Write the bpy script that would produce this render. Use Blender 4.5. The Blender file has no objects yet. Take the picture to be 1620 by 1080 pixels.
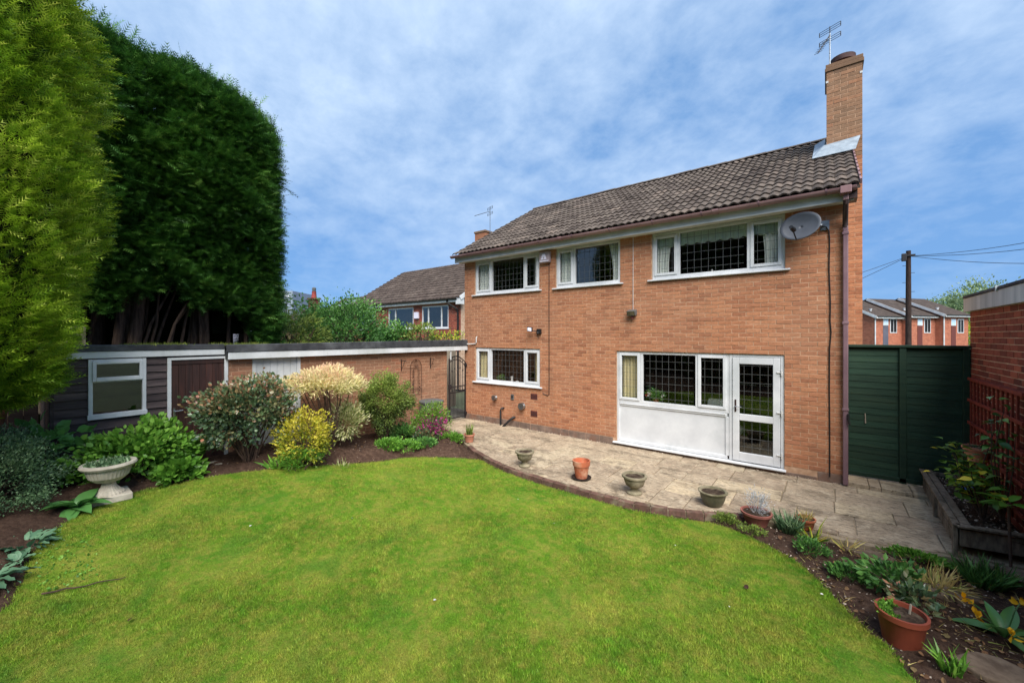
import bpy, math, random
import numpy as np
from mathutils import Vector, Matrix
from mathutils.geometry import delaunay_2d_cdt

random.seed(7)
rng = np.random.default_rng(7)
scene = bpy.context.scene
col = scene.collection

# ---------------------------------------------------------------- camera
EYE = 2.35
cam_d = bpy.data.cameras.new('camera')
cam_d.sensor_width = 36.0
cam_d.lens = 634.0 / 1620.0 * 36.0
cam_d.shift_y = -9.0 / 1620.0
cam_d.clip_start = 0.05
cam_d.clip_end = 2000.0
cam = bpy.data.objects.new('camera', cam_d)
col.objects.link(cam)
CAM_A = math.radians(38.093)
cam.location = (0, 0, EYE)
cam.rotation_euler = (math.radians(90), 0, CAM_A)
scene.camera = cam
CS, CC = math.sin(CAM_A), math.cos(CAM_A)

# ---------------------------------------------------------------- sky, sun, exposure
SUN = Vector((0.60, -0.56, 0.95)).normalized()
world = bpy.data.worlds.new('World')
scene.world = world
world.use_nodes = True
nt = world.node_tree
nt.nodes.clear()
def wn(t, **k):
    n = nt.nodes.new(t)
    for a, b in k.items():
        setattr(n, a, b)
    return n
out = wn('ShaderNodeOutputWorld'); bg = wn('ShaderNodeBackground')
sky = wn('ShaderNodeTexSky', sky_type='NISHITA', sun_disc=False)
sky.sun_elevation = math.asin(SUN.z)
sky.sun_rotation = math.atan2(SUN.x, SUN.y)
sky.air_density = 1.0; sky.dust_density = 0.0; sky.ozone_density = 1.0
tc = wn('ShaderNodeTexCoord'); sep = wn('ShaderNodeSeparateXYZ')
nt.links.new(tc.outputs['Generated'], sep.inputs[0])
zc = wn('ShaderNodeMath', operation='MAXIMUM'); zc.inputs[1].default_value = 0.0
nt.links.new(sep.outputs['Z'], zc.inputs[0])
za = wn('ShaderNodeMath', operation='ADD'); za.inputs[1].default_value = 0.34
nt.links.new(zc.outputs[0], za.inputs[0])
dx = wn('ShaderNodeMath', operation='DIVIDE'); dy = wn('ShaderNodeMath', operation='DIVIDE')
for d, ax in ((dx, 'X'), (dy, 'Y')):
    nt.links.new(sep.outputs[ax], d.inputs[0]); nt.links.new(za.outputs[0], d.inputs[1])
cmb = wn('ShaderNodeCombineXYZ')
nt.links.new(dx.outputs[0], cmb.inputs[0]); nt.links.new(dy.outputs[0], cmb.inputs[1])
mp = wn('ShaderNodeMapping'); mp.inputs['Location'].default_value = (3.1, 1.7, 0)
mp.inputs['Rotation'].default_value = (0, 0, math.radians(25)); mp.inputs['Scale'].default_value = (1.0, 1.05, 1)
nt.links.new(cmb.outputs[0], mp.inputs[0])
n1 = wn('ShaderNodeTexNoise'); n1.inputs['Scale'].default_value = 0.95; n1.inputs['Detail'].default_value = 5
n1.inputs['Roughness'].default_value = 0.52; n1.inputs['Distortion'].default_value = 0.25
n2 = wn('ShaderNodeTexNoise'); n2.inputs['Scale'].default_value = 7.0; n2.inputs['Detail'].default_value = 9
n2.inputs['Roughness'].default_value = 0.62; n2.inputs['Distortion'].default_value = 0.1
for n in (n1, n2):
    nt.links.new(mp.outputs[0], n.inputs['Vector'])
w2 = wn('ShaderNodeMath', operation='MULTIPLY_ADD'); w2.inputs[1].default_value = 0.36
nt.links.new(n2.outputs['Fac'], w2.inputs[0])
w1 = wn('ShaderNodeMath', operation='MULTIPLY'); w1.inputs[1].default_value = 0.64
nt.links.new(n1.outputs['Fac'], w1.inputs[0]); nt.links.new(w1.outputs[0], w2.inputs[2])
rmp = wn('ShaderNodeValToRGB')
rmp.color_ramp.elements[0].position = 0.37; rmp.color_ramp.elements[0].color = (0.03, 0.03, 0.03, 1)
rmp.color_ramp.elements[1].position = 0.63; rmp.color_ramp.elements[1].color = (0.92, 0.92, 0.92, 1)
nt.links.new(w2.outputs[0], rmp.inputs[0])
# clouds thin out in the clear band near the horizon
hz = wn('ShaderNodeMapRange'); hz.inputs['From Min'].default_value = 0.02; hz.inputs['From Max'].default_value = 0.42
hz.inputs['To Min'].default_value = 0.22; hz.inputs['To Max'].default_value = 1.0
nt.links.new(sep.outputs['Z'], hz.inputs['Value'])
cf = wn('ShaderNodeMath', operation='MULTIPLY')
nt.links.new(rmp.outputs['Color'], cf.inputs[0]); nt.links.new(hz.outputs[0], cf.inputs[1])
SKY_TINT = (0.36, 0.58, 0.98, 1)
BLUE = (1.15, 2.4, 4.5, 1)     # even blue of thin high haze
CLOUD = (4.0, 5.05, 6.5, 1)
tint = wn('ShaderNodeMix', data_type='RGBA', blend_type='MULTIPLY'); tint.inputs[0].default_value = 1.0
nt.links.new(sky.outputs[0], tint.inputs[6]); tint.inputs[7].default_value = SKY_TINT
mixc = wn('ShaderNodeMix', data_type='RGBA'); mixc.inputs[7].default_value = CLOUD
hazm = wn('ShaderNodeMix', data_type='RGBA'); hazm.inputs[0].default_value = 0.85; hazm.inputs[7].default_value = BLUE
nt.links.new(tint.outputs[2], hazm.inputs[6])
nt.links.new(cf.outputs[0], mixc.inputs[0]); nt.links.new(hazm.outputs[2], mixc.inputs[6])
nt.links.new(mixc.outputs[2], bg.inputs['Color'])
bg.inputs['Strength'].default_value = 0.072
nt.links.new(bg.outputs[0], out.inputs[0])

sun_d = bpy.data.lights.new('sun', 'SUN')
sun_d.energy = 3.0; sun_d.angle = math.radians(46); sun_d.color = (1.0, 0.95, 0.88)
sun_o = bpy.data.objects.new('sun', sun_d)
sun_o.rotation_euler = SUN.to_track_quat('Z', 'Y').to_euler()
sun_o.location = (10, -12, 20)
col.objects.link(sun_o)

scene.view_settings.view_transform = 'Standard'
scene.view_settings.look = 'None'
scene.view_settings.gamma = 1.0
scene.view_settings.exposure = 1.26
scene.view_settings.use_curve_mapping = False
scene.cycles.use_denoising = True
scene.cycles.max_bounces = 8
scene.cycles.transparent_max_bounces = 12

# ---------------------------------------------------------------- helpers
def lin(r, g, b):
    f = lambda c: (c / 12.92 if c <= 0.04045 else ((c + 0.055) / 1.055) ** 2.4)
    return (f(r / 255), f(g / 255), f(b / 255), 1)

class NT:
    def __init__(s, name):
        s.m = bpy.data.materials.new(name); s.m.use_nodes = True
        s.t = s.m.node_tree; s.t.nodes.clear()
        s.out = s.n('ShaderNodeOutputMaterial'); s.p = s.n('ShaderNodeBsdfPrincipled')
        s.l(s.p.outputs[0], s.out.inputs[0])
        s.pos = s.n('ShaderNodeNewGeometry').outputs['Position']
    def n(s, t, **k):
        x = s.t.nodes.new(t)
        for a, b in k.items():
            setattr(x, a, b)
        return x
    def l(s, a, b): s.t.links.new(a, b)
    def noise(s, scale, detail=5, rough=0.55, stretch=None, dist=0.0):
        x = s.n('ShaderNodeTexNoise'); x.inputs['Scale'].default_value = scale
        x.inputs['Detail'].default_value = detail; x.inputs['Roughness'].default_value = rough
        x.inputs['Distortion'].default_value = dist
        v = s.pos
        if stretch:
            m = s.n('ShaderNodeMapping'); m.inputs['Scale'].default_value = stretch
            s.l(s.pos, m.inputs[0]); v = m.outputs[0]
        s.l(v, x.inputs['Vector'])
        return x.outputs['Fac']
    def ramp(s, fac, stops, interp='LINEAR'):
        r = s.n('ShaderNodeValToRGB'); r.color_ramp.interpolation = interp
        e = r.color_ramp.elements
        e[0].position, e[0].color = stops[0]
        e[1].position, e[1].color = stops[-1]
        for p, c in stops[1:-1]:
            q = e.new(p); q.color = c
        s.l(fac, r.inputs[0])
        return r.outputs['Color']
    def mix(s, fac, a, b, mode='MIX'):
        x = s.n('ShaderNodeMix', data_type='RGBA', blend_type=mode)
        for i, v in ((0, fac), (6, a), (7, b)):
            if hasattr(v, 'is_linked'): s.l(v, x.inputs[i])
            else: x.inputs[i].default_value = v
        return x.outputs[2]
    def tone(s):
        a = s.n('ShaderNodeAttribute'); a.attribute_name = 'tone'
        return a.outputs['Fac']
    def bump(s, h, strength=0.3, dist=0.01):
        b = s.n('ShaderNodeBump'); b.inputs['Strength'].default_value = strength
        b.inputs['Distance'].default_value = dist
        s.l(h, b.inputs['Height']); s.l(b.outputs[0], s.p.inputs['Normal'])
    def done(s, color, rough=0.7, spec=0.4, metal=0.0):
        if hasattr(color, 'is_linked'): s.l(color, s.p.inputs['Base Color'])
        else: s.p.inputs['Base Color'].default_value = color
        s.p.inputs['Roughness'].default_value = rough
        s.p.inputs['Specular IOR Level'].default_value = spec
        s.p.inputs['Metallic'].default_value = metal
        return s.m

G = lambda v: (v, v, v, 1)
def mat(name, c1, c2=None, scale=6, rough=0.7, bump=0.0, bscale=40, spec=0.4, metal=0.0, stretch=None,
        c3=None, dist=0.004, tone=0.0, lo=0.35, hi=0.65):
    k = NT(name)
    if c2 is None: c2 = tuple(0.8 * v for v in c1[:3]) + (1,)
    c = k.ramp(k.noise(scale, 7, 0.6, stretch), [(lo, c1), (hi, c2)])
    if c3 is not None:
        c = k.mix(k.ramp(k.noise(scale * 0.35, 6, 0.65, stretch, 0.3), [(0.5, G(0)), (0.66, G(1))]), c, c3)
    if tone:
        c = k.mix(1.0, c, k.ramp(k.tone(), [(0.0, G(1 - tone)), (1.0, G(1 + tone))]), 'MULTIPLY')
    if bump: k.bump(k.noise(bscale, 6, 0.65, stretch), bump, dist)
    return k.done(c, rough, spec, metal)

def leafmat(name, cols, rough=0.45, transl=0.3, spec=0.35):
    k = NT(name)
    n = len(cols)
    c = k.ramp(k.tone(), [(i / (n - 1), q) for i, q in enumerate(cols)])
    c = k.mix(0.35, c, k.ramp(k.noise(2.2, 4), [(0.3, G(0.55)), (0.7, G(1.35))]), 'MULTIPLY')
    k.done(c, rough, spec)
    t = k.n('ShaderNodeBsdfTranslucent'); k.l(c, t.inputs[0])
    m = k.n('ShaderNodeMixShader'); m.inputs[0].default_value = transl
    k.l(k.p.outputs[0], m.inputs[1]); k.l(t.outputs[0], m.inputs[2]); k.l(m.outputs[0], k.out.inputs[0])
    return k.m

def brickmat(name, cols, stain, scored=True):
    k = NT(name)
    n = len(cols)
    c = k.ramp(k.tone(), [(i / (n - 1), q) for i, q in enumerate(cols)])
    c = k.mix(0.55, c, k.ramp(k.noise(28, 7, 0.7), [(0.25, G(0.55)), (0.75, G(1.4))]), 'MULTIPLY')
    c = k.mix(0.5, c, k.ramp(k.noise(60, 4, 0.6, (0.25, 0.25, 2.2)), [(0.3, G(0.6)), (0.7, G(1.35))]), 'MULTIPLY')
    c = k.mix(k.ramp(k.noise(0.9, 6, 0.65), [(0.48, G(0)), (0.72, G(0.5))]), c, stain)
    c = k.mix(k.ramp(k.noise(1.6, 7, 0.7, (2.2, 2.2, 0.35)), [(0.52, G(0)), (0.70, G(0.38))]), c, tuple(0.6 * v for v in stain[:3]) + (1,))   # rain streaks
    sx = k.n('ShaderNodeSeparateXYZ'); k.l(k.pos, sx.inputs[0])
    ad = k.n('ShaderNodeMath', operation='MULTIPLY_ADD'); ad.inputs[1].default_value = -1.5; k.l(sx.outputs['Z'], ad.inputs[0]); k.l(k.noise(1.7, 6, 0.7), ad.inputs[2])
    c = k.mix(k.ramp(ad.outputs[0], [(0.0, G(0)), (0.55, G(0.45))]), c, tuple(0.55 * v for v in stain[:3]) + (1,))   # damp staining near the ground
    k.bump(k.noise(70, 6, 0.7, (0.5, 0.5, 1.6)), 0.4, 0.004)
    return k.done(c, 0.88, 0.2)

ORG = {}
def org(o):
    return ORG.get(o.name, (0, 0, 0)) if o else (0, 0, 0)

def link(o, parent=None):
    col.objects.link(o)
    if parent is not None:
        o.parent = parent
        ORG[o.name] = org(parent)
    return o

def tag(o, label, cat, group=None, kind=None):
    if label: o['label'] = label
    if cat: o['category'] = cat
    if group: o['group'] = group
    if kind: o['kind'] = kind
    return o

def thing(name, label, cat, loc=(0, 0, 0), group=None):
    o = bpy.data.objects.new(name, None); o.empty_display_size = 0.2
    o.location = loc; col.objects.link(o); ORG[o.name] = tuple(loc)
    return tag(o, label, cat, group)

def mesh_np(name, V, F, tone=None, smooth=False):
    V = np.asarray(V, dtype=np.float32); F = np.asarray(F, dtype=np.int32)
    me = bpy.data.meshes.new(name)
    me.vertices.add(len(V)); me.vertices.foreach_set('co', V.ravel())
    k = F.shape[1]
    me.loops.add(F.size); me.loops.foreach_set('vertex_index', F.ravel())
    me.polygons.add(len(F)); me.polygons.foreach_set('loop_start', np.arange(0, F.size, k, dtype=np.int32))
    me.update(calc_edges=True); me.validate()
    if smooth:
        me.polygons.foreach_set('use_smooth', np.ones(len(me.polygons), dtype=bool))
    else:
        me.shade_flat()
    if tone is not None:
        a = me.attributes.new('tone', 'FLOAT', 'POINT'); a.data.foreach_set('value', np.asarray(tone, dtype=np.float32))
    return me

def obj_np(name, V, F, m, parent=None, tone=None, smooth=False, label=None, cat=None, group=None, kind=None):
    V = np.asarray(V, dtype=np.float32) - np.array(org(parent), dtype=np.float32)
    me = mesh_np(name, V, F, tone, smooth); me.materials.append(m)
    o = link(bpy.data.objects.new(name, me), parent)
    return tag(o, label, cat, group, kind)

class MB:
    """collects simple solids in world coordinates and links them as one mesh"""
    def __init__(s): s.v = []; s.f = []
    def add(s, vs, fs):
        b = len(s.v); s.v += [tuple(p) for p in vs]; s.f += [tuple(b + i for i in f) for f in fs]; return s
    def box(s, x0, x1, y0, y1, z0, z1):
        return s.add([(x0, y0, z0), (x1, y0, z0), (x1, y1, z0), (x0, y1, z0), (x0, y0, z1), (x1, y0, z1), (x1, y1, z1), (x0, y1, z1)],
                     [(0, 3, 2, 1), (4, 5, 6, 7), (0, 1, 5, 4), (1, 2, 6, 5), (2, 3, 7, 6), (3, 0, 4, 7)])
    def hexa(s, p):   # 8 points: bottom ring, top ring
        return s.add(p, [(0, 3, 2, 1), (4, 5, 6, 7), (0, 1, 5, 4), (1, 2, 6, 5), (2, 3, 7, 6), (3, 0, 4, 7)])
    def bar(s, a, b, w, h, up=(0, 0, 1)):
        a = Vector(a); b = Vector(b); d = (b - a).normalized(); u = Vector(up)
        if abs(d.dot(u)) > 0.98: u = Vector((0, 1, 0))
        x = d.cross(u).normalized() * (w / 2); y = x.cross(d).normalized() * (h / 2)
        return s.add([a - x - y, a + x - y, a + x + y, a - x + y, b - x - y, b + x - y, b + x + y, b - x + y],
                     [(0, 3, 2, 1), (4, 5, 6, 7), (0, 1, 5, 4), (1, 2, 6, 5), (2, 3, 7, 6), (3, 0, 4, 7)])
    def tube(s, pts, r, n=8, cap=True):
        pts = [Vector(p) for p in pts]
        rs = r if hasattr(r, '__len__') else [r] * len(pts)
        rings = []; ref = None
        for i, p in enumerate(pts):
            d = (pts[min(i + 1, len(pts) - 1)] - pts[max(i - 1, 0)]).normalized()
            if ref is None:
                ref = Vector((0, 0, 1)) if abs(d.z) < 0.9 else Vector((1, 0, 0))
            x = d.cross(ref).normalized(); y = d.cross(x).normalized(); ref = -y if False else ref
            if abs(d.dot(ref)) > 0.97: ref = Vector((0.3, 1, 0.2)).normalized(); x = d.cross(ref).normalized(); y = d.cross(x).normalized()
            rings.append([p + (x * math.cos(2 * math.pi * k / n) + y * math.sin(2 * math.pi * k / n)) * rs[i] for k in range(n)])
        vs = [q for rg in rings for q in rg]; fs = []
        for i in range(len(rings) - 1):
            for k in range(n):
                fs.append((i * n + k, i * n + (k + 1) % n, (i + 1) * n + (k + 1) % n, (i + 1) * n + k))
        if cap:
            fs.append(tuple(range(n - 1, -1, -1))); fs.append(tuple((len(rings) - 1) * n + k for k in range(n)))
        return s.add(vs, fs)
    def lathe(s, prof, c, n=32, flute=0.0, sq=0):
        c = Vector(c); vs = []; fs = []
        for r, z in prof:
            for k in range(n):
                a = 2 * math.pi * k / n
                q = r * (1 + (flute if k % 2 else 0) * 1.0)
                vs.append((c.x + q * math.cos(a), c.y + q * math.sin(a), c.z + z))
        for i in range(len(prof) - 1):
            for k in range(n):
                fs.append((i * n + k, i * n + (k + 1) % n, (i + 1) * n + (k + 1) % n, (i + 1) * n + k))
        if prof[0][0] > 1e-4: fs.append(tuple(range(n - 1, -1, -1)))
        if prof[-1][0] > 1e-4: fs.append(tuple((len(prof) - 1) * n + k for k in range(n)))
        return s.add(vs, fs)
    def obj(s, name, m, parent=None, bevel=0.0, smooth=False, label=None, cat=None, group=None, kind=None, seg=2):
        ox, oy, oz = org(parent)
        me = bpy.data.meshes.new(name)
        me.from_pydata([(x - ox, y - oy, z - oz) for x, y, z in s.v], [], s.f); me.update()
        me.materials.append(m)
        if smooth:
            me.polygons.foreach_set('use_smooth', np.ones(len(me.polygons), dtype=bool))
            try: me.set_sharp_from_angle(angle=math.radians(40))
            except Exception: pass
        o = link(bpy.data.objects.new(name, me), parent)
        if bevel:
            b = o.modifiers.new('bevel', 'BEVEL'); b.width = bevel; b.segments = seg; b.limit_method = 'ANGLE'
        return tag(o, label, cat, group, kind)

def inst(name, me, parent, loc, scale=(1, 1, 1), rot=(0, 0, 0)):
    """one more object that shares mesh data"""
    o = bpy.data.objects.new(name, me); col.objects.link(o)
    ox, oy, oz = org(parent)
    o.parent = parent; o.location = (loc[0] - ox, loc[1] - oy, loc[2] - oz); o.scale = scale; o.rotation_euler = rot
    return o

def depth(x, y): return -CS * x + CC * y
def sstep(t):
    t = np.clip(t, 0, 1); return t * t * (3 - 2 * t)
def ground(x, y):
    """lie of the garden: flat by the patio, rising gently towards the shed"""
    return -0.07 + 0.32 * sstep((-x - 3.5) / 4.0) * sstep((6.2 - y) / 4.2)

# ---------------------------------------------------------------- leaf scattering
def T(v, f): return np.array(v, dtype=np.float32), np.array(f, dtype=np.int32)
LEAF = T([(0, 0, 0), (.26, .45, .07), (0, 1, -.04), (-.26, .45, .07)], [(0, 1, 2), (0, 2, 3)])
ROUND = T([(0, 0, 0), (.3, .25, .06), (.33, .62, .06), (0, 1, -.06), (-.33, .62, .06), (-.3, .25, .06), (0, .45, 0)],
          [(0, 1, 6), (1, 2, 6), (2, 3, 6), (3, 4, 6), (4, 5, 6), (5, 0, 6)])
LANCE = T([(0, 0, 0), (.10, .5, .03), (0, 1, -.12), (-.10, .5, .03)], [(0, 1, 2), (0, 2, 3)])
BLADE = T([(-.05, 0, 0), (.05, 0, 0), (.0, 1, .12)], [(0, 1, 2)])
ARCH = T([(-.035, 0, 0), (.035, 0, 0), (.03, .5, .0), (-.03, .5, .0), (0, 1, -.25)], [(0, 1, 2), (0, 2, 3), (3, 2, 4)])
def _frond():
    v = [(-.012, 0, 0), (.012, 0, 0), (0, 1, -.10)]; f = [(0, 1, 2)]
    for i in range(5):
        y = .1 + i * .17; L = .34 * (1 - .62 * (i / 5)); z = -.10 * y * y
        for sg in (-1, 1):
            b = len(v)
            v += [(0, y, z), (0, y + .11, z), (sg * L, y + L * .95, z - .04 * sg * (1 if i % 2 else -1) + .02)]; f.append((b, b + 1, b + 2))
    return T(v, f)
FROND = _frond()
def _frond2():
    v = [(-.02, 0, 0), (.02, 0, 0), (0, 1, -.08)]; f = [(0, 1, 2)]
    for i in range(3):
        y = .12 + i * .25; L = .40 * (1 - .55 * (i / 3)); z = -.08 * y * y
        for sg in (-1, 1):
            b = len(v); v += [(0, y, z), (0, y + .17, z), (sg * L, y + L * .9, z + .03)]; f.append((b, b + 1, b + 2))
    return T(v, f)
FROND2 = _frond2()
def _frond3():
    v = [(-.014, 0, 0), (.014, 0, 0), (0, 1, -.16)]; f = [(0, 1, 2)]
    for i in range(4):
        y = .10 + i * .2; L = .42 * (1 - .5 * (i / 4)); z = -.16 * y * y
        for sg in (-1, 1):
            b = len(v); v += [(0, y, z), (0, y + .085, z), (sg * L * .62, y + L * .8, z - .05 * L)]; f.append((b, b + 1, b + 2))
    return T(v, f)
FROND3 = _frond3()

def unit(a): return a / np.maximum(np.linalg.norm(a, axis=-1, keepdims=True), 1e-6)
def scatter(P, D, size, templ, tone, flat=0.0):
    """leaf template on points P along directions D; flat pulls the blade faces level"""
    tv, tf = templ; n = len(P)
    D = unit(D); R = rng.normal(size=(n, 3)); R[:, 2] = R[:, 2] * (1 - flat) + flat * 3.0 * (1 if flat else 0)
    X = unit(np.cross(D, R)); Z = np.cross(X, D)
    size = np.broadcast_to(np.asarray(size, dtype=np.float32), (n,))
    V = P[:, None, :] + size[:, None, None] * (tv[None, :, 0, None] * X[:, None, :] + tv[None, :, 1, None] * D[:, None, :] + tv[None, :, 2, None] * Z[:, None, :])
    F = tf[None] + (np.arange(n) * len(tv))[:, None, None]
    return V.reshape(-1, 3), F.reshape(-1, tf.shape[1]), np.repeat(np.asarray(tone), len(tv))

def sphere_dirs(n, up=-1.0):
    d = unit(rng.normal(size=(int(n * 2.4) + 20, 3)))
    d = d[d[:, 2] > up][:n]
    return d

def crown_points(c, r, n, clumps=50, spread=0.22, shell=0.55, up=-1.0, lump=0.18):
    """points gathered in clumps through the outer part of an uneven ellipsoid"""
    c = np.array(c); r = np.array(r)
    cd = sphere_dirs(clumps, up); k = len(cd)
    ph = rng.uniform(0, 6.28, 6)
    lum = 1 + lump * (np.sin(cd[:, 0] * 5 + ph[0]) + np.sin(cd[:, 1] * 6 + ph[1]) + np.sin(cd[:, 2] * 5 + ph[2])) / 1.8
    cr = lum * (shell + (1 - shell) * rng.random(k) ** 0.5)
    cc = cd * cr[:, None]
    idx = rng.integers(0, k, n)
    q = cc[idx] + rng.normal(size=(n, 3)) * spread
    return c + q * r, unit(q * r), idx, k

def tri_count(): return sum(len(m.loop_triangles) if False else len(m.polygons) for m in bpy.data.meshes)
# ---------------------------------------------------------------- materials
M = {}
M['brick'] = brickmat('orange brick', [lin(146, 97, 72), lin(160, 107, 79), lin(168, 114, 84), lin(173, 119, 87), lin(180, 127, 95), lin(163, 109, 82)], lin(156, 116, 92))
M['brick_old'] = brickmat('weathered chimney brick', [lin(120, 94, 74), lin(138, 106, 82), lin(150, 114, 88), lin(156, 110, 82)], lin(122, 110, 94))
M['brick_garage'] = brickmat('garage brick', [lin(130, 92, 70), lin(146, 106, 82), lin(156, 114, 88), lin(162, 108, 82)], lin(140, 112, 92))
M['brick_red'] = brickmat('red brick', [lin(92, 52, 46), lin(118, 62, 52), lin(138, 72, 58), lin(150, 80, 64), lin(164, 92, 72)], lin(120, 70, 60))
M['mortar'] = mat('mortar', lin(196, 162, 134), lin(166, 132, 106), 9, 0.95, 0.4, 80, 0.1)
M['mortar_red'] = mat('pale mortar', lin(196, 170, 148), lin(166, 138, 116), 9, 0.95, 0.4, 80, 0.1)
M['plinth'] = mat('plinth concrete', lin(132, 112, 100), lin(98, 84, 76), 6, 0.95, 0.6, 50, 0.1, c3=lin(120, 86, 70))
M['upvc'] = mat('white upvc', lin(213, 215, 217), lin(198, 200, 203), 3, 0.34, 0.05, 6, 0.4, c3=lin(186, 190, 192))
M['white_paint'] = mat('white paint', lin(211, 213, 215), lin(190, 193, 194), 2.5, 0.5, 0.15, 30, 0.3, c3=lin(179, 182, 180))
M['soffit'] = mat('soffit paint', lin(214, 212, 200), lin(184, 182, 166), 3, 0.6, 0.1, 30, 0.3)
M['lead'] = mat('lead came', lin(96, 98, 98), lin(74, 76, 76), 30, 0.4, 0, 1, 0.5)
M['gutter'] = mat('faded brown plastic', lin(156, 126, 126), lin(130, 100, 102), 2.5, 0.45, 0.1, 40, 0.4)
M['pipe'] = mat('purple brown plastic', lin(124, 98, 104), lin(104, 80, 88), 2.5, 0.45, 0.1, 40, 0.4)
M['pole'] = mat('dark pole timber', lin(66, 54, 50), lin(44, 36, 34), 9, 0.9, 0.5, 24, 0.1, stretch=(3, 3, 0.4))
M['gutter_dark'] = mat('dark brown plastic', lin(58, 40, 38), lin(44, 32, 30), 4, 0.45)
M['flashing'] = mat('lead flashing', lin(150, 162, 172), lin(118, 130, 140), 7, 0.5, 0.4, 20, 0.4)
M['felt'] = mat('roof felt', lin(66, 67, 70), lin(44, 45, 48), 5, 0.9, 0.5, 60, 0.2, c3=lin(82, 84, 86))
k = NT('roof tile')
c = k.ramp(k.tone(), [(0, lin(66, 58, 53)), (0.35, lin(82, 73, 67)), (0.7, lin(94, 85, 78)), (1, lin(110, 98, 89))])
c = k.mix(0.7, c, k.ramp(k.noise(16, 7, 0.7), [(0.25, G(0.5)), (0.75, G(1.4))]), 'MULTIPLY')
c = k.mix(k.ramp(k.noise(9, 7, 0.75), [(0.58, G(0)), (0.70, G(0.75))]), c, lin(150, 142, 124))
c = k.mix(k.ramp(k.noise(5.5, 7, 0.8, None, 0.4), [(0.60, G(0)), (0.68, G(0.8))]), c, lin(54, 50, 36))
k.bump(k.noise(60, 6, 0.7), 0.5, 0.006)
M['tile'] = k.done(c, 0.92, 0.2)
M['tile_far'] = mat('far roof tile', lin(90, 78, 71), lin(64, 55, 50), 5, 0.92, 0.3, 30, 0.2, c3=lin(98, 87, 79), tone=0.3)
M['room'] = mat('room wall', lin(150, 134, 116), lin(128, 112, 96), 2, 0.9)
M['room_floor'] = mat('room floor', lin(70, 52, 40), lin(54, 40, 32), 3, 0.7)
def cloth(name, a, b):
    k = NT(name); c = k.ramp(k.noise(6, 4, 0.5, (6, 6, 0.3)), [(0.3, a), (0.7, b)])
    k.done(c, 0.9, 0.1)
    t = k.n('ShaderNodeBsdfTranslucent'); k.l(c, t.inputs[0]); m = k.n('ShaderNodeMixShader'); m.inputs[0].default_value = 0.25
    k.l(k.p.outputs[0], m.inputs[1]); k.l(t.outputs[0], m.inputs[2]); k.l(m.outputs[0], k.out.inputs[0]); return k.m
M['curtain_white'] = cloth('white curtain', lin(238, 242, 236), lin(216, 224, 216))
M['curtain_mint'] = cloth('pale green net', lin(206, 220, 206), lin(186, 204, 190))
M['curtain_cream'] = cloth('cream curtain', lin(232, 222, 178), lin(206, 194, 148))
def glass(name, tint=0.95, refl=0.30):
    k = NT(name); k.t.nodes.remove(k.p)
    tr = k.n('ShaderNodeBsdfTransparent'); tr.inputs[0].default_value = (tint, tint, tint, 1)
    gl = k.n('ShaderNodeBsdfGlossy'); gl.inputs['Roughness'].default_value = 0.01; gl.inputs[0].default_value = (0.9, 0.95, 0.95, 1)
    lw = k.n('ShaderNodeLayerWeight'); lw.inputs[0].default_value = 0.5
    pw = k.n('ShaderNodeMath', operation='POWER'); pw.inputs[1].default_value = 3.0; k.l(lw.outputs['Facing'], pw.inputs[0])
    mu = k.n('ShaderNodeMath', operation='MULTIPLY_ADD'); mu.inputs[1].default_value = 0.6; mu.inputs[2].default_value = 0.09; k.l(pw.outputs[0], mu.inputs[0])
    m = k.n('ShaderNodeMixShader'); k.l(mu.outputs[0], m.inputs[0]); k.l(tr.outputs[0], m.inputs[1]); k.l(gl.outputs[0], m.inputs[2])
    k.l(m.outputs[0], k.out.inputs[0]); return k.m
M['brick_far'] = None
k = NT('far brick'); bt = k.n('ShaderNodeTexBrick'); mpn = k.n('ShaderNodeMapping'); mpn.inputs['Rotation'].default_value = (math.radians(90), 0, 0); k.l(k.pos, mpn.inputs[0]); k.l(mpn.outputs[0], bt.inputs[0]); bt.inputs['Scale'].default_value = 2.2; bt.inputs['Color1'].default_value = lin(168, 100, 76); bt.inputs['Color2'].default_value = lin(142, 80, 62); bt.inputs['Mortar'].default_value = lin(184, 150, 126); bt.inputs['Mortar Size'].default_value = 0.012
M['brick_far'] = k.done(k.mix(0.5, bt.outputs['Color'], k.ramp(k.noise(3, 6), [(0.3, G(0.7)), (0.7, G(1.3))]), 'MULTIPLY'), 0.9, 0.2)
M['glass'] = glass('window glass')
M['metal_dark'] = mat('black wrought iron', lin(38, 34, 36), lin(26, 24, 26), 10, 0.5, 0.3, 80, 0.5)
M['metal_rust'] = mat('rusty iron', lin(74, 48, 38), lin(48, 32, 28), 20, 0.8, 0.4, 80, 0.3)
M['metal'] = mat('galvanised steel', lin(142, 150, 158), lin(116, 124, 132), 12, 0.4, 0.1, 60, 0.5, 0.6)
M['grey_dish'] = mat('grey dish', lin(84, 88, 96), lin(70, 74, 82), 4, 0.5, 0.05, 60, 0.4)
M['black'] = mat('black plastic', lin(30, 30, 32), lin(22, 22, 24), 8, 0.5)
M['grey_plastic'] = mat('grey plastic', lin(96, 98, 98), lin(76, 78, 78), 8, 0.5)
M['chrome'] = mat('chrome', lin(205, 205, 205), lin(180, 180, 180), 8, 0.2, 0, 1, 0.5, 0.9)
M['pvc_white'] = mat('white plastic', lin(203, 203, 201), lin(186, 186, 182), 8, 0.4)
M['alarm'] = mat('alarm box', lin(176, 160, 162), lin(150, 134, 138), 6, 0.5)
M['alarm_mark'] = mat('alarm mark', lin(226, 222, 236), lin(214, 210, 226), 6, 0.5)
M['vent'] = mat('red clay vent', lin(104, 54, 48), lin(84, 44, 40), 14, 0.85, 0.4)
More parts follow.
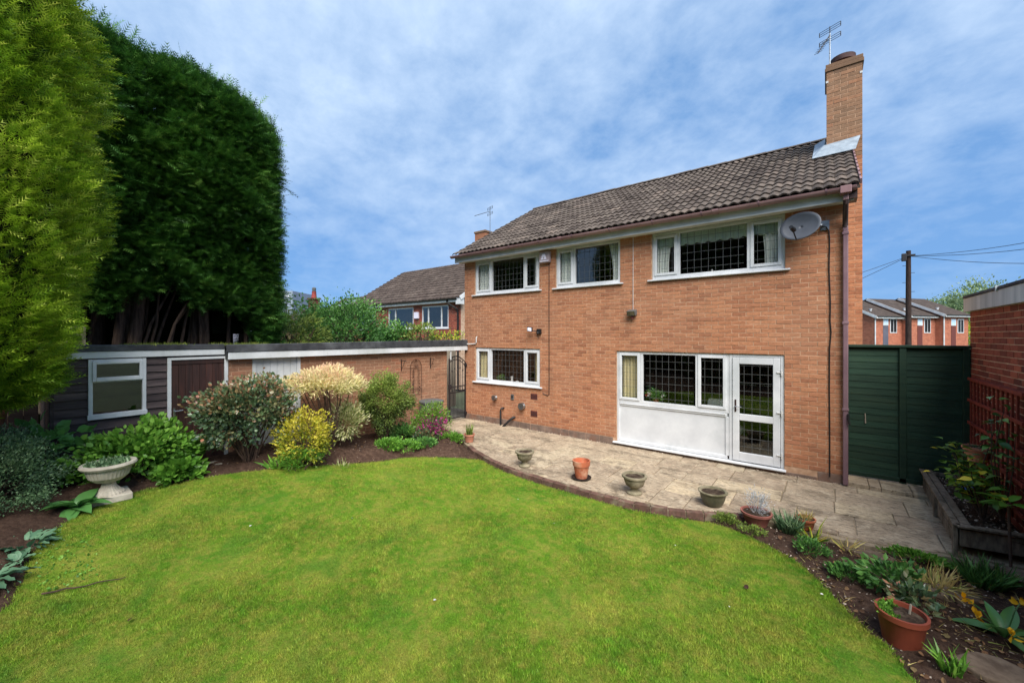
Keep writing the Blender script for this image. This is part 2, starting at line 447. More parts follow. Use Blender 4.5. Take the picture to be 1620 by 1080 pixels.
M['clay_red'] = mat('red clay', lin(164, 78, 72), lin(134, 58, 54), 8, 0.7, 0.3, 40)
M['clay_dark'] = mat('sooty clay', lin(82, 58, 56), lin(58, 42, 42), 8, 0.8, 0.3, 40)
def slabmat():
    k = NT('paving slab')
    c = k.ramp(k.tone(), [(0, lin(147, 130, 110)), (0.4, lin(166, 148, 126)), (0.8, lin(177, 162, 137)), (1, lin(193, 174, 144))])
    c = k.mix(0.8, c, k.ramp(k.noise(3.2, 8, 0.72), [(0.28, G(0.55)), (0.7, G(1.25))]), 'MULTIPLY')
    c = k.mix(0.7, c, k.ramp(k.noise(22, 7, 0.75), [(0.25, G(0.55)), (0.7, G(1.3))]), 'MULTIPLY')
    c = k.mix(k.ramp(k.noise(2.3, 8, 0.75, (0.6, 1, 1), 0.6), [(0.50, G(0)), (0.62, G(0.85))]), c, lin(109, 97, 81))
    c = k.mix(k.ramp(k.noise(6.5, 8, 0.8, None, 0.5), [(0.52, G(0)), (0.60, G(0.7))]), c, lin(185, 171, 148))
    c = k.mix(k.ramp(k.noise(13, 8, 0.75, (0.7, 2.4, 1), 0.8), [(0.52, G(0)), (0.60, G(0.75))]), c, lin(89, 79, 67))
    k.bump(k.noise(26, 8, 0.75, (0.6, 1.5, 1)), 0.6, 0.012)
    return k.done(c, 0.9, 0.2)
M['slab'] = slabmat()
M['joint'] = mat('paving joint', lin(160, 144, 122), lin(128, 114, 96), 14, 0.95, 0.8, 60, 0.1, c3=lin(84, 84, 50))
M['edging'] = mat('edging brick', lin(112, 84, 74), lin(84, 66, 58), 12, 0.95, 0.7, 60, 0.1, c3=lin(120, 110, 92), tone=0.25)
M['stone'] = mat('weathered stone', lin(150, 140, 118), lin(104, 98, 78), 9, 0.95, 0.8, 45, 0.1, c3=lin(86, 84, 60), dist=0.008)
M['stone_pale'] = mat('pale cast stone', lin(190, 182, 166), lin(160, 152, 138), 7, 0.9, 0.4, 60, 0.2, c3=lin(142, 138, 122))
M['terracotta'] = mat('terracotta', lin(182, 104, 72), lin(150, 84, 60), 8, 0.85, 0.3, 50, 0.2, c3=lin(196, 152, 124))
M['terracotta_pale'] = mat('pale terracotta', lin(196, 136, 110), lin(168, 112, 92), 8, 0.85, 0.3, 50, 0.2)
M['plastic_terracotta'] = mat('plastic terracotta', lin(132, 66, 48), lin(110, 54, 40), 4, 0.5, 0.1, 40, 0.3)
M['pink_pot'] = mat('pink clay', lin(158, 100, 88), lin(132, 82, 74), 7, 0.8, 0.2, 50, 0.2)
M['glaze'] = mat('olive glaze', lin(98, 96, 74), lin(62, 64, 50), 6, 0.45, 0.2, 40, 0.5, c3=lin(130, 120, 96))
M['soil'] = None
k = NT('garden soil')
c = k.ramp(k.noise(16, 9, 0.75), [(0.28, lin(46, 34, 28)), (0.5, lin(78, 60, 50)), (0.72, lin(112, 90, 76))])
c = k.mix(k.ramp(k.noise(1.1, 5), [(0.4, G(0)), (0.7, G(0.5))]), c, lin(64, 48, 40))
k.bump(k.noise(30, 9, 0.8), 1.0, 0.03)
M['soil'] = k.done(c, 0.97, 0.1)
M['pot_soil'] = mat('pot soil', lin(72, 58, 48), lin(44, 36, 30), 30, 0.97, 1.0, 60, 0.1, c3=lin(96, 84, 70), dist=0.01)
M['pebble'] = mat('pebble', lin(186, 172, 156), lin(140, 122, 106), 20, 0.85, 0.3, 60, 0.2, tone=0.45)
M['lawn'] = None
def lawncol(k):
    a = k.ramp(k.noise(1.05, 5, 0.6, None, 0.4), [(0.32, lin(86, 133, 33)), (0.48, lin(110, 145, 41)), (0.66, lin(134, 153, 54))])
    a = k.mix(k.ramp(k.noise(3.4, 6, 0.65), [(0.46, G(0)), (0.66, G(0.5))]), a, lin(163, 159, 72))
    a = k.mix(k.ramp(k.noise(11, 6, 0.7), [(0.46, G(0)), (0.64, G(0.7))]), a, lin(157, 151, 69))
    a = k.mix(k.ramp(k.noise(16, 5, 0.7), [(0.54, G(0)), (0.7, G(0.5))]), a, lin(62, 112, 31))
    a = k.mix(k.ramp(k.noise(2.1, 5, 0.6, (1, 1, 1), 0.6), [(0.52, G(0)), (0.68, G(0.6))]), a, lin(78, 129, 38))
    return a
k = NT('lawn turf'); c = lawncol(k)
c = k.mix(0.8, c, k.ramp(k.noise(70, 8, 0.7), [(0.3, G(0.4)), (0.7, G(1.1))]), 'MULTIPLY')
k.bump(k.noise(60, 8, 0.8), 1.0, 0.02)
M['lawn'] = k.done(c, 0.9, 0.1)
k = NT('grass blade'); c = lawncol(k)
c = k.mix(0.9, c, k.ramp(k.tone(), [(0, G(0.48)), (0.5, G(1.05)), (1, G(1.85))]), 'MULTIPLY')
k.done(c, 0.55, 0.25)
t = k.n('ShaderNodeBsdfTranslucent'); k.l(c, t.inputs[0]); m = k.n('ShaderNodeMixShader'); m.inputs[0].default_value = 0.3
k.l(k.p.outputs[0], m.inputs[1]); k.l(t.outputs[0], m.inputs[2]); k.l(m.outputs[0], k.out.inputs[0])
M['grass'] = k.m
M['cladding'] = mat('dark stained cladding', lin(76, 65, 64), lin(54, 46, 47), 8, 0.75, 0.6, 30, 0.25, stretch=(3, 0.35, 4), c3=lin(92, 80, 78), tone=0.3)
M['door_brown'] = mat('dark brown door', lin(66, 43, 38), lin(48, 33, 30), 8, 0.6, 0.5, 30, 0.3, stretch=(3, 4, 0.3), c3=lin(82, 50, 42), tone=0.3)
M['green_wood'] = mat('dark green stained wood', lin(38, 64, 50), lin(28, 52, 41), 7, 0.6, 0.6, 30, 0.3, stretch=(0.35, 3, 4), c3=lin(44, 66, 50), tone=0.18)
M['red_wood'] = mat('red brown stained wood', lin(150, 68, 54), lin(120, 52, 44), 10, 0.7, 0.4, 40, 0.25, tone=0.2)
M['grey_wood'] = mat('weathered wood', lin(150, 138, 122), lin(104, 94, 82), 9, 0.9, 0.7, 30, 0.15, stretch=(3, 3, 1), c3=lin(84, 76, 64), tone=0.2)
M['beige_wood'] = mat('pale grey boards', lin(170, 160, 144), lin(146, 136, 122), 9, 0.8, 0.3, 30, 0.2, stretch=(3, 3, 0.4), tone=0.2)
M['bark'] = mat('conifer bark', lin(96, 80, 69), lin(58, 47, 41), 9, 0.95, 0.9, 24, 0.1, stretch=(3, 3, 0.4), dist=0.02)
M['twig'] = mat('twig', lin(84, 64, 52), lin(54, 42, 36), 14, 0.9, 0.4)
M['blue_bag'] = mat('blue plastic', lin(30, 110, 190), lin(20, 84, 160), 8, 0.35)
M['concrete'] = mat('concrete', lin(150, 144, 132), lin(118, 112, 102), 7, 0.95, 0.5, 40, 0.15, c3=lin(100, 98, 80))
M['grey_fascia'] = mat('grey white board', lin(196, 204, 210), lin(168, 178, 186), 3, 0.7, 0.2, 30, 0.2, stretch=(1, 2.5, 0.25), c3=lin(150, 162, 172))
M['stone_brown'] = mat('soil dusted stone', lin(124, 108, 92), lin(92, 78, 66), 9, 0.95, 0.6, 40, 0.1, c3=lin(80, 66, 54))
M['asphalt'] = mat('distant ground', lin(96, 104, 74), lin(78, 84, 62), 0.3, 0.95)
# foliage
M['lf_dark'] = leafmat('dark conifer', [lin(26, 52, 22), lin(42, 80, 30), lin(58, 102, 38), lin(80, 126, 48), lin(112, 150, 66)], 0.5, 0.2)
M['lf_gold'] = leafmat('golden conifer', [lin(66, 98, 24), lin(100, 138, 32), lin(132, 164, 40), lin(160, 186, 56), lin(196, 208, 92)], 0.5, 0.35)
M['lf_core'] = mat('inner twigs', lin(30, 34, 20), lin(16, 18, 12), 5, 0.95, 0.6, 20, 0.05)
M['lf_photinia'] = leafmat('bronze leaves', [lin(60, 81, 60), lin(76, 101, 69), lin(97, 120, 83), lin(134, 120, 83), lin(166, 113, 88)], 0.3, 0.15, 0.6)
M['lf_pieris'] = leafmat('cream leaves', [lin(172, 170, 104), lin(214, 206, 142), lin(236, 226, 172), lin(238, 216, 172), lin(232, 194, 160)], 0.5, 0.3)
M['lf_pieris_low'] = leafmat('cream green leaves', [lin(84, 108, 48), lin(146, 156, 90), lin(206, 204, 150), lin(224, 220, 176)], 0.5, 0.3)
M['lf_twiggy'] = leafmat('olive leaves', [lin(71, 90, 43), lin(99, 118, 53), lin(127, 146, 67), lin(146, 166, 74)], 0.5, 0.25)
M['lf_euonymus'] = leafmat('golden leaves', [lin(84, 108, 40), lin(138, 146, 46), lin(176, 170, 52), lin(198, 186, 62), lin(216, 200, 92)], 0.4, 0.25)
M['lf_green'] = leafmat('fresh green leaves', [lin(60, 101, 36), lin(88, 136, 48), lin(113, 164, 60), lin(141, 187, 78)], 0.4, 0.3)
M['lf_mid'] = leafmat('mid green leaves', [lin(50, 88, 43), lin(69, 113, 53), lin(92, 139, 67), lin(120, 166, 81)], 0.4, 0.25)
M['lf_grey'] = leafmat('grey green leaves', [lin(55, 81, 53), lin(83, 113, 76), lin(111, 141, 99), lin(152, 176, 134)], 0.4, 0.2)
M['lf_broad'] = leafmat('broad leaves', [lin(71, 118, 62), lin(88, 139, 71), lin(106, 157, 83)], 0.35, 0.25, 0.5)
M['lf_blue'] = leafmat('blue green leaves', [lin(66, 100, 76), lin(88, 124, 94), lin(112, 146, 112)], 0.5, 0.2)
M['lf_yellow'] = leafmat('yellowing leaves', [lin(74, 111, 43), lin(101, 141, 53), lin(134, 166, 62), lin(201, 194, 60), lin(240, 217, 62)], 0.4, 0.3)
M['lf_azalea'] = leafmat('azalea leaves', [lin(74, 106, 41), lin(111, 146, 55), lin(143, 173, 71)], 0.45, 0.25)
M['petal_pink'] = leafmat('magenta petals', [lin(124, 36, 86), lin(150, 52, 108), lin(174, 78, 132)], 0.5, 0.3)
M['petal_yellow'] = leafmat('yellow petals', [lin(224, 160, 20), lin(240, 184, 30), lin(248, 206, 60)], 0.5, 0.3)
M['petal_white'] = leafmat('white petals', [lin(214, 210, 204), lin(228, 226, 222), lin(236, 234, 232)], 0.5, 0.3)
M['petal_red'] = leafmat('red petals', [lin(170, 60, 50), lin(190, 80, 66)], 0.5, 0.2)
M['lf_far'] = leafmat('far tree leaves', [lin(88, 112, 76), lin(108, 132, 90), lin(130, 152, 108), lin(150, 168, 124)], 0.6, 0.25)
M['lf_straw'] = leafmat('straw', [lin(178, 152, 94), lin(208, 185, 118), lin(152, 166, 76)], 0.6, 0.2)
M['lf_silver'] = leafmat('silver leaves', [lin(178, 180, 185), lin(208, 210, 215), lin(143, 148, 143)], 0.5, 0.2)
M['moss'] = leafmat('roof moss', [lin(85, 101, 36), lin(115, 129, 46), lin(143, 148, 64)], 0.7, 0.2)
# ---------------------------------------------------------------- ground
def gridmesh(xs, ys, hf):
    X, Y = np.meshgrid(xs, ys); Z = hf(X, Y)
    V = np.stack([X, Y, Z], -1).reshape(-1, 3); nx = len(xs)
    i = np.arange(len(ys) - 1)[:, None] * nx + np.arange(nx - 1)[None]
    F = np.stack([i, i + 1, i + nx + 1, i + nx], -1).reshape(-1, 4)
    return V, F
V, F = gridmesh(np.linspace(-900, 900, 7), np.linspace(-900, 900, 7), lambda x, y: x * 0 - 0.6)
obj_np('ground', V, F, M['asphalt'], kind='structure')

# edge of the patio where it meets lawn and border (x, y), west to east
PATIO_EDGE = [(-8.2, 7.15), (-7.3, 6.85), (-6.6, 6.48), (-5.98, 6.12), (-5.58, 5.916), (-5.0, 5.69), (-4.43, 5.545), (-3.69, 5.475), (-3.07, 5.445),
              (-2.52, 5.435), (-2.04, 5.46), (-1.64, 5.575), (-1.24, 5.77), (-0.9, 5.93), (-0.49, 6.02), (-0.04, 5.99), (0.37, 6.02),
              (0.7, 6.08), (1.03, 6.25), (1.7, 6.3)]
_px = np.array([p[0] for p in PATIO_EDGE]); _py = np.array([p[1] for p in PATIO_EDGE])
def patio_y(x): return np.interp(x, _px, _py)
LAWN = [(-1.64, 5.50), (-1.06, 5.66), (-0.48, 5.42), (-0.175, 5.146), (0.073, 4.71), (0.268, 4.367), (0.382, 4.206), (0.479, 3.926), (0.56, 3.4),
        (0.55, 2.2), (0.3, 0.4), (-0.6, -1.6), (-2.6, -2.2), (-4.4, -1.7), (-5.05, -0.6), (-5.35, 0.0), (-5.6, 0.10), (-6.1, 0.18), (-6.5, 0.30), (-6.85, 0.50),
        (-7.18, 0.79), (-7.30, 1.20), (-7.27, 1.72), (-7.05, 2.45), (-6.75, 3.30), (-6.45, 4.22), (-6.38, 4.79), (-6.10, 5.22), (-5.66, 5.56), (-5.3, 5.72),
        (-5.0, 5.63), (-4.43, 5.49), (-3.69, 5.42), (-3.07, 5.39), (-2.52, 5.38), (-2.04, 5.405)]
def smooth_loop(pts, n=4):
    out = []
    N = len(pts)
    for i in range(N):
        p0, p1, p2, p3 = (np.array(pts[(i + j) % N]) for j in (-1, 0, 1, 2))
        for t in np.linspace(0, 1, n, endpoint=False):
            out.append(0.5 * ((2 * p1) + (p2 - p0) * t + (2 * p0 - 5 * p1 + 4 * p2 - p3) * t * t + (3 * p1 - p0 - 3 * p2 + p3) * t ** 3))
    return np.array(out)
LP = smooth_loop(LAWN, 5)
def inside(P, poly):
    x, y = P[:, 0], P[:, 1]; r = np.zeros(len(P), bool); n = len(poly)
    for i in range(n):
        x0, y0 = poly[i]; x1, y1 = poly[(i + 1) % n]
        c = ((y0 > y) != (y1 > y)) & (x < (x1 - x0) * (y - y0) / (y1 - y0 + 1e-12) + x0); r ^= c
    return r
def edge_dist(P, poly):
    d = np.full(len(P), 1e9); n = len(poly)
    for i in range(n):
        a = poly[i]; b = poly[(i + 1) % n]; ab = b - a
        t = np.clip(((P - a) @ ab) / (ab @ ab + 1e-12), 0, 1)
        d = np.minimum(d, np.linalg.norm(P - (a + t[:, None] * ab), axis=1))
    return d
def soil_h(X, Y):
    P = np.stack([X.ravel(), Y.ravel()], -1)
    d = edge_dist(P, LP).reshape(X.shape); ins = inside(P, LP).reshape(X.shape)
    z = ground(X, Y)
    mound = 0.13 * sstep(d / 0.5) * sstep((-X - 4.5) / 1.5) * (0.35 + 0.65 * sstep((Y - 2.3) / 0.5) + 0.5 * sstep((1.5 - Y) / 0.5))
    mound = mound * sstep((6.6 - Y) / 0.6)
    z = z - 0.012 + np.where(ins, -0.05, mound + 0.02 * sstep(d / 0.3))
    z += 0.010 * (np.sin(X * 17 + 1.3 * np.sin(Y * 11)) * np.sin(Y * 19 + np.sin(X * 13)))
    z += 0.026 * rng.random(X.shape) * (~ins)
    dp = Y - patio_y(X)
    z = np.where(dp > -0.02, np.minimum(z, -0.12), z)
    z = np.where((dp > -0.25) & (dp <= -0.02), np.minimum(z, -0.03), z)
    return z
V, F = gridmesh(np.arange(-8.6, 1.72, 0.06), np.arange(-6.0, 8.8, 0.06), soil_h)
obj_np('soil', V, F, M['soil'], smooth=True, kind='structure')
_sx = np.arange(-8.6, 1.72, 0.06); _sy = np.arange(-6.0, 8.8, 0.06); _SZ = V[:, 2].reshape(len(_sy), len(_sx))
def soil_z(x, y):
    i = int(np.clip(round((x + 8.6) / 0.06), 0, len(_sx) - 1)); j = int(np.clip(round((y + 6.0) / 0.06), 0, len(_sy) - 1))
    return float(_SZ[j, i])

# lawn turf sheet
gx, gy = np.meshgrid(np.arange(-7.5, 0.7, 0.12), np.arange(-2.4, 5.8, 0.12))
gp = np.stack([gx.ravel(), gy.ravel()], -1); gp = gp[inside(gp, LP)]; gp = gp[edge_dist(gp, LP) > 0.06]
pts = [Vector(p) for p in LP] + [Vector(p) for p in gp]
r = delaunay_2d_cdt(pts, [(i, (i + 1) % len(LP)) for i in range(len(LP))], [], 1, 1e-5)
lv = np.array([(p.x, p.y) for p in r[0]]); lz = ground(lv[:, 0], lv[:, 1]) + 0.006 * np.sin(lv[:, 0] * 4.1) * np.sin(lv[:, 1] * 3.7)
lawn = obj_np('lawn', np.column_stack([lv, lz]), np.array([f for f in r[2] if len(f) == 3]), M['lawn'], smooth=True, kind='structure')
# grass blades: denser close to the camera
N = 1380000
q = np.column_stack([rng.uniform(-7.5, 0.7, N), rng.uniform(-0.2, 5.8, N)])
dd = -CS * q[:, 0] + CC * q[:, 1]; ll = CC * q[:, 0] + CS * q[:, 1]
keep = (dd > 2.5) & (np.abs(ll) < 1.33 * dd) & (rng.random(N) < np.clip((3.6 / dd) ** 1.2, 0, 1))
q = q[keep]; q = q[inside(q, LP)]
# thin worn turf towards the left border
worn = np.exp(-((q[:, 0] + 5.6) ** 2 / 0.5 + (q[:, 1] - 0.55) ** 2 / 0.12))
q = q[rng.random(len(q)) > 0.75 * worn]
bz = ground(q[:, 0], q[:, 1]) - 0.004
D = np.column_stack([rng.normal(0, 0.45, len(q)), rng.normal(0, 0.45, len(q)), np.ones(len(q))])
dd = -CS * q[:, 0] + CC * q[:, 1]
patch = 0.5 + 0.5 * np.sin(q[:, 0] * 2.3 + np.sin(q[:, 1] * 1.9)) * np.sin(q[:, 1] * 2.7 + 1.1)
sz = rng.uniform(0.014, 0.029, len(q)) * (0.9 + 0.3 * patch)
tv = BLADE[0].copy()
def vnoise(x, y, s):
    g = rng.random((400, 400)); u = (x + 9) / s; v = (y + 3) / s; i = np.floor(u).astype(int) % 399; j = np.floor(v).astype(int) % 399; a = u - np.floor(u); b = v - np.floor(v)
    a = a * a * (3 - 2 * a); b = b * b * (3 - 2 * b)
    return (g[i, j] * (1 - a) + g[(i + 1) % 400, j] * a) * (1 - b) + (g[i, (j + 1) % 400] * (1 - a) + g[(i + 1) % 400, (j + 1) % 400] * a) * b
clump = vnoise(q[:, 0], q[:, 1], .055) * .6 + vnoise(q[:, 0], q[:, 1], .16) * .4 - .5
sz = sz * (1 + .9 * clump)
tn = np.clip(rng.normal(0.46, 0.17, len(q)) + .75 * clump, 0, 1)
tn = np.where(rng.random(len(q)) < 0.04, 1.0, tn)
BL = (tv * np.array([2.0, 1, 1], dtype=np.float32), BLADE[1])
V, F, tt = scatter(np.column_stack([q, bz]), D, sz, BL, tn)
# ragged fringe along the cut edge
ne = 15000; ei = rng.integers(0, len(LP), ne); et = rng.random(ne)[:, None]
eq = LP[ei] * (1 - et) + LP[(ei + 1) % len(LP)] * et + rng.normal(0, .022, (ne, 2)); eq = eq[(-CS * eq[:, 0] + CC * eq[:, 1]) > 2.4]; ne = len(eq)
V2, F2, t2 = scatter(np.column_stack([eq, ground(eq[:, 0], eq[:, 1]) - .02]), np.column_stack([rng.normal(0, .6, ne), rng.normal(0, .6, ne), np.ones(ne)]), rng.uniform(.025, .055, ne), BL, np.clip(rng.normal(.45, .2, ne), 0, 1))
F = np.concatenate([F, F2 + len(V)]); V = np.concatenate([V, V2]); tt = np.concatenate([tt, t2])
obj_np('grass', V, F, M['grass'], tone=tt, label='short mown green and straw coloured lawn grass', cat='grass', kind='stuff')
print('grass blades', len(q))

# ---------------------------------------------------------------- patio
patio = MB()
xs = np.linspace(-8.2, 1.7, 60)
for a, b in zip(xs[:-1], xs[1:]):
    ya, yb = patio_y(a) + 0.02, patio_y(b) + 0.02
    patio.add([(a, ya, -0.018), (b, yb, -0.018), (b, 9.0, -0.018), (a, 9.0, -0.018), (a, ya, -0.12), (b, yb, -0.12)], [(0, 1, 2, 3), (4, 5, 1, 0)])
patio = patio.obj('patio', M['joint'], kind='structure')
def slab(xa, xb, ya, yb, tone, z=0.0, jig=0.006):
    xx = np.linspace(xa, xb, 7); lo = np.maximum(patio_y(xx) + 0.11, ya)
    ok = lo < yb - 0.03
    if ok.sum() < 3: return
    xx = xx[ok]; lo = lo[ok]
    z0 = z + random.uniform(-jig, jig); sx = random.uniform(-.004, .004); sy = random.uniform(-.004, .004)
    ring = [(x, y) for x, y in zip(xx, lo)] + [(xx[-1], yb), (xx[0], yb)]
    if np.allclose(lo, ya): ring = [(xa, ya), (xb, ya), (xb, yb), (xa, yb)]
    cx = np.mean([p[0] for p in ring]); cy = np.mean([p[1] for p in ring])
    n = len(ring); zz = lambda x, y: z0 + sx * (x - cx) + sy * (y - cy)
    sh = lambda p: (cx + (p[0] - cx) * (1 - .008 / max(abs(p[0] - cx), .05)), cy + (p[1] - cy) * (1 - .008 / max(abs(p[1] - cy), .05)))
    top = [(*sh(p), zz(*p)) for p in ring]; mid = [(p[0], p[1], zz(*p) - .007) for p in ring]; bot = [(p[0], p[1], -0.05) for p in ring]
    m = MB(); m.add(top + mid + bot, [tuple(range(n))] + [(n + i, n + (i + 1) % n, (i + 1) % n, i) for i in range(n)] + [(2 * n + i, 2 * n + (i + 1) % n, n + (i + 1) % n, n + i) for i in range(n)])
    o = m.obj('slab', M['slab'], patio)
    a = o.data.attributes.new('tone', 'FLOAT', 'POINT'); a.data.foreach_set('value', np.full(len(o.data.vertices), tone, dtype=np.float32))
y = 8.2; row = 0
for h in (0.30, 0.60, 0.45, 0.60, 0.60, 0.45, 0.6):
    x = -8.2 - random.uniform(0, 0.4)
    while x < 1.7:
        w = random.choice((0.60, 0.75, 0.90, 0.60, 0.45)) if h > 0.31 else random.choice((0.30, 0.45, 0.60, 0.75))
        xb = min(x + w, 1.66)
        if xb - x > 0.12:
            if h > 0.5 and random.random() < 0.16:
                slab(x + .005, xb - .005, y - h + .005, y - h / 2 - .005, random.random()); slab(x + .005, xb - .005, y - h / 2 + .005, y - .005, random.random())
            else:
                slab(x + .005, xb - .005, y - h + .005, y - .005, random.choice((random.random(), 0.3, 0.5)))
        x += w
    y -= h
for xa, xb in ((0.27, 0.52), (0.52, 0.66), (0.66, 1.0), (1.0, 1.62)):     # low step in front of the green gate
    slab(xa + .004, xb - .004, 8.22, 8.66, random.random(), 0.05, 0.003)
# brick edging along the curve
pe = [np.array(p) for p in PATIO_EDGE[3:14]]
seg = []; L = 0
fine = np.array([[x, patio_y(x)] for x in np.linspace(-6.0, -0.62, 400)])
for _ in range(3):
    fine[1:-1] = 0.25 * fine[:-2] + 0.5 * fine[1:-1] + 0.25 * fine[2:]
cum = np.concatenate([[0], np.cumsum(np.linalg.norm(np.diff(fine, axis=0), axis=1))])
edg = []
me_e = []
for v in range(6):
    m = MB(); j = lambda: random.uniform(-.004, .004)
    m.hexa([(-.5 , -.05 + j(), -.14), (.5, -.05 + j(), -.14), (.5, .055, -.14), (-.5, .055, -.14), (-.485, -.046 + j(), .002 + j()), (.485, -.046 + j(), .002 + j()), (.485, .05, .004 + j()), (-.485, .05, .004 + j())])
    me = bpy.data.meshes.new('edging_brick'); me.from_pydata(m.v, [], m.f); me.update(); me.materials.append(M['edging'])
    a = me.attributes.new('tone', 'FLOAT', 'POINT'); a.data.foreach_set('value', np.full(8, random.random(), dtype=np.float32)); me_e.append(me)
s_ = 0.0
while s_ < cum[-1] - 0.22:
    a = np.array([np.interp(s_, cum, fine[:, 0]), np.interp(s_, cum, fine[:, 1])]); b = np.array([np.interp(s_ + .215, cum, fine[:, 0]), np.interp(s_ + .215, cum, fine[:, 1])])
    c_ = (a + b) / 2; ang = math.atan2(b[1] - a[1], b[0] - a[0])
    inst('edging_brick', random.choice(me_e), patio, (c_[0], c_[1] + .05, random.uniform(-.012, .004)), (0.213, 1, 1), (0, random.uniform(-.02, .02), ang)); s_ += 0.222

# ---------------------------------------------------------------- bricks
def brick_meshes(m, n=12, name='brick'):
    res = []
    for i in range(n):
        j = lambda a=.0025: random.uniform(-a, a)
        b = MB(); x, z = .5, .5; c = .012; cz = .035
        fr = [(-x + c, j(.0015), -z + cz + j(.02)), (x - c, j(.0015), -z + cz + j(.02)), (x - c, j(.0015), z - cz + j(.02)), (-x + c, j(.0015), z - cz + j(.02))]
        md = [(-x, .003, -z), (x, .003, -z), (x, .003, z), (-x, .003, z)]; bk = [(-x, .085, -z), (x, .085, -z), (x, .085, z), (-x, .085, z)]
        b.add(fr + md + bk, [(0, 1, 2, 3)] + [(4 + k, 4 + (k + 1) % 4, (k + 1) % 4, k) for k in range(4)] + [(8 + k, 8 + (k + 1) % 4, 4 + (k + 1) % 4, 4 + k) for k in range(4)])
        me = bpy.data.meshes.new(name); me.from_pydata(b.v, [], b.f); me.update(); me.materials.append(m)
        a = me.attributes.new('tone', 'FLOAT', 'POINT'); a.data.foreach_set('value', np.full(12, (i + .5) / n, dtype=np.float32))
        res.append(me)
    return res
BQ = None
def lay(u0, u1, z0, z1, openings=(), course=.075, length=.225, shift=0.0, skip=None):
    """stretcher bond: list of (ua, ub, zc) with openings cut out"""
    res = []; k = int(round(z0 / course)); 
    while (k + 1) * course <= z1 + 1e-6:
        zc = (k + .5) * course; off = shift + (length / 2 if k % 2 else 0)
        u = u0 - ((u0 - off) % length)
        while u < u1:
            a, b = max(u, u0), min(u + length, u1); parts = [(a, b)]
            for (oa, ob, oz0, oz1) in openings:
                if oz0 < zc < oz1:
                    nx = []
                    for (p, q_) in parts:
                        if q_ <= oa or p >= ob: nx.append((p, q_)); continue
                        if p < oa: nx.append((p, oa))
                        if q_ > ob: nx.append((ob, q_))
                    parts = nx
            for (p, q_) in parts:
                if q_ - p > .03 and not (skip and skip((p + q_) / 2, zc)): res.append((p, q_, zc))
            u += length
        k += 1
    return res
def place_bricks(lst, pos, rotz, meshes, parent, m, nobj=300, h=.065, kname='brickwork'):
    """nearest bricks as objects, the rest joined in one part"""
    items = sorted(lst, key=lambda b: depth(*pos((b[0] + b[1]) / 2)))
    def rnd():  # mostly middle tones
        return min(max(int(random.gauss(6, 2.6)), 0), 11)
    for (a, b, zc) in items[:nobj]:
        x, y = pos((a + b) / 2)
        jx = random.uniform(-.0025, .0025)
        inst('brick', meshes[rnd()], parent, (x + jx * math.sin(rotz), y - jx * math.cos(rotz), zc + random.uniform(-.001, .001)), (b - a - .010, 1, h), (0, random.uniform(-.004, .004) , rotz))
    rest = items[nobj:]
    if rest:
        VV, FF, TT = [], [], []
        base = [(np.array([v.co for v in me.vertices]), np.array([p.vertices for p in me.polygons])) for me in meshes]
        cz, sz_ = math.cos(rotz), math.sin(rotz)
        for i, (a, b, zc) in enumerate(rest):
            k = rnd(); bv, bf = base[k]; x, y = pos((a + b) / 2)
            lx = bv[:, 0] * (b - a - .010); ly = bv[:, 1] + random.uniform(-.0025, .0025)
            VV.append(np.column_stack([x + lx * cz - ly * sz_, y + lx * sz_ + ly * cz, zc + bv[:, 2] * h])); FF.append(bf + 12 * i); TT.append(np.full(12, (k + .5) / 12))
        obj_np(kname, np.concatenate(VV), np.concatenate(FF), m, parent, np.concatenate(TT), kind='stuff')
def slab_openings(u0, u1, z0, z1, ops, place, m_obj):
    """flat sheet with rectangular holes"""
    us = sorted({u0, u1, *[o[0] for o in ops], *[o[1] for o in ops]}); zs = sorted({z0, z1, *[max(min(o[2], z1), z0) for o in ops], *[max(min(o[3], z1), z0) for o in ops]})
    for a, b in zip(us[:-1], us[1:]):
        for c_, d in zip(zs[:-1], zs[1:]):
            mu, mz = (a + b) / 2, (c_ + d) / 2
            if any(o[0] < mu < o[1] and o[2] < mz < o[3] for o in ops): continue
            m_obj.add([place(a, c_), place(b, c_), place(b, d), place(a, d)], [(0, 1, 2, 3)])

# ---------------------------------------------------------------- house
HX0, HX1, HY, HB = -8.154, 0.243, 8.2, 15.6
house = thing('house', 'two storey orange brick house with leaded white windows and brown tiled roof', 'house', (-4, 8.2, 0))
W1 = (-7.757, -5.575, 3.45, 4.5); W2 = (-5.10, -3.481, 3.45, 4.5); W3 = (-2.804, -0.548, 3.45, 4.5)
W4 = (-7.733, -5.557, 1.05, 2.025); W5 = (-3.566, -0.557, 0.0, 2.025)
OPS = [W1, W2, W3, W4, W5]
m = MB(); slab_openings(HX0, HX1, -0.1, 4.5, OPS, lambda u, z: (u, HY + .0045, z), m)
for o in OPS:
    a, b, c_, d = o; y0, y1 = HY + .009, HY + .30
    m.add([(a, y0, c_), (a, y1, c_), (a, y1, d), (a, y0, d)], [(0, 1, 2, 3)]); m.add([(b, y0, c_), (b, y1, c_), (b, y1, d), (b, y0, d)], [(3, 2, 1, 0)])
    m.add([(a, y0, c_), (b, y0, c_), (b, y1, c_), (a, y1, c_)], [(0, 1, 2, 3)]); m.add([(a, y0, d), (b, y0, d), (b, y1, d), (a, y1, d)], [(3, 2, 1, 0)])
RZ = lambda y: 4.585 + (y - 7.83) * (6.90 - 4.585) / (11.9 - 7.83)      # roof surface height
yr = 11.9
for x in (HX0, HX1):
    m.add([(x, HY + .009, -.1), (x, HB, -.1), (x, HB, 4.5), (x, yr, RZ(yr) - .1), (x, HY + .009, 4.5)], [(0, 1, 2, 3, 4)] if x > 0 else [(4, 3, 2, 1, 0)])
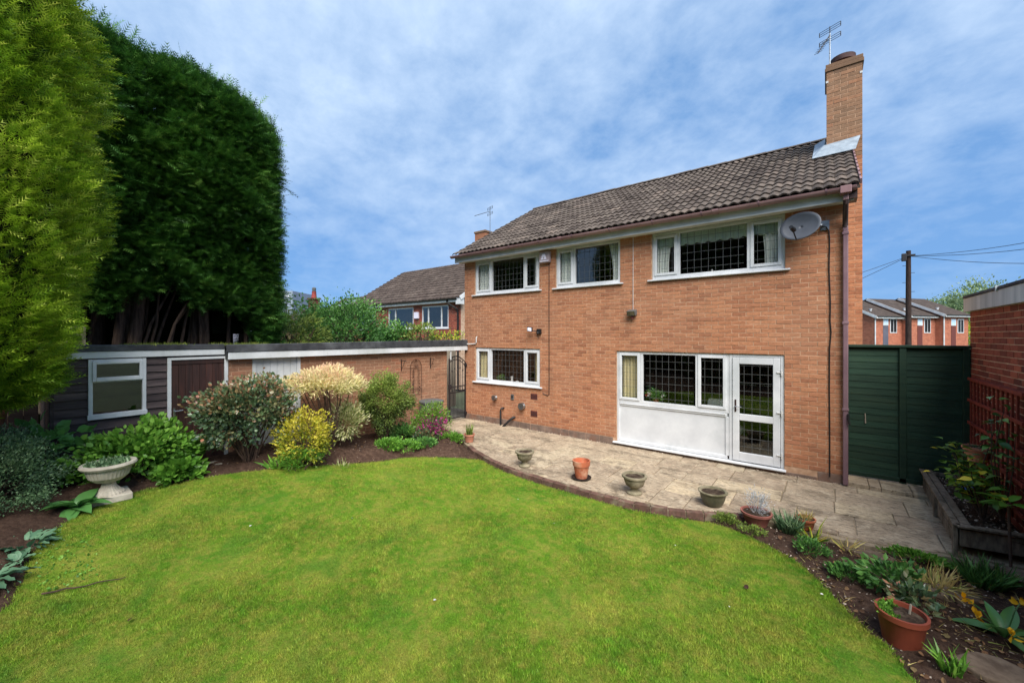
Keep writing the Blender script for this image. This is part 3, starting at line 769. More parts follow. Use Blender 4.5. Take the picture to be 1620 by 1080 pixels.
m.add([(HX0, HB, -.1), (HX1, HB, -.1), (HX1, HB, 4.5), (HX0, HB, 4.5)], [(3, 2, 1, 0)])
wall = m.obj('wall', M['mortar'], house)
BRK = brick_meshes(M['brick'])
place_bricks(lay(HX0, HX1, 0.15, 4.5, OPS), lambda u: (u, HY), 0, BRK, wall, M['brick'], 300)
# concrete and brick plinth
m = MB(); x = HX0
while x < HX1:
    w = random.choice((.225, .44, .44, .33)); xb = min(x + w, HX1)
    m.box(x + .004, xb - .004, HY - .004 + random.uniform(-.004, .003), HY + .05, -.08, .146 if xb < -3.6 or x > -.5 else .05); x += w
m.obj('plinth', M['plinth'], house, 0.006)
# rooms behind the windows
m = MB()
for (z0, z1) in ((-.02, 2.3), (2.42, 4.49)):
    for (xa, xb) in ((HX0 + .1, -4.4 if z1 < 3 else -5.35), (-4.3 if z1 < 3 else -5.25, HX1 - .1)) if z1 < 3 else ((HX0 + .1, -5.35), (-5.25, -3.1), (-3.0, HX1 - .1)):
        y0, y1 = HY + .30, 12.2
        m.add([(xa, y0, z0), (xb, y0, z0), (xb, y1, z0), (xa, y1, z0), (xa, y0, z1), (xb, y0, z1), (xb, y1, z1), (xa, y1, z1)], [(2, 3, 7, 6), (4, 5, 6, 7), (1, 2, 6, 5), (3, 0, 4, 7)])
m.obj('room_wall', M['room'], house)
m = MB()
for z0 in (-.01, 2.43): m.add([(HX0 + .1, HY + .25, z0), (HX1 - .1, HY + .25, z0), (HX1 - .1, 12.2, z0), (HX0 + .1, 12.2, z0)], [(0, 1, 2, 3)])
m.obj('room_floor', M['room_floor'], house)

def window(box, lights, name='window', sill=True, came=(.125, .15), bottom=None):
    """frame with lights (xa, xb, za, zb, casement); glass and lead in each"""
    a, b, z0, z1 = box; yf, yb = HY + .035, HY + .10
    m = MB()
    m.box(a + .003, a + .058, yf, yb, z0, z1); m.box(b - .058, b - .003, yf, yb, z0, z1)
    m.box(a + .058, b - .058, yf, yb, z1 - .055, z1); m.box(a + .058, b - .058, yf, yb, z0, z0 + .07)
    ls = sorted(lights)
    for l0, l1 in zip(ls[:-1], ls[1:]):
        mid = (l0[1] + l1[0]) / 2; m.box(mid - .028, mid + .028, yf, yb, z0 + .07, z1 - .055)
    w = m.obj(name, M['upvc'], house, 0.005)
    for (xa, xb, za, zb, cas) in lights:
        if cas:
            s = .052; f = MB(); y0, y1 = yf - .016, yf + .03
            f.box(xa - s, xa, y0, y1, za - s, zb + s); f.box(xb, xb + s, y0, y1, za - s, zb + s); f.box(xa, xb, y0, y1, zb, zb + s); f.box(xa, xb, y0, y1, za - s, za)
            f.obj('casement', M['upvc'], w, 0.006)
        gy = yf + .022
        g = MB().add([(xa - .01, gy, za - .01), (xb + .01, gy, za - .01), (xb + .01, gy, zb + .01), (xa - .01, gy, zb + .01)], [(0, 1, 2, 3)]); g.obj('pane', M['glass'], w)
        c = MB(); n = max(2, round((xb - xa) / came[0])); st = came[0]; off = ((xb - xa) - (n - 1) * st) / 2 
        xs_ = [xa + off + i * st for i in range(n)] if off > .02 else [xa + (i + .5) * (xb - xa) / n for i in range(n)]
        for x in xs_: c.box(x - .0026, x + .0026, gy - .005, gy - .001, za, zb)
        n = int((zb - za) / came[1]); z = za + came[1] * .55
        while z < zb - .02:
            c.box(xa, xb, gy - .0055, gy - .0015, z - .0026, z + .0026); z += came[1]
        c.obj('lead_came', M['lead'], w)
    if sill:
        m = MB(); m.hexa([(a - .075, HY - .055, z0 - .034), (b + .075, HY - .055, z0 - .034), (b + .075, HY + .06, z0 - .034), (a - .075, HY + .06, z0 - .034),
                          (a - .075, HY - .055, z0 - .008), (b + .075, HY - .055, z0 - .008), (b + .075, HY + .06, z0 + .012), (a - .075, HY + .06, z0 + .012)])
        m.obj('sill', M['upvc'], w, 0.005)
    return w
zt = 4.31
window((-7.757, -5.575, 3.49, 4.425), [(-7.66, -7.24, 3.615, zt, 1), (-7.10, -6.135, 3.58, 4.35, 0), (-5.98, -5.68, 3.615, zt, 1)])
window((-5.10, -3.481, 3.49, 4.425), [(-5.0, -4.70, 3.615, zt, 1), (-4.535, -3.55, 3.58, 4.35, 0)])
window((-2.804, -0.548, 3.49, 4.425), [(-2.71, -2.37, 3.615, zt, 1), (-2.215, -1.165, 3.58, 4.35, 0), (-1.01, -0.65, 3.615, zt, 1)])
window((-7.733, -5.557, 1.085, 2.022), [(-7.635, -7.29, 1.20, 1.92, 1), (-7.11, -6.13, 1.165, 1.95, 0), (-5.965, -5.655, 1.20, 1.92, 1)])
# ground floor frame with panel and door
w5 = window((-3.566, -1.40, 0.925, 2.022), [(-3.46, -3.115, 1.04, 1.93, 1), (-2.945, -2.02, 0.995, 1.955, 0), (-1.88, -1.50, 1.04, 1.93, 1)], sill=False)
m = MB(); yf = HY + .035
m.box(-3.563, -3.508, yf, yf + .06, .09, .925); m.box(-3.508, -1.43, yf, yf + .06, .86, .922); m.box(-3.508, -1.43, yf, yf + .06, .09, .15); m.box(-1.46, -1.402, yf, yf + .06, .15, .86)
m.box(-3.50, -1.46, yf - .012, yf + .02, .893, .916)
m.obj('panel_frame', M['upvc'], w5, 0.005)
MB().box(-3.508, -1.46, yf + .02, yf + .04, .15, .86).obj('panel', M['upvc'], w5)
MB().hexa([(-3.63, HY - .06, .05), (-.53, HY - .06, .05), (-.53, HY + .1, .05), (-3.63, HY + .1, .05), (-3.63, HY - .06, .075), (-.53, HY - .06, .075), (-.53, HY + .1, .088), (-3.63, HY + .1, .088)]).obj('sill', M['upvc'], w5, 0.006)
# door
m = MB(); yf = HY + .03
m.box(-1.398, -1.345, yf, yf + .07, .09, 2.022); m.box(-.612, -.56, yf, yf + .07, .09, 2.022); m.box(-1.345, -.612, yf, yf + .07, 1.965, 2.022)
door = m.obj('door', M['upvc'], house, 0.005)
dx0, dx1, yd = -1.34, -.617, HY + .012
m = MB(); m.box(dx0, dx0 + .105, yd, yd + .06, .10, 1.96); m.box(dx1 - .105, dx1, yd, yd + .06, .10, 1.96)
m.box(dx0 + .105, dx1 - .105, yd, yd + .06, 1.845, 1.96); m.box(dx0 + .105, dx1 - .105, yd, yd + .06, .10, .255); m.box(dx0 + .105, dx1 - .105, yd, yd + .06, .83, .945)
m.obj('door_leaf', M['upvc'], door, 0.006)
for (za, zb) in ((.945, 1.845), (.255, .83)):
    xa, xb, gy = dx0 + .105, dx1 - .105, yd + .03
    MB().add([(xa, gy, za), (xb, gy, za), (xb, gy, zb), (xa, gy, zb)], [(0, 1, 2, 3)]).obj('pane', M['glass'], door)
    c = MB(); 
    for i in range(4): x = xa + (i + .62) * .122; c.box(x - .0026, x + .0026, gy - .005, gy - .001, za, zb)
    z = za + .11
    while z < zb - .03: c.box(xa, xb, gy - .0055, gy - .0015, z - .0026, z + .0026); z += .152
    c.obj('lead_came', M['lead'], door)
m = MB(); m.box(dx0 + .035, dx0 + .062, yd - .012, yd, .98, 1.20); m.obj('handle_plate', M['gutter_dark'], door, .004)
m = MB(); m.tube([(dx0 + .048, yd - .01, 1.08), (dx0 + .048, yd - .05, 1.08), (dx0 + .15, yd - .05, 1.075)], .008, 8); m.obj('handle', M['chrome'], door, smooth=True)
for z in (.30, 1.03, 1.72):
    m = MB(); m.box(dx1 - .05, dx1 + .04, yd - .016, yd, z - .008, z + .012); m.box(dx1 + .012, dx1 + .032, yd - .026, yd, z - .05, z + .05); m.obj('hinge', M['pvc_white'], door, .003)

# eaves
m = MB(); m.box(-8.30, .33, 7.955, 7.985, 4.405, 4.57); fascia = m.obj('fascia', M['white_paint'], house, .004)
m = MB(); m.box(-8.29, .32, 7.985, HY + .02, 4.425, 4.445); m.obj('soffit', M['soffit'], house)
def gutter_profile(x0, x1, y, z, r=.056, n=9):
    m = MB(); vs = []; pr = [(y - r * math.cos(t), z - r * math.sin(t)) for t in np.linspace(0, math.pi, n)] + [(y - (r - .006) * math.cos(t), z - (r - .006) * math.sin(t)) for t in np.linspace(math.pi, 0, n)]
    k = len(pr); m.add([(x0, a, b) for a, b in pr] + [(x1, a, b) for a, b in pr], [(i, (i + 1) % k, k + (i + 1) % k, k + i) for i in range(k)] + [tuple(range(k)), tuple(range(2 * k - 1, k - 1, -1))]); return m
gut = gutter_profile(-8.34, .36, 7.862, 4.585, .066).obj('gutter', M['gutter'], house, smooth=True)
for x in np.linspace(-8.0, .0, 10):
    m = MB(); pr = [(7.862 - .071 * math.cos(t), 4.585 - .071 * math.sin(t)) for t in np.linspace(-.15, math.pi, 9)]
    k = len(pr); m.add([(x - .012, a, b) for a, b in pr] + [(x + .012, a, b) for a, b in pr], [(i, i + 1, k + i + 1, k + i) for i in range(k - 1)]); m.obj('gutter_bracket', M['pipe'], gut)
for x in (-4.75, -1.55): 
    m = MB(); pr = [(7.862 - .074 * math.cos(t), 4.585 - .074 * math.sin(t)) for t in np.linspace(-.1, math.pi, 9)]; k = len(pr)
    m.add([(x - .05, a, b) for a, b in pr] + [(x + .05, a, b) for a, b in pr], [(i, i + 1, k + i + 1, k + i) for i in range(k - 1)]); m.obj('gutter_joint', M['gutter'], gut)
m = MB(); m.box(.165, .30, 7.79, 7.95, 4.49, 4.60); m.box(.20, .268, 7.86, 7.93, 4.40, 4.5); m.obj('hopper', M['gutter'], gut, .008)
m = MB(); m.tube([(.235, 7.895, 4.44), (.235, 7.90, 4.36), (.235, 8.10, 4.2), (.235, 8.145, 4.12), (.235, 8.145, 4.04)], .036, 10); m.obj('swan_neck', M['gutter_dark'], house, smooth=True)
m = MB(); m.bar((.238, 8.15, 4.06), (.238, 8.15, .02), .066, .066, (0, 1, 0)); dp = m.obj('downpipe', M['pipe'], house, .012)
for z in (3.95, 2.55, 1.2): MB().box(.198, .278, 8.11, 8.198, z - .02, z + .02).obj('pipe_clip', M['pipe'], dp, .004)

# roof
p_ang = math.atan2(6.90 - 4.585, 11.9 - 7.83); sl = math.hypot(6.90 - 4.585, 11.9 - 7.83)
m = MB(); X0, X1 = -8.30, .40
m.add([(X0, 7.86, RZ(7.86) - .06), (X1, 7.86, RZ(7.86) - .06), (X1, yr, RZ(yr) - .06), (X0, yr, RZ(yr) - .06), (X1, 2 * yr - 7.86, RZ(7.86) - .06), (X0, 2 * yr - 7.86, RZ(7.86) - .06)], [(0, 1, 2, 3), (3, 2, 4, 5)])
m.add([(X0, 7.86, RZ(7.86) - .06), (X1, 7.86, RZ(7.86) - .06), (X1, 7.86, RZ(7.86) - .01), (X0, 7.86, RZ(7.86) - .01)], [(0, 1, 2, 3)])
roof = m.obj('roof', M['tile'], house)
TW, TL, GA = .29, .38, sl / 15.6
def tile_mesh(tone):
    n = 12; v = []; f = []
    def prof(u): # two rolls per tile
        w = (u * 2) % 1.0; return .030 * max(0, math.sin(w * math.pi * 1.0)) ** 1.6 if True else 0
    us = np.linspace(0, 1, n + 1)
    jj = [random.uniform(-.006, .006) for _ in us]
    for yy, lift in ((0, .034), (TL, .004)):
        for i, u in enumerate(us): v.append(((u - .5) * TW, yy + (jj[i] if yy == 0 else 0), prof(u) + lift))
    for i, u in enumerate(us): v.append(((u - .5) * TW, jj[i] + .004, prof(u) + .006))
    k = n + 1
    for i in range(n): f.append((i, i + 1, k + i + 1, k + i)); f.append((2 * k + i, 2 * k + i + 1, i + 1, i))
    me = bpy.data.meshes.new('roof_tile'); me.from_pydata(v, [], f); me.update(); me.materials.append(M['tile'])
    a = me.attributes.new('tone', 'FLOAT', 'POINT'); a.data.foreach_set('value', np.full(len(v), tone, dtype=np.float32)); return me
TM = [tile_mesh((i + .5) / 12) for i in range(12)]
tiles = []
nx = int(round((X1 - X0) / TW))
for rw in range(16):
    for cx_ in range(nx):
        x = X0 + (cx_ + .5) * (X1 - X0) / nx; u = rw * GA + .045
        y = 7.83 + u * math.cos(p_ang); z = 4.585 + u * math.sin(p_ang)
        if x > -.06 and 10.25 < y < 11.3: continue
        if u + TL > sl + .15: continue
        tiles.append((depth(x, y), x, y, z))
tiles.sort()
tb = [(np.array([v.co for v in me.vertices]), np.array([p.vertices for p in me.polygons])) for me in TM]
ca, sa = math.cos(p_ang), math.sin(p_ang); VV, FF, TT = [], [], []
for i, (d_, x, y, z) in enumerate(tiles):
    k_ = min(max(int(random.gauss(6, 3)), 0), 11); z += random.uniform(-.004, .006); r_ = p_ang + random.uniform(-.008, .008)
    if i < 300: inst('roof_tile', TM[k_], roof, (x + random.uniform(-.004, .004), y, z), (1, 1, 1), (r_, 0, random.uniform(-.012, .012)))
    else:
        bv, bf = tb[k_]; FF.append(bf + len(VV) * len(bv)); VV.append(np.column_stack([x + bv[:, 0], y + bv[:, 1] * ca - bv[:, 2] * sa, z + bv[:, 1] * sa + bv[:, 2] * ca])); TT.append(np.full(len(bv), (k_ + .5) / 12))
if VV: obj_np('far_tiles', np.concatenate(VV), np.concatenate(FF), M['tile'], roof, np.concatenate(TT), kind='stuff')
def ridge_mesh(L, r=.12):
    m = MB(); n = 7; pr = [(-r * math.cos(t), .06 * math.sin(t) + .0) for t in np.linspace(0, math.pi, n)]
    m.add([(-L / 2, a, b) for a, b in pr] + [(L / 2, a, b * 1.12) for a, b in pr], [(i, i + 1, n + i + 1, n + i) for i in range(n - 1)] + [tuple(range(n)), tuple(range(2 * n - 1, n - 1, -1))])
    me = bpy.data.meshes.new('ridge_tile'); me.from_pydata(m.v, [], m.f); me.update(); me.materials.append(M['tile'])
    a = me.attributes.new('tone', 'FLOAT', 'POINT'); a.data.foreach_set('value', np.full(len(m.v), .55, dtype=np.float32)); return me
RM = ridge_mesh(.44)
x = X0 + .22
while x < X1:
    inst('ridge_tile', RM, roof, (x, yr, RZ(yr) + .0 + random.uniform(-.006, .006)), (1, 1, 1), (0, random.uniform(-.01, .01), 0)); x += .445
# verge pieces at the right-hand end of the roof
m = MB()
for rw in range(16):
    u = rw * GA + .04; y = 7.83 + u * ca; z = 4.585 + u * sa
    MB().bar((X1 + .008, y - .01, z + .035), (X1 + .008, y + GA * ca * .97, z + GA * sa * .97 + .012), .022, .075).obj('verge_piece', M['gutter'], roof)
MB().hexa([(HX1 - .01, 7.9, 4.42), (X1 - .03, 7.9, 4.42), (X1 - .03, 8.2, 4.42), (HX1 - .01, 8.2, 4.42), (HX1 - .01, 7.9, RZ(7.9) - .07), (X1 - .03, 7.9, RZ(7.9) - .07), (X1 - .03, 8.2, RZ(8.2) - .07), (HX1 - .01, 8.2, RZ(8.2) - .07)]).obj('eaves_end', M['gutter_dark'], roof)

# chimney stack on the gable
CY0, CY1 = 10.27, 11.2
m = MB(); m.box(0.005, .552, CY0 + .0045, CY1, 4.6, 7.64); m.box(HX1 - .02, .552, CY0 + .0045, CY1, -.1, 4.598)
chim = m.obj('chimney', M['mortar'], house)
CB = brick_meshes(M['brick_old'])
place_bricks(lay(0.0, .557, 5.85, 7.65, shift=.0), lambda u: (u, CY0), 0, CB, chim, M['brick_old'], 0)
place_bricks(lay(HX1, .557, 1.5, 5.85, shift=.107), lambda u: (u, CY0), 0, BRK, chim, M['brick'], 0, kname='lower_brickwork')
m = MB(); m.box(-.02, .577, CY0 - .02, CY1 + .02, 7.652, 7.725); m.box(-.008, .565, CY0 - .008, CY1 + .008, 7.727, 7.80); m.obj('chimney_cap', M['brick_old'], chim, .008)
m = MB(); m.lathe([(.13, 0), (.125, .10), (.135, .11), (.20, .12), (.205, .215), (.16, .225), (.10, .20)], (.27, 10.62, 7.80), 24); m.obj('chimney_pot', M['clay_dark'], chim, smooth=True)
m = MB(); m.lathe([(.145, .0), (.14, .115)], (.27, 10.62, 7.80), 24); m.obj('pot_neck', M['clay_red'], chim, smooth=True)
m = MB(); zf = RZ(CY0)
m.hexa([(-.22, CY0 - .33, RZ(CY0 - .33) + .075), (.44, CY0 - .28, RZ(CY0 - .28) + .075), (.52, CY0 - .012, zf + .24), (-.03, CY0 - .012, zf + .20),
        (-.22, CY0 - .33, RZ(CY0 - .33) + .085), (.44, CY0 - .28, RZ(CY0 - .28) + .085), (.52, CY0 - .008, zf + .26), (-.03, CY0 - .008, zf + .22)])
m.hexa([(-.22, CY0 - .33, RZ(CY0 - .33) + .074), (-.028, CY0 - .02, zf + .2), (-.012, CY1, RZ(CY1) + .15), (-.20, CY1, RZ(CY1) + .08), (-.22, CY0 - .33, RZ(CY0 - .33) + .083), (-.028, CY0 - .02, zf + .21), (-.012, CY1, RZ(CY1) + .18), (-.20, CY1, RZ(CY1) + .09)])
m.obj('flashing', M['flashing'], chim)
for x, z in ((.015, 7.45), (.535, 7.45)): MB().box(x - .02, x + .02, CY0 - .006, CY0, z - .02, z + .02).obj('strap_fixing', M['pvc_white'], chim)
# second chimney beyond the ridge, far left
m = MB(); m.box(-10.2, -9.45, 14.6, 15.2, 4.5, 6.95)
# air bricks, waste pipes, flue terminals
for x, z in ((-5.73, .835), (-5.73, .41)):
    m = MB(); m.box(x - .1, x + .1, HY - .006, HY + .03, z - .07, z + .07); v = m.obj('air_brick', M['vent'], wall)
    m = MB()
    for i in range(6):
        for j_ in range(3): m.box(x - .085 + i * .03, x - .068 + i * .03, HY - .0085, HY - .004, z - .05 + j_ * .035, z - .028 + j_ * .035)
    m.obj('air_brick_slots', M['black'], wall)
m = MB(); x = -6.41; m.box(x - .045, x + .045, HY - .02, HY + .01, .69, .83); v = m.obj('vent_cover', M['grey_plastic'], wall, .006)
MB().box(x - .02, x + .02, HY - .026, HY - .018, .73, .80).obj('vent_slot', M['black'], wall)
for x, z, s in ((-6.97, .70, 1.0), (-6.06, .57, 1.35)):
    m = MB(); m.tube([(x, HY + .02, z), (x, HY - .09, z)], .045 * s, 16); m.tube([(x, HY - .10, z), (x, HY - .12, z)], .066 * s, 16); m.tube([(x, HY - .03, z), (x, HY - .04, z)], .066 * s, 16)
    m.obj('flue_terminal', M['chrome'], wall, smooth=True)
m = MB(); m.tube([(-6.70, HY + .02, .44), (-6.70, HY - .05, .45), (-6.73, HY - .09, .43), (-6.74, HY - .09, .38), (-6.74, HY - .09, .0)], .024, 10); m.obj('waste_pipe', M['black'], wall, smooth=True)
m = MB(); m.tube([(-6.33, HY + .02, .25), (-6.36, HY - .05, .24), (-6.42, HY - .10, .18), (-6.60, HY - .16, -.01)], .03, 10); m.obj('waste_pipe', M['black'], wall, smooth=True)
m = MB(); m.tube([(-7.98, 8.12, 2.12), (-7.86, HY - .03, 2.12), (-7.70, HY - .03, 2.13), (-7.67, HY - .03, 2.16), (-7.67, HY - .03, 2.30), (-7.67, HY + .01, 2.33)], .014, 8); m.obj('overflow_pipe', M['pvc_white'], wall, smooth=True)
# ---------------------------------------------------------------- curtains and things on sills
def curtain(label, xa, xb, za, zb, m, folds=5, y=HY + .135, tie=0.0, side=1, group=None):
    n = folds * 6 + 1; rows = 9; v = []
    for r_ in range(rows):
        t = r_ / (rows - 1); z = zb + (za - zb) * t
        sh = tie * math.sin(min(t * 1.3, 1) * math.pi / 2) * (xb - xa)
        a, b = (xa, xb - sh) if side > 0 else (xa + sh, xb)
        for i in range(n):
            u = i / (n - 1); v.append((a + (b - a) * u, y + .022 * math.sin(u * folds * 2 * math.pi + .6 * math.sin(t * 3)) * (.5 + .5 * t), z))
    F = [(r_ * n + i, r_ * n + i + 1, (r_ + 1) * n + i + 1, (r_ + 1) * n + i) for r_ in range(rows - 1) for i in range(n - 1)]
    o = obj_np('curtain', v, F, m, None, None, True, label, 'curtain', group)
    s = o.modifiers.new('thickness', 'SOLIDIFY'); s.thickness = .004
    return o
curtain('off white curtain in the left casement of the upstairs window nearest the gate', -7.70, -7.22, 3.5, 4.40, M['curtain_white'], 6)
curtain('pale curtain edge at the right of the upstairs window nearest the gate', -5.80, -5.62, 3.5, 4.40, M['curtain_white'], 2)
curtain('off white curtain in the left casement of the middle upstairs window', -5.03, -4.66, 3.5, 4.40, M['curtain_white'], 5)
curtain('pale curtain at the right end of the middle upstairs window', -3.80, -3.52, 3.5, 4.40, M['curtain_white'], 3, tie=.35, side=-1)
curtain('pale gathered curtain at the left of the upstairs window by the satellite dish', -2.75, -2.42, 3.5, 4.40, M['curtain_white'], 5, tie=.25, side=1)
curtain('pale gathered curtain at the right of the upstairs window by the satellite dish', -.92, -.60, 3.5, 4.40, M['curtain_white'], 4, tie=.2, side=-1)
curtain('cream curtain at the left of the kitchen window by the iron gate', -7.66, -7.30, 1.1, 2.0, M['curtain_cream'], 5)
curtain('cream curtain at the right of the kitchen window by the iron gate', -5.78, -5.62, 1.1, 2.0, M['curtain_cream'], 2)
curtain('cream curtain in the left casement above the white panel', -3.48, -3.12, .95, 2.0, M['curtain_cream'], 5)
# scalloped net valance upstairs
v = []; n = 121
for r_ in range(5):
    for i in range(n):
        u = i / (n - 1); x = -2.76 + u * 2.17; low = 4.16 - .035 * abs(math.sin(u * math.pi * 11)) ; z = 4.42 + (low - 4.42) * r_ / 4
        v.append((x, HY + .118 + .006 * math.sin(u * 120), z))
o = obj_np('valance', v, [(r_ * n + i, r_ * n + i + 1, (r_ + 1) * n + i + 1, (r_ + 1) * n + i) for r_ in range(4) for i in range(n - 1)], M['curtain_mint'], None, None, True, 'pale scalloped net valance across the top of the upstairs window by the satellite dish', 'valance')
o.modifiers.new('thickness', 'SOLIDIFY').thickness = .003

def bunch(name, label, cat, c, r, n, ml, size, extra=(), pot=None, potm=None, up=-.2, templ=LEAF, group=None, clumps=24, spread=.25, rise=.3):
    """a small plant: foliage with optional flowers"""
    t = thing(name, label, cat, (c[0], c[1], c[2] - r[2]), group)
    P, Dn, idx, k = crown_points(c, r, n, clumps, spread, .45, up)
    V, F, tt = scatter(P, Dn + rng.normal(size=P.shape) * .5 + np.array([0, 0, rise]), size * rng.uniform(.7, 1.25, n), templ, np.clip(rng.normal(.5, .25, n), 0, 1))
    obj_np('foliage', V, F, ml, t, tt)
    for nm, mm, cnt, sz in extra:
        P, Dn, _, _ = crown_points(c, np.array(r) * 1.05, cnt, max(4, cnt // 12), .10, .9, .1)
        V, F, tt = scatter(P, Dn + rng.normal(size=P.shape) * .8, sz, ROUND, rng.random(cnt)); obj_np(nm, V, F, mm, t, tt)
    return t
t = bunch('flowering_plant', 'small red and white flowering plant on the sill inside the big ground floor window', 'plant', (-2.80, HY + .24, 1.08), (.17, .07, .10), 260, M['lf_mid'], .06,
          (('red_flower', M['petal_red'], 26, .05), ('white_flower', M['petal_white'], 34, .05)))
MB().lathe([(.045, 0), (.065, .1), (.06, .1), (.05, .085)], (-2.80, HY + .24, .935), 16).obj('pot', M['terracotta'], t, smooth=True)
m = MB().lathe([(.03, 0), (.035, .05), (.028, .10), (.045, .17), (.04, .17), (.024, .10)], (-6.58, HY + .19, 1.10), 16)
m.obj('vase', M['pvc_white'], smooth=True, label='slim white vase on the kitchen window sill', cat='vase')
bunch('sill_plant', 'small green pot plant on the kitchen window sill', 'plant', (-6.95, HY + .19, 1.19), (.10, .06, .08), 90, M['lf_mid'], .05)
MB().lathe([(.04, 0), (.05, .03), (.045, .06), (.03, .065)], (-6.40, HY + .19, 1.10), 16).obj('bowl', M['pvc_white'], smooth=True, label='small pale dish beside the white vase on the sill', cat='dish')
MB().lathe([(.022, 0), (.026, .03), (.012, .06), (.02, .09), (.004, .1)], (-1.72, HY + .2, 3.52), 12).obj('ornament', M['pvc_white'], smooth=True, label='tiny white ornament on the upstairs sill by the satellite dish', cat='ornament')
m = MB(); 
t = thing('armchair', 'pale rounded chair back behind the right casement beside the glazed door', 'chair', (-1.7, 9.1, 0))
m.hexa([(-2.0, 9.0, .4), (-1.35, 9.0, .4), (-1.35, 9.15, .4), (-2.0, 9.15, .4), (-1.93, 9.0, 1.06), (-1.42, 9.0, 1.06), (-1.42, 9.12, 1.06), (-1.93, 9.12, 1.06)]); m.obj('backrest', M['curtain_white'], t, .05, seg=4)
MB().box(-1.98, -1.37, 9.15, 9.7, .3, .45).obj('seat', M['curtain_white'], t, .04, seg=3)
for x in (-1.94, -1.41):
    for y in (9.05, 9.65): MB().box(x - .02, x + .02, y - .02, y + .02, 0, .4).obj('leg', M['door_brown'], t)

# ---------------------------------------------------------------- fittings on the house wall
d = thing('satellite_dish', 'grey oval satellite dish on the brick wall beside the upstairs window', 'satellite dish', (-.2, 8.2, 3.9))
ax = Vector((-.30, -1.0, .28)).normalized(); cx0 = Vector((-.335, 7.93, 4.12))
bx_ = ax.cross(Vector((0, 0, 1))).normalized(); by_ = bx_.cross(ax).normalized()
v = []; f = []; nr, na = 7, 40
for i in range(nr):
    for k_ in range(na):
        a = 2 * math.pi * k_ / na; rr = i / (nr - 1)
        v.append(cx0 + bx_ * (.285 * rr * math.cos(a)) + by_ * (.235 * rr * math.sin(a)) - ax * (.06 * (1 - rr * rr)))
for i in range(nr - 1):
    for k_ in range(na): f.append((i * na + k_, i * na + (k_ + 1) % na, (i + 1) * na + (k_ + 1) % na, (i + 1) * na + k_))
m = MB(); m.add(v, f); o = m.obj('reflector', M['grey_dish'], d, smooth=True); o.modifiers.new('thickness', 'SOLIDIFY').thickness = .008
lnb = cx0 + ax * .26 - by_ * .16
m = MB(); m.tube([cx0 - by_ * .235 - ax * .0, cx0 - by_ * .27 + ax * .06, lnb], .010, 8); m.obj('feed_arm', M['black'], d)
m = MB(); m.tube([lnb - ax * .02, lnb + ax * .05], .028, 12); m.tube([lnb - ax * .07, lnb - ax * .02], .036, 12); m.obj('receiver_head', M['black'], d, smooth=True)
m = MB(); m.tube([cx0 - ax * .065, cx0 - ax * .13, Vector((-.06, 8.10, 4.12)), Vector((-.02, 8.2, 4.12))], .02, 10); m.box(-.075, .04, 8.175, 8.198, 4.05, 4.20); m.obj('wall_bracket', M['metal'], d)
m = MB(); m.tube([(-.06, 8.10, 4.10), (.0, 8.15, 4.09), (.035, 8.185, 4.02), (.043, 8.19, 3.9)] + [(.045 + .008 * math.sin(z * 5), 8.188, z) for z in np.linspace(3.7, 2.6, 8)] + [(.062, 8.188, 2.4), (.043, 8.188, 2.15), (.04, 8.188, 1.5), (.045, 8.188, .8), (.045, 8.188, .10)], .009, 6)
m.obj('cable', M['black'], d, smooth=True)

a = thing('alarm_box', 'square pinkish grey alarm box with a pale triangle under the eaves', 'alarm', (-5.36, 8.2, 4.1))
MB().box(-5.51, -5.22, 8.10, 8.198, 4.12, 4.385).obj('cover', M['alarm'], a, .015)
MB().add([(-5.455, 8.094, 4.19), (-5.29, 8.094, 4.19), (-5.335, 8.094, 4.33), (-5.41, 8.094, 4.33), (-5.385, 8.094, 4.20), (-5.36, 8.094, 4.20), (-5.36, 8.094, 4.25), (-5.385, 8.094, 4.25)],
         [(0, 4, 7, 3), (1, 2, 6, 5), (3, 7, 6, 2), (0, 1, 5, 4)]).obj('emblem', M['alarm_mark'], a).modifiers.new('thickness', 'SOLIDIFY').thickness = -.004
MB().box(-5.49, -5.24, 8.092, 8.098, 4.14, 4.165).obj('emblem_bar', M['alarm_mark'], a)
m = MB().tube([(-5.278, 8.19, 4.12), (-5.282, 8.192, 3.3), (-5.28, 8.192, 2.2), (-5.28, 8.192, .93), (-5.31, 8.19, .90), (-5.42, 8.19, .925), (-5.46, 8.18, .955)], .008, 6)
m.obj('wall_cable', M['black'], smooth=True, label='thin black cable running down the brick wall below the alarm box', cat='cable')

l = thing('floodlight', 'grey box floodlight in the middle of the brick wall under a white wire', 'floodlight', (-3.19, 8.2, 2.8))
m = MB(); m.hexa([(-3.28, 8.09, 2.76), (-3.10, 8.09, 2.76), (-3.10, 8.19, 2.80), (-3.28, 8.19, 2.80), (-3.28, 8.04, 2.86), (-3.10, 8.04, 2.86), (-3.10, 8.17, 2.90), (-3.28, 8.17, 2.90)]); m.obj('housing', M['grey_plastic'], l, .008)
MB().hexa([(-3.265, 8.082, 2.775), (-3.115, 8.082, 2.775), (-3.115, 8.088, 2.775), (-3.265, 8.088, 2.775), (-3.265, 8.034, 2.855), (-3.115, 8.034, 2.855), (-3.115, 8.04, 2.855), (-3.265, 8.04, 2.855)]).obj('lens', M['glaze'], l)
m = MB(); m.tube([(-3.19, 8.14, 2.76), (-3.19, 8.15, 2.70)], .03, 12); m.obj('sensor', M['vent'], l)
MB().tube([(-3.19, 8.19, 2.9), (-3.19, 8.193, 4.43)], .006, 6).obj('wire', M['pvc_white'], l)
l = thing('security_light', 'small black twin floodlight with sensor on the brick wall left of centre', 'floodlight', (-5.6, 8.2, 2.45))
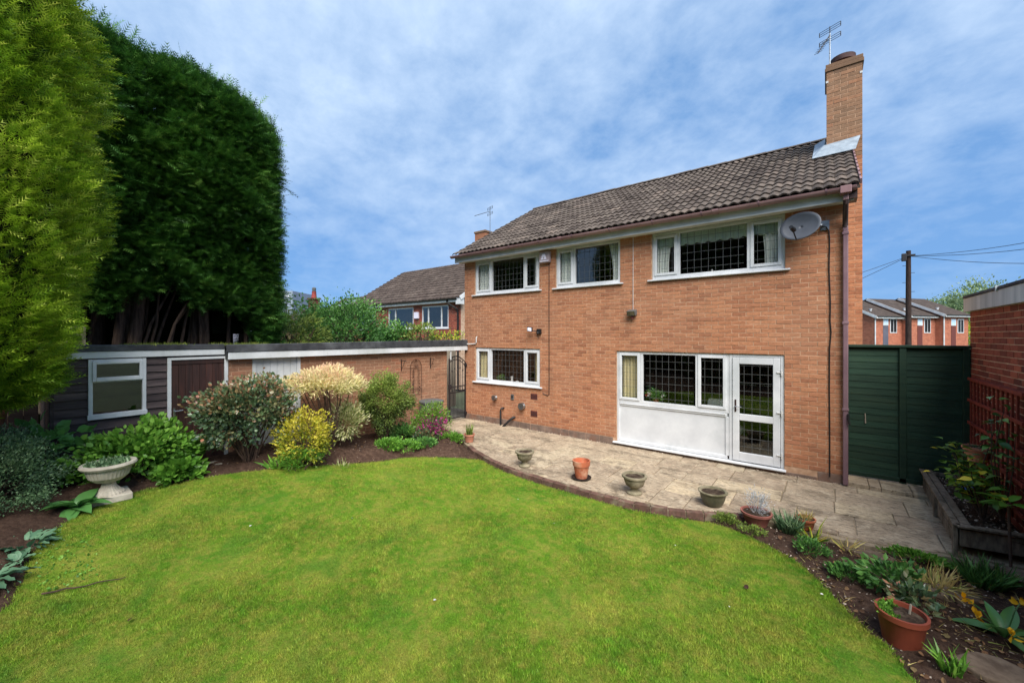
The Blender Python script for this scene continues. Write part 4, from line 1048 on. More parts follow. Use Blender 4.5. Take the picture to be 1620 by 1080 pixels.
m = MB(); m.hexa([(-5.82, 8.02, 2.46), (-5.68, 8.04, 2.44), (-5.68, 8.07, 2.45), (-5.82, 8.05, 2.47), (-5.83, 8.04, 2.57), (-5.69, 8.06, 2.55), (-5.69, 8.09, 2.56), (-5.83, 8.07, 2.58)]); m.obj('lamp_head', M['black'], l, .006)
MB().hexa([(-5.80, 8.022, 2.475), (-5.70, 8.036, 2.462), (-5.70, 8.04, 2.462), (-5.80, 8.026, 2.475), (-5.81, 8.038, 2.555), (-5.71, 8.052, 2.542), (-5.71, 8.056, 2.542), (-5.81, 8.042, 2.555)]).obj('lens', M['alarm_mark'], l)
m = MB(); m.tube([(-5.73, 8.08, 2.48), (-5.64, 8.15, 2.46), (-5.58, 8.16, 2.46)], .012, 8); m.box(-5.61, -5.50, 8.13, 8.198, 2.40, 2.52); m.obj('mount', M['black'], l, .006)
m = MB(); m.tube([(-5.555, 8.12, 2.43), (-5.555, 8.09, 2.40)], .03, 12); m.obj('sensor', M['black'], l)

def aerial(label, base, h, ang, s=1.0, r=.014, tilt=.55):
    t = thing('tv_aerial', label, 'aerial', base); x, y, z = base
    MB().tube([(x, y, z), (x, y, z + h)], r, 8).obj('mast', M['metal'], t)
    c, sn = math.cos(ang), math.sin(ang); d_ = Vector((c * math.cos(tilt), sn * math.cos(tilt), -math.sin(tilt))); p_ = Vector((-sn, c, 0)); o_ = Vector((x, y, z + h - .05 * s))
    MB().tube([o_, o_ + d_ * .95 * s], r * .8, 6).obj('boom', M['metal_dark'], t)
    u_ = Vector((0, 0, 1))
    for k_, (q, w) in enumerate(((.1, .0), (.1, .0))): pass
    m = MB()
    for sg in (-1, 1):
        for dz in (.10, .16, .22, -.06, -.12, -.18):
            m.tube([o_ + u_ * dz * s, o_ + u_ * dz * s + p_ * sg * .26 * s], r * .4, 5)
        m.tube([o_ + u_ * .10 * s + p_ * sg * .26 * s, o_ + u_ * .22 * s + p_ * sg * .26 * s], r * .6, 5)
        m.tube([o_ - u_ * .06 * s + p_ * sg * .26 * s, o_ - u_ * .18 * s + p_ * sg * .26 * s], r * .6, 5)
    m.tube([o_ - u_ * .2 * s, o_ + u_ * .24 * s], r * .7, 6); m.obj('reflector_rods', M['metal_dark'], t)
    for i in range(6):
        q = o_ + d_ * (.3 + i * .125) * s; MB().tube([q - p_ * .10 * s, q + p_ * .10 * s], r * .35, 5).obj('director_rod', M['metal_dark'], t)
    return t
aerial('tall television aerial on the brick chimney of the main house', (.06, 10.45, 7.80), .72, math.radians(245), .72, .013, .85)

# ---------------------------------------------------------------- garage
GX = -8.15
gar = thing('garage', 'low flat roofed brick garage with white fascia joined to the house', 'garage', (-9.5, 5.2, 0))
def gy_place(u, z): return (GX - .005, u, z)
m = MB(); gops = [(2.80, 3.64, -.2, 1.955)]
slab_openings(2.43, 7.52, -.2, 2.0, gops, gy_place, m)
m.add([(GX - .009, 7.52, -.2), (-10.9, 7.52, -.2), (-10.9, 7.52, 2.0), (GX - .009, 7.52, 2.0)], [(0, 1, 2, 3)])
m.add([(-10.9, 7.52, -.2), (-10.9, 2.43, -.2), (-10.9, 2.43, 2.0), (-10.9, 7.52, 2.0)], [(0, 1, 2, 3)])
gw = m.obj('wall', M['mortar'], gar)
GB = brick_meshes(M['brick_garage'])
place_bricks(lay(2.43, 7.52, 0.0, 2.0, gops), lambda u: (GX, u), math.radians(90), GB, gw, M['brick_garage'], 300)
m = MB(); m.box(-8.035, -8.015, 2.39, 8.18, 1.945, 2.068); m.obj('fascia', M['white_paint'], gar, .003)
MB().box(-8.036, -8.008, 4.10, 4.112, 1.95, 2.066).obj('fascia_joint', M['white_paint'], gar)
m = MB(); m.hexa([(-8.05, 2.37, 2.068), (-8.0, 2.37, 2.068), (-8.0, 8.18, 2.068), (-8.05, 8.18, 2.068), (-8.10, 2.37, 2.20), (-8.012, 2.37, 2.195), (-8.012, 8.18, 2.235), (-8.10, 8.18, 2.24)]); m.obj('felt_edge', M['felt'], gar, .01)
m = MB(); m.add([(-8.06, 2.37, 2.17), (-8.06, 8.18, 2.205), (-10.9, 8.18, 2.12), (-10.9, 2.37, 2.09)], [(0, 1, 2, 3)]); m.add([(-8.03, 2.4, 1.985), (-8.03, 8.18, 1.985), (-8.16, 8.18, 1.985), (-8.16, 2.4, 1.985)], [(3, 2, 1, 0)])
m.add([(-8.035, 2.38, 1.95), (-8.60, 2.38, 1.95), (-8.60, 2.38, 2.1), (-8.035, 2.38, 2.1)], [(0, 1, 2, 3)]); m.obj('roof', M['felt'], gar)
# white boarded side door of the garage
m = MB(); m.box(GX - .06, GX + .012, 2.80, 2.86, -.15, 1.955); m.box(GX - .06, GX + .012, 3.575, 3.64, -.15, 1.955); gd = m.obj('side_door', M['white_paint'], gar, .004)
y = 2.864
while y < 3.56:
    MB().box(GX - .035, GX - .008, y, min(y + .116, 3.573), -.12, 1.95).obj('board', M['white_paint'], gd, .005); y += .119
MB().box(GX - .05, GX - .03, 2.86, 3.575, -.12, 1.95).obj('door_back', M['white_paint'], gd)

# ---------------------------------------------------------------- shed
shed = thing('garden_shed', 'dark weatherboarded shed with white framed window and brown plank door', 'shed', (-9.2, 1.4, .2))
sw = MB(); slab_openings(.42, 2.42, .0, 2.17, [(.78, 1.34, 1.20, 1.99), (1.66, 2.40, .0, 1.98)], lambda u, z: (GX - .03, u, z), sw)
sw.add([(GX - .03, .42, 0), (-10.6, .42, 0), (-10.6, .42, 2.05), (GX - .03, .42, 2.05)], [(3, 2, 1, 0)]); sw.add([(-10.6, .42, 0), (-10.6, 2.42, 0), (-10.6, 2.42, 2.05), (-10.6, .42, 2.05)], [(3, 2, 1, 0)])
sw.add([(GX - .03, 2.425, 0), (-10.6, 2.425, 0), (-10.6, 2.425, 2.05), (GX - .03, 2.425, 2.05)], [(0, 1, 2, 3)]); sw.add([(GX - .03, .42, .05), (-10.6, .42, .05), (-10.6, 2.42, .05), (GX - .03, 2.42, .05)], [(0, 1, 2, 3)])
swo = sw.obj('wall', M['cladding'], shed)
MB().box(-8.75, -8.70, .45, 1.62, .06, 2.03).box(-8.70, -8.2, 1.56, 1.60, .06, 2.03).obj('added_dark_backing', M['lf_core'], shed)  # dark sheets added behind the shed window so its panes read darker
z = 2.03
while z > .15:
    for (ya, yb) in ((.42, .755), (1.365, 1.612), (.755, 1.365)):
        if ya == .755 and z > 1.24: continue
        m = MB(); j_ = random.uniform(-.004, .004)
        m.hexa([(GX - .03, ya, z - .118), (GX + .012 + j_, ya, z - .118 + j_), (GX + .012 + j_, yb, z - .118 - j_), (GX - .03, yb, z - .118), (GX - .03, ya, z), (GX - .014, ya, z), (GX - .014, yb, z), (GX - .03, yb, z)])
        o = m.obj('weatherboard', M['cladding'], swo); at = o.data.attributes.new('tone', 'FLOAT', 'POINT'); at.data.foreach_set('value', np.full(8, random.random(), dtype=np.float32))
    z -= .112
MB().box(GX - .04, GX + .02, .40, .44, .05, 2.05).obj('corner_post', M['cladding'], shed, .004)
# window of the shed
m = MB(); xw0, xw1 = GX - .05, GX + .022
m.box(xw0, xw1, .755, .80, 1.17, 2.015); m.box(xw0, xw1, 1.32, 1.365, 1.17, 2.015); m.box(xw0, xw1, .80, 1.32, 1.975, 2.015); m.box(xw0, xw1 + .02, .745, 1.375, 1.165, 1.235); m.box(xw0, xw1 - .008, .80, 1.32, 1.685, 1.70)
w = m.obj('window', M['white_paint'], shed, .005)
m = MB(); x0, x1 = GX - .02, GX + .04
m.box(x0, x1, .795, .835, 1.70, 1.985); m.box(x0, x1, 1.285, 1.325, 1.70, 1.985); m.box(x0, x1, .835, 1.285, 1.945, 1.985); m.box(x0, x1, .835, 1.285, 1.70, 1.755); m.obj('top_casement', M['white_paint'], w, .005)
for (ya, yb, za, zb) in ((.83, 1.29, 1.75, 1.95), (.80, 1.32, 1.235, 1.69)):
    MB().add([(GX - .012, ya, za), (GX - .012, yb, za), (GX - .012, yb, zb), (GX - .012, ya, zb)], [(0, 1, 2, 3)]).obj('pane', M['glass'], w)
# door of the shed
m = MB(); m.box(GX - .05, GX + .02, 1.612, 1.662, .1, 2.0); m.box(GX - .05, GX + .02, 2.372, 2.425, .1, 2.0); m.box(GX - .05, GX + .02, 1.662, 2.372, 1.962, 2.0); dd_ = m.obj('door_frame', M['white_paint'], shed, .004)
m = MB(); m.box(GX - .045, GX - .025, 1.664, 2.37, .12, 1.96); sd = m.obj('door', M['door_brown'], shed)
y = 1.666
while y < 2.36:
    o = MB().box(GX - .026, GX - .006 + random.uniform(-.002, .002), y, min(y + .088, 2.369), .13, 1.885).obj('plank', M['door_brown'], sd, .003)
    at = o.data.attributes.new('tone', 'FLOAT', 'POINT'); at.data.foreach_set('value', np.full(8, random.random(), dtype=np.float32)); y += .0905
MB().box(GX - .026, GX + .004, 1.666, 2.369, 1.888, 1.958).obj('rail', M['door_brown'], sd, .003)
m = MB(); m.box(GX - .008, GX + .004, 1.685, 1.715, 1.06, 1.20); m.tube([(GX, 1.70, 1.155), (GX + .04, 1.70, 1.155), (GX + .045, 1.80, 1.16)], .009, 8); m.obj('handle', M['chrome'], sd)
# roof edge of the shed
m = MB(); m.box(-8.14, -8.115, .30, 2.368, 2.03, 2.125); m.obj('fascia', M['white_paint'], shed, .003)
m = MB(); m.hexa([(-8.2, .30, 2.125), (-8.10, .30, 2.125), (-8.10, 2.37, 2.125), (-8.2, 2.37, 2.125), (-8.2, .30, 2.225), (-8.11, .30, 2.22), (-8.11, 2.37, 2.205), (-8.2, 2.37, 2.21)]); m.obj('felt_edge', M['felt'], shed, .01)
MB().add([(-8.15, .3, 2.19), (-8.15, 2.4, 2.18), (-10.7, 2.4, 2.10), (-10.7, .3, 2.10)], [(0, 1, 2, 3)]).add([(GX - .03, .42, 2.04), (GX - .03, 2.42, 2.04), (-10.6, 2.42, 2.04), (-10.6, .42, 2.04)], [(3, 2, 1, 0)]).obj('roof', M['felt'], shed)
m = MB(); m.box(-8.0, -7.62, 1.80, 2.20, .05, .31); m.obj('door_step', M['concrete'], bevel=.01, label='low concrete step in front of the brown shed door', cat='step')
m = MB(); m.box(-8.1, -7.9, 2.25, 3.0, .05, .285); m.obj('kerb_stone', M['concrete'], bevel=.012, label='concrete kerb stone beside the shed door', cat='kerb')
# moss and grass on the flat roofs
n = 5200; yy = rng.uniform(.4, 5.2, n); keep = (np.sin(yy * 5.1) + np.sin(yy * 11.3) * .6 + rng.normal(0, .5, n)) > .15
yy = yy[keep]; n = len(yy); xx = rng.uniform(-8.75, -8.1, n); zz = np.where(yy < 2.38, 2.20, 2.185) - (-8.1 - xx) * .02
V, F, tt = scatter(np.column_stack([xx, yy, zz]), np.column_stack([rng.normal(0, .5, n), rng.normal(0, .5, n), np.ones(n)]), rng.uniform(.02, .07, n), (BLADE[0] * np.array([2.2, 1, 1], dtype=np.float32), BLADE[1]), rng.random(n))
obj_np('moss', V, F, M['moss'], tone=tt, label='moss and thin grass along the flat roof edges', cat='moss', kind='stuff')

# ---------------------------------------------------------------- iron gate between garage and house
gt = thing('iron_gate', 'black wrought iron garden gate with arched top beside the house corner', 'gate', (-8.12, 7.85, 0))
gx, ya, yb = -8.10, 7.56, 8.17
m = MB(); m.bar((gx, ya, .02), (gx, ya, 1.72), .03, .03); m.bar((gx, yb, .02), (gx, yb, 1.60), .03, .03)
for z in (.08, .78, .94): m.bar((gx, ya, z), (gx, yb, z), .016, .03)
m.obj('frame', M['metal_dark'], gt)
arch = lambda u: 1.72 + .10 * math.sin(u * math.pi) * 1.2 - .12 * u
m = MB(); m.tube([(gx, ya + (yb - ya) * u, arch(u)) for u in np.linspace(0, 1, 14)], .013, 6); m.tube([(gx, ya + (yb - ya) * u, arch(u) - .10) for u in np.linspace(0, 1, 14)], .010, 6); m.obj('arched_rail', M['metal_dark'], gt)
for i in range(11):
    u = (i + 1) / 12; y = ya + (yb - ya) * u; MB().tube([(gx, y, .08), (gx, y, .80)], .007, 6).obj('bar', M['metal_dark'], gt)
for i in range(5):
    u = (i + 1) / 6; y = ya + (yb - ya) * u; MB().tube([(gx, y, .80), (gx, y, arch(u))], .008, 6).obj('bar', M['metal_dark'], gt)
    MB().lathe([(.003, -.05), (.02, 0), (.003, .05)], (gx, y, 1.45 if i % 2 else 1.38), 8).obj('finial', M['metal_dark'], gt)
    for z, r_ in ((.86, .05), ):
        pts = [(gx, y - .05 + .045 * math.cos(a_), z + .045 * math.sin(a_)) for a_ in np.linspace(0, 2 * math.pi, 13)]; MB().tube(pts, .006, 5, False).obj('ring', M['metal_dark'], gt)
    pts = [(gx, y - .04 + .036 * math.cos(a_), arch(u - .06) - .05 + .036 * math.sin(a_)) for a_ in np.linspace(0, 2 * math.pi, 13)]; MB().tube(pts, .005, 5, False).obj('ring', M['metal_dark'], gt)
for z in (.16, 1.52): MB().box(gx - .03, gx + .05, yb - .02, 8.198, z - .04, z + .04).obj('hinge', M['metal_dark'], gt, .01)
MB().box(gx - .02, gx + .03, ya - .03, ya + .05, .88, 1.02).obj('latch', M['metal_dark'], gt, .006)
# what shows through it
bp = thing('timber_screen', 'pale boarded screen with a brown post seen through the iron gate', 'screen', (-9.6, 8.3, 0))
y = 7.62
for i in range(14):
    o = MB().box(-9.83, -9.80, 8.12 + i * .095, 8.205 + i * .095, 0, 2.05).obj('board', M['beige_wood'], bp, .004)
    at = o.data.attributes.new('tone', 'FLOAT', 'POINT'); at.data.foreach_set('value', np.full(8, random.random(), dtype=np.float32))
MB().box(-9.82, -9.60, 7.53, 8.10, 0, 1.95).obj('post', M['brick_red'], bp, .004)
MB().box(-8.06, -8.03, 7.545, 7.57, 1.70, 1.95).obj('rain_pipe', M['white_paint'], gar, .003)
m = MB(); m.add([(-8.2, 7.4, -.02), (-8.2, 9.2, -.02), (-11.0, 9.2, -.02), (-11.0, 7.4, -.02)], [(3, 2, 1, 0)]); m.obj('path', M['concrete'], kind='structure')

# metal wall trellis and hanging basket brackets on the garage wall
tr = thing('wall_trellis', 'rusty arched metal trellis with leaves hung on the garage wall', 'trellis', (-8.1, 6.43, .6))
tx, y0, y1 = GX + .03, 6.27, 6.62
m = MB()
for y, zb in ((y0, .60), (y1, .66)): m.tube([(tx, y, zb), (tx, y, 1.55)], .006, 6)
m.tube([(tx, (y0 + y1) / 2 - (y1 - y0) / 2 * math.cos(a_), 1.55 + .21 * math.sin(a_)) for a_ in np.linspace(0, math.pi, 15)], .006, 6)
m.obj('outer_frame', M['metal_rust'], tr)
m = MB()
for z in (1.55, .88, 1.02): m.tube([(tx, y0, z), (tx, y1, z)], .005, 5)
for y in (y0 + .11, y1 - .11): m.tube([(tx, y, .88), (tx, y, 1.60)], .005, 5)
m.tube([(tx, (y0 + y1) / 2, 1.55), (tx, (y0 + y1) / 2, 1.76)], .005, 5)
for sg in (-1, 1): m.tube([(tx, (y0 + y1) / 2 + sg * .06 * math.sin(t_ * 3.14), 1.55 + .2 * t_) for t_ in np.linspace(0, 1, 8)], .004, 5)
m.obj('inner_frame', M['metal_rust'], tr)
for i in range(7):
    for sg, yc in ((1, y0 + .055), (-1, y1 - .055)):
        z = .95 + i * .085; V, F, tt = scatter(np.array([[tx + .006, yc, z]]), np.array([[.2, sg * .6, .7]]), .06, ROUND, [.5]); obj_np('leaf_ornament', V, F, M['metal_rust'], tr, tt)
for lab, y in (('black hanging basket bracket left of the metal trellis', 6.02), ('black hanging basket bracket right of the metal trellis near the gate', 6.93)):
    t = thing('basket_bracket', lab, 'bracket', (GX, y, 1.6), 'hanging basket brackets')
    m = MB(); m.bar((GX + .008, y, 1.50), (GX + .008, y, 1.78), .02, .01); m.obj('back_plate', M['metal_dark'], t)
    m = MB(); m.tube([(GX + .01, y, 1.74), (GX + .16, y, 1.75), (GX + .20, y, 1.72)], .006, 5); m.tube([(GX + .01, y, 1.54), (GX + .07, y, 1.60), (GX + .14, y, 1.745)], .006, 5); m.obj('arm', M['metal_dark'], t)
# water butt lid behind the azalea, small white ornament
wb = thing('water_butt', 'dark grey water butt against the garage wall behind the azalea', 'water butt', (-7.75, 6.62, 0))
MB().lathe([(.25, 0), (.29, .25), (.29, .55), (.27, .68)], (-7.78, 6.65, 0), 28).obj('barrel', M['grey_plastic'], wb, smooth=True)
MB().lathe([(.30, .68), (.31, .70), (.31, .73), (.22, .755), (.0001, .765)], (-7.78, 6.65, 0), 28).obj('lid', M['grey_plastic'], wb, smooth=True)
zo = soil_z(-7.35, 5.72)
MB().add([(-7.47, 5.65, zo), (-7.22, 5.70, zo), (-7.26, 5.86, zo), (-7.46, 5.84, zo), (-7.36, 5.74, zo + .22), (-7.31, 5.76, zo + .22)], [(0, 1, 5, 4), (1, 2, 5), (2, 3, 4, 5), (3, 0, 4), (0, 3, 2, 1)]).obj('ornament', M['white_paint'], bevel=.012, label='small white pyramid shaped ornament in the border beside the azalea', cat='ornament')

# ---------------------------------------------------------------- green gate to the side passage
gg = thing('side_gate', 'tall dark green boarded double gate beside the house', 'gate', (.95, 8.75, 0))
for (xa, xb) in ((.30, .905), (.985, 1.58)):
    z = .12
    while z < 2.08:
        o = MB().hexa([(xa, 8.738, z), (xb, 8.738, z), (xb, 8.76, z), (xa, 8.76, z), (xa, 8.744, z + .108), (xb, 8.744, z + .108), (xb, 8.76, z + .108), (xa, 8.76, z + .108)]).obj('board', M['green_wood'], gg)
        at = o.data.attributes.new('tone', 'FLOAT', 'POINT'); at.data.foreach_set('value', np.full(8, random.random(), dtype=np.float32)); z += .106
for (xa, xb) in ((.905, .985), (.262, .30), (1.58, 1.655)): MB().box(xa, xb, 8.70, 8.78, .03, 2.16).obj('post', M['green_wood'], gg, .006)
MB().box(.28, 1.64, 8.763, 8.775, .1, 2.17).obj('back_panel', M['green_wood'], gg)
MB().box(.262, 1.655, 8.685, 8.79, 2.162, 2.205).obj('top_rail', M['green_wood'], gg, .006)
MB().box(.262, 1.655, 8.70, 8.78, .055, .12).obj('bottom_rail', M['green_wood'], gg, .006)
MB().hexa([(.50, 8.727, .92), (.515, 8.727, .92), (.515, 8.74, .92), (.50, 8.74, .92), (.498, 8.727, 1.08), (.508, 8.727, 1.08), (.508, 8.74, 1.08), (.498, 8.74, 1.08)]).obj('wood_scar', M['beige_wood'], gg)
MB().tube([(.27, 8.10, 1.14), (.272, 8.09, 1.05), (.285, 8.085, .98)], .014, 8).obj('pipe_hook', M['black'], label='black cord hook on the brown downpipe by the green gate', cat='hook')

# ---------------------------------------------------------------- brick outbuilding on the right
RX = 1.66
ob = thing('outbuilding', 'dark red brick flat roofed garage on the right with pale fascia', 'garage', (2.6, 6.5, 0))
m = MB(); m.add([(RX + .004, 3.4, -.4), (RX + .004, 8.76, -.4), (RX + .004, 8.76, 2.75), (RX + .004, 3.4, 2.75)], [(3, 2, 1, 0)])
m.add([(RX + .009, 8.76, -.4), (4.6, 8.76, -.4), (4.6, 8.76, 2.75), (RX + .009, 8.76, 2.75)], [(3, 2, 1, 0)]); m.add([(RX + .009, 3.4, -.4), (4.6, 3.4, -.4), (4.6, 3.4, 2.75), (RX + .009, 3.4, 2.75)], [(0, 1, 2, 3)])
ow = m.obj('wall', M['mortar_red'], ob)
RB = brick_meshes(M['brick_red'])
place_bricks([b for b in lay(3.4, 8.76, -.075, 2.72, shift=.05)], lambda u: (RX, u), math.radians(-90), RB, ow, M['brick_red'], 0) if False else None
lst = lay(3.4, 8.76, -.075, 2.72, shift=.05)
near = sorted([b for b in lst if b[0] > 6.3 and b[2] > .4], key=lambda b: depth(RX, b[0]))[:300]
ids = {(round(b[0], 4), round(b[2], 4)) for b in near}
place_bricks(near, lambda u: (RX, u), math.radians(-90), RB, ow, M['brick_red'], 300)
place_bricks([b for b in lst if (round(b[0], 4), round(b[2], 4)) not in ids], lambda u: (RX, u), math.radians(-90), RB, ow, M['brick_red'], 0)
MB().box(RX - .06, RX - .035, 3.3, 8.80, 2.70, 2.895).obj('fascia', M['grey_fascia'], ob, .004)
MB().box(RX - .034, 4.7, 8.775, 8.80, 2.70, 2.895).obj('fascia', M['grey_fascia'], ob, .004)
MB().box(RX - .03, RX + .01, 3.3, 8.77, 2.705, 2.73).obj('soffit', M['felt'], ob)
m = MB(); m.hexa([(RX - .075, 3.3, 2.897), (4.7, 3.3, 2.897), (4.7, 8.82, 2.897), (RX - .075, 8.82, 2.897), (RX - .06, 3.3, 2.94), (4.7, 3.3, 2.94), (4.7, 8.80, 2.94), (RX - .06, 8.80, 2.94)]); m.obj('felt_roof', M['felt'], ob, .008)
MB().box(RX - .08, RX - .05, 7.28, 7.30, 2.88, 2.945).obj('felt_joint', M['grey_fascia'], ob)

# red timber trellis on that wall
rt = thing('timber_trellis', 'red brown timber trellis fixed to the brick wall on the right', 'trellis', (1.6, 7.5, .3))
for i in range(12):
    y = 8.50 - i * .16; MB().box(RX - .05, RX - .030, y - .016, y + .016, .35, 1.75).obj('slat', M['red_wood'], rt, .003)
for z in (1.74, 1.44, 1.12, .80, .48): MB().box(RX - .032, RX - .006, 6.5, 8.53, z - .02, z + .02).obj('rail', M['red_wood'], rt, .003)
for z in (1.74, 1.44, 1.12, .80, .48): MB().box(RX - .072, RX - .052, 6.5, 8.53, z - .02, z + .02).obj('rail', M['red_wood'], rt, .003)
# ---------------------------------------------------------------- pots on the patio
def soil_disc(c, r, t):
    n = 18; v = [(c[0], c[1], c[2] + .012)]; 
    for k_ in range(n): a = 2 * math.pi * k_ / n; v.append((c[0] + r * math.cos(a), c[1] + r * math.sin(a), c[2] + random.uniform(-.006, .006)))
    m = MB(); m.add(v, [(0, 1 + k_, 1 + (k_ + 1) % n) for k_ in range(n)]); m.obj('potting_soil', M['pot_soil'], t, smooth=True)
def stone_urn(label, x, y, s=1.0):
    t = thing('stone_urn', label, 'urn', (x, y, .0), 'weathered stone urns on the patio edge')
    MB().lathe([(.11 * s, 0), (.115 * s, .02), (.10 * s, .035), (.06 * s, .05), (.055 * s, .085)], (x, y, .003), 28).obj('foot', M['stone'], t, smooth=True)
    m = MB(); m.lathe([(.055 * s, .08), (.075 * s, .095), (.13 * s, .13), (.155 * s, .20), (.16 * s, .235), (.17 * s, .24)], (x, y, .003), 28); m.obj('bowl', M['stone'], t, smooth=True)
    m = MB(); m.lathe([(.165 * s, .238), (.185 * s, .245), (.19 * s, .262), (.185 * s, .275), (.15 * s, .275), (.145 * s, .24)], (x, y, .003), 28); m.obj('rim', M['stone'], t, smooth=True)
    soil_disc((x, y, .25), .148 * s, t)
    return t
stone_urn('weathered stone urn nearest the iron gate on the patio edge', -4.28, 5.83, .92)
stone_urn('weathered stone urn to the right of the terracotta pot on the patio edge', -2.25, 5.83, .98)
t = thing('terracotta_pot', 'terracotta pot on a dark saucer between the two stone urns', 'plant pot', (-3.175, 5.90, 0))
MB().lathe([(.13, .0), (.155, .012), (.165, .03), (.15, .03), (.12, .015)], (-3.175, 5.90, .003), 28).obj('saucer', M['black'], t, smooth=True)
MB().lathe([(.095, .018), (.125, .20), (.13, .215), (.14, .22), (.146, .30), (.13, .30), (.12, .22), (.09, .1), (.001, .08)], (-3.175, 5.90, .003), 28).obj('pot', M['terracotta'], t, smooth=True)
MB().lathe([(.128, .208), (.1305, .212), (.1305, .222), (.128, .226)], (-3.175, 5.90, .003), 28).obj('band', M['terracotta_pale'], t, smooth=True)
t = thing('glazed_bowl', 'dark olive bowl shaped planter on the patio edge opposite the glazed door', 'planter', (-1.24, 6.10, 0))
MB().lathe([(.10, 0), (.125, .03), (.155, .10), (.165, .16), (.17, .175)], (-1.24, 6.10, .003), 30).obj('bowl', M['glaze'], t, smooth=True)
MB().lathe([(.165, .172), (.185, .18), (.19, .195), (.182, .205), (.155, .20), (.145, .17)], (-1.24, 6.10, .003), 30).obj('rim', M['stone'], t, smooth=True)
soil_disc((-1.24, 6.10, .182), .15, t)
for a_ in (3.9, 4.5, 5.1):
    V, F, tt = scatter(np.array([[-1.24 + .128 * math.cos(a_), 6.10 + .128 * math.sin(a_), .05]]), np.array([[.2 * math.cos(a_), .2 * math.sin(a_), 1]]), .09, LANCE, [.5]); obj_np('relief_leaf', V, F, M['stone'], t, tt)

def potted(name, label, x, y, z, rb, rt, h, pm, plant):
    t = thing(name, label, 'plant pot', (x, y, z))
    MB().lathe([(rb, 0), (rt * .97, h * .80), (rt * 1.0, h * .82), (rt * 1.06, h * .83), (rt * 1.08, h), (rt * .96, h), (rt * .93, h * .82)], (x, y, z), 26).obj('pot', pm, t, smooth=True)
    soil_disc((x, y, z + h * .86), rt * .95, t)
    plant(t, x, y, z + h * .86, rt)
    return t
def spiky(m, n, L, spread, templ=ARCH, w=1.0):
    def f(t, x, y, z, r):
        a = rng.uniform(0, 6.28, n); q = r * .6 * np.sqrt(rng.random(n)); P = np.column_stack([x + q * np.cos(a), y + q * np.sin(a), np.full(n, z)])
        D_ = np.column_stack([np.cos(a) * spread * rng.random(n), np.sin(a) * spread * rng.random(n), np.ones(n)])
        V, F, tt = scatter(P, D_, L * rng.uniform(.5, 1.1, n), (templ[0] * np.array([w, 1, 1], dtype=np.float32), templ[1]), rng.random(n)); obj_np('foliage', V, F, m, t, tt)
    return f
potted('potted_grass', 'small pale pot of upright grassy shoots near the iron gate', -6.24, 6.42, .003, .085, .115, .17, M['terracotta_pale'], spiky(M['lf_twiggy'], 70, .26, .35))
def silver(t, x, y, z, r):
    c = np.array([x, y, z + .13]); P, Dn, _, _ = crown_points(c, (.13, .13, .15), 420, 26, .22, .4, -.6); V, F, tt = scatter(P, Dn + np.array([0, 0, .7]), .035, LANCE, rng.random(420)); obj_np('foliage', V, F, M['lf_silver'], t, tt)
    m = MB(); 
    for i in range(12): a = random.uniform(0, 6.28); m.tube([(x + .03 * math.cos(a), y + .03 * math.sin(a), z), (x + .11 * math.cos(a), y + .11 * math.sin(a), z + random.uniform(.1, .26))], .003, 4)
    m.obj('stem', M['lf_silver'], t)
potted('potted_silver_plant', 'pinkish clay pot holding a silvery twiggy plant at the border edge', -.70, 5.93, -.04, .115, .165, .16, M['pink_pot'], silver)
potted('small_terracotta_pot', 'small terracotta pot half hidden behind a tuft of grass at the patio edge', -.20, 6.08, .003, .075, .10, .12, M['terracotta'], spiky(M['lf_straw'], 60, .13, .8))
def plastic_fill(t, x, y, z, r):
    n = 160; a = rng.uniform(1.8, 4.4, n); q = r * rng.uniform(.55, .95, n); P = np.column_stack([x + q * np.cos(a), y + q * np.sin(a), np.full(n, z + .01)])
    V, F, tt = scatter(P, rng.normal(size=(n, 3)) * .6 + np.array([0, 0, 1]), .045, LEAF, rng.random(n)); obj_np('seedlings', V, F, M['lf_green'], t, tt)
    MB().tube([(x + .05, y + .05, z), (x + .06, y + .06, z + .08)], .008, 6).obj('stub', M['beige_wood'], t)
potted('plastic_pot', 'large terracotta coloured plastic pot standing in the right hand border', .47, 4.40, soil_z(.47, 4.40) - .01, .115, .15, .245, M['plastic_terracotta'], plastic_fill)
potted('wall_pot', 'terracotta pot hung on the red timber trellis', 1.50, 7.62, .76, .085, .125, .19, M['terracotta_pale'], spiky(M['lf_grey'], 60, .08, 1.6))
t = thing('hook', 'thin wire hook holding the pot on the red trellis', 'hook', (1.58, 7.62, .9)); MB().tube([(1.59, 7.56, 1.12), (1.5, 7.55, .97), (1.40, 7.58, .94)], .004, 5).obj('wire', M['metal_dark'], t)

# pedestal urn on the left
ux, uy = -7.28, .86; uz = soil_z(ux, uy)
t = thing('pedestal_urn', 'large pale fluted stone urn on a pedestal beside the lawn', 'urn', (ux, uy, uz))
MB().box(ux - .20, ux + .20, uy - .20, uy + .20, uz - .03, uz + .055).obj('base', M['stone_pale'], t, .01)
MB().lathe([(.16, .055), (.155, .075), (.115, .10), (.075, .15), (.062, .20), (.085, .21)], (ux, uy, uz), 48, -.05).obj('stem', M['stone_pale'], t, smooth=False)
MB().lathe([(.08, .21), (.13, .225), (.19, .28), (.215, .35), (.222, .40)], (ux, uy, uz), 64, -.03).obj('bowl', M['stone_pale'], t, smooth=False)
MB().lathe([(.218, .395), (.26, .405), (.275, .43), (.265, .452), (.222, .455), (.205, .43), (.001, .40)], (ux, uy, uz), 48).obj('rim', M['stone_pale'], t, smooth=True)
n = 420; a = rng.uniform(0, 6.28, n); q = .195 * np.sqrt(rng.random(n))
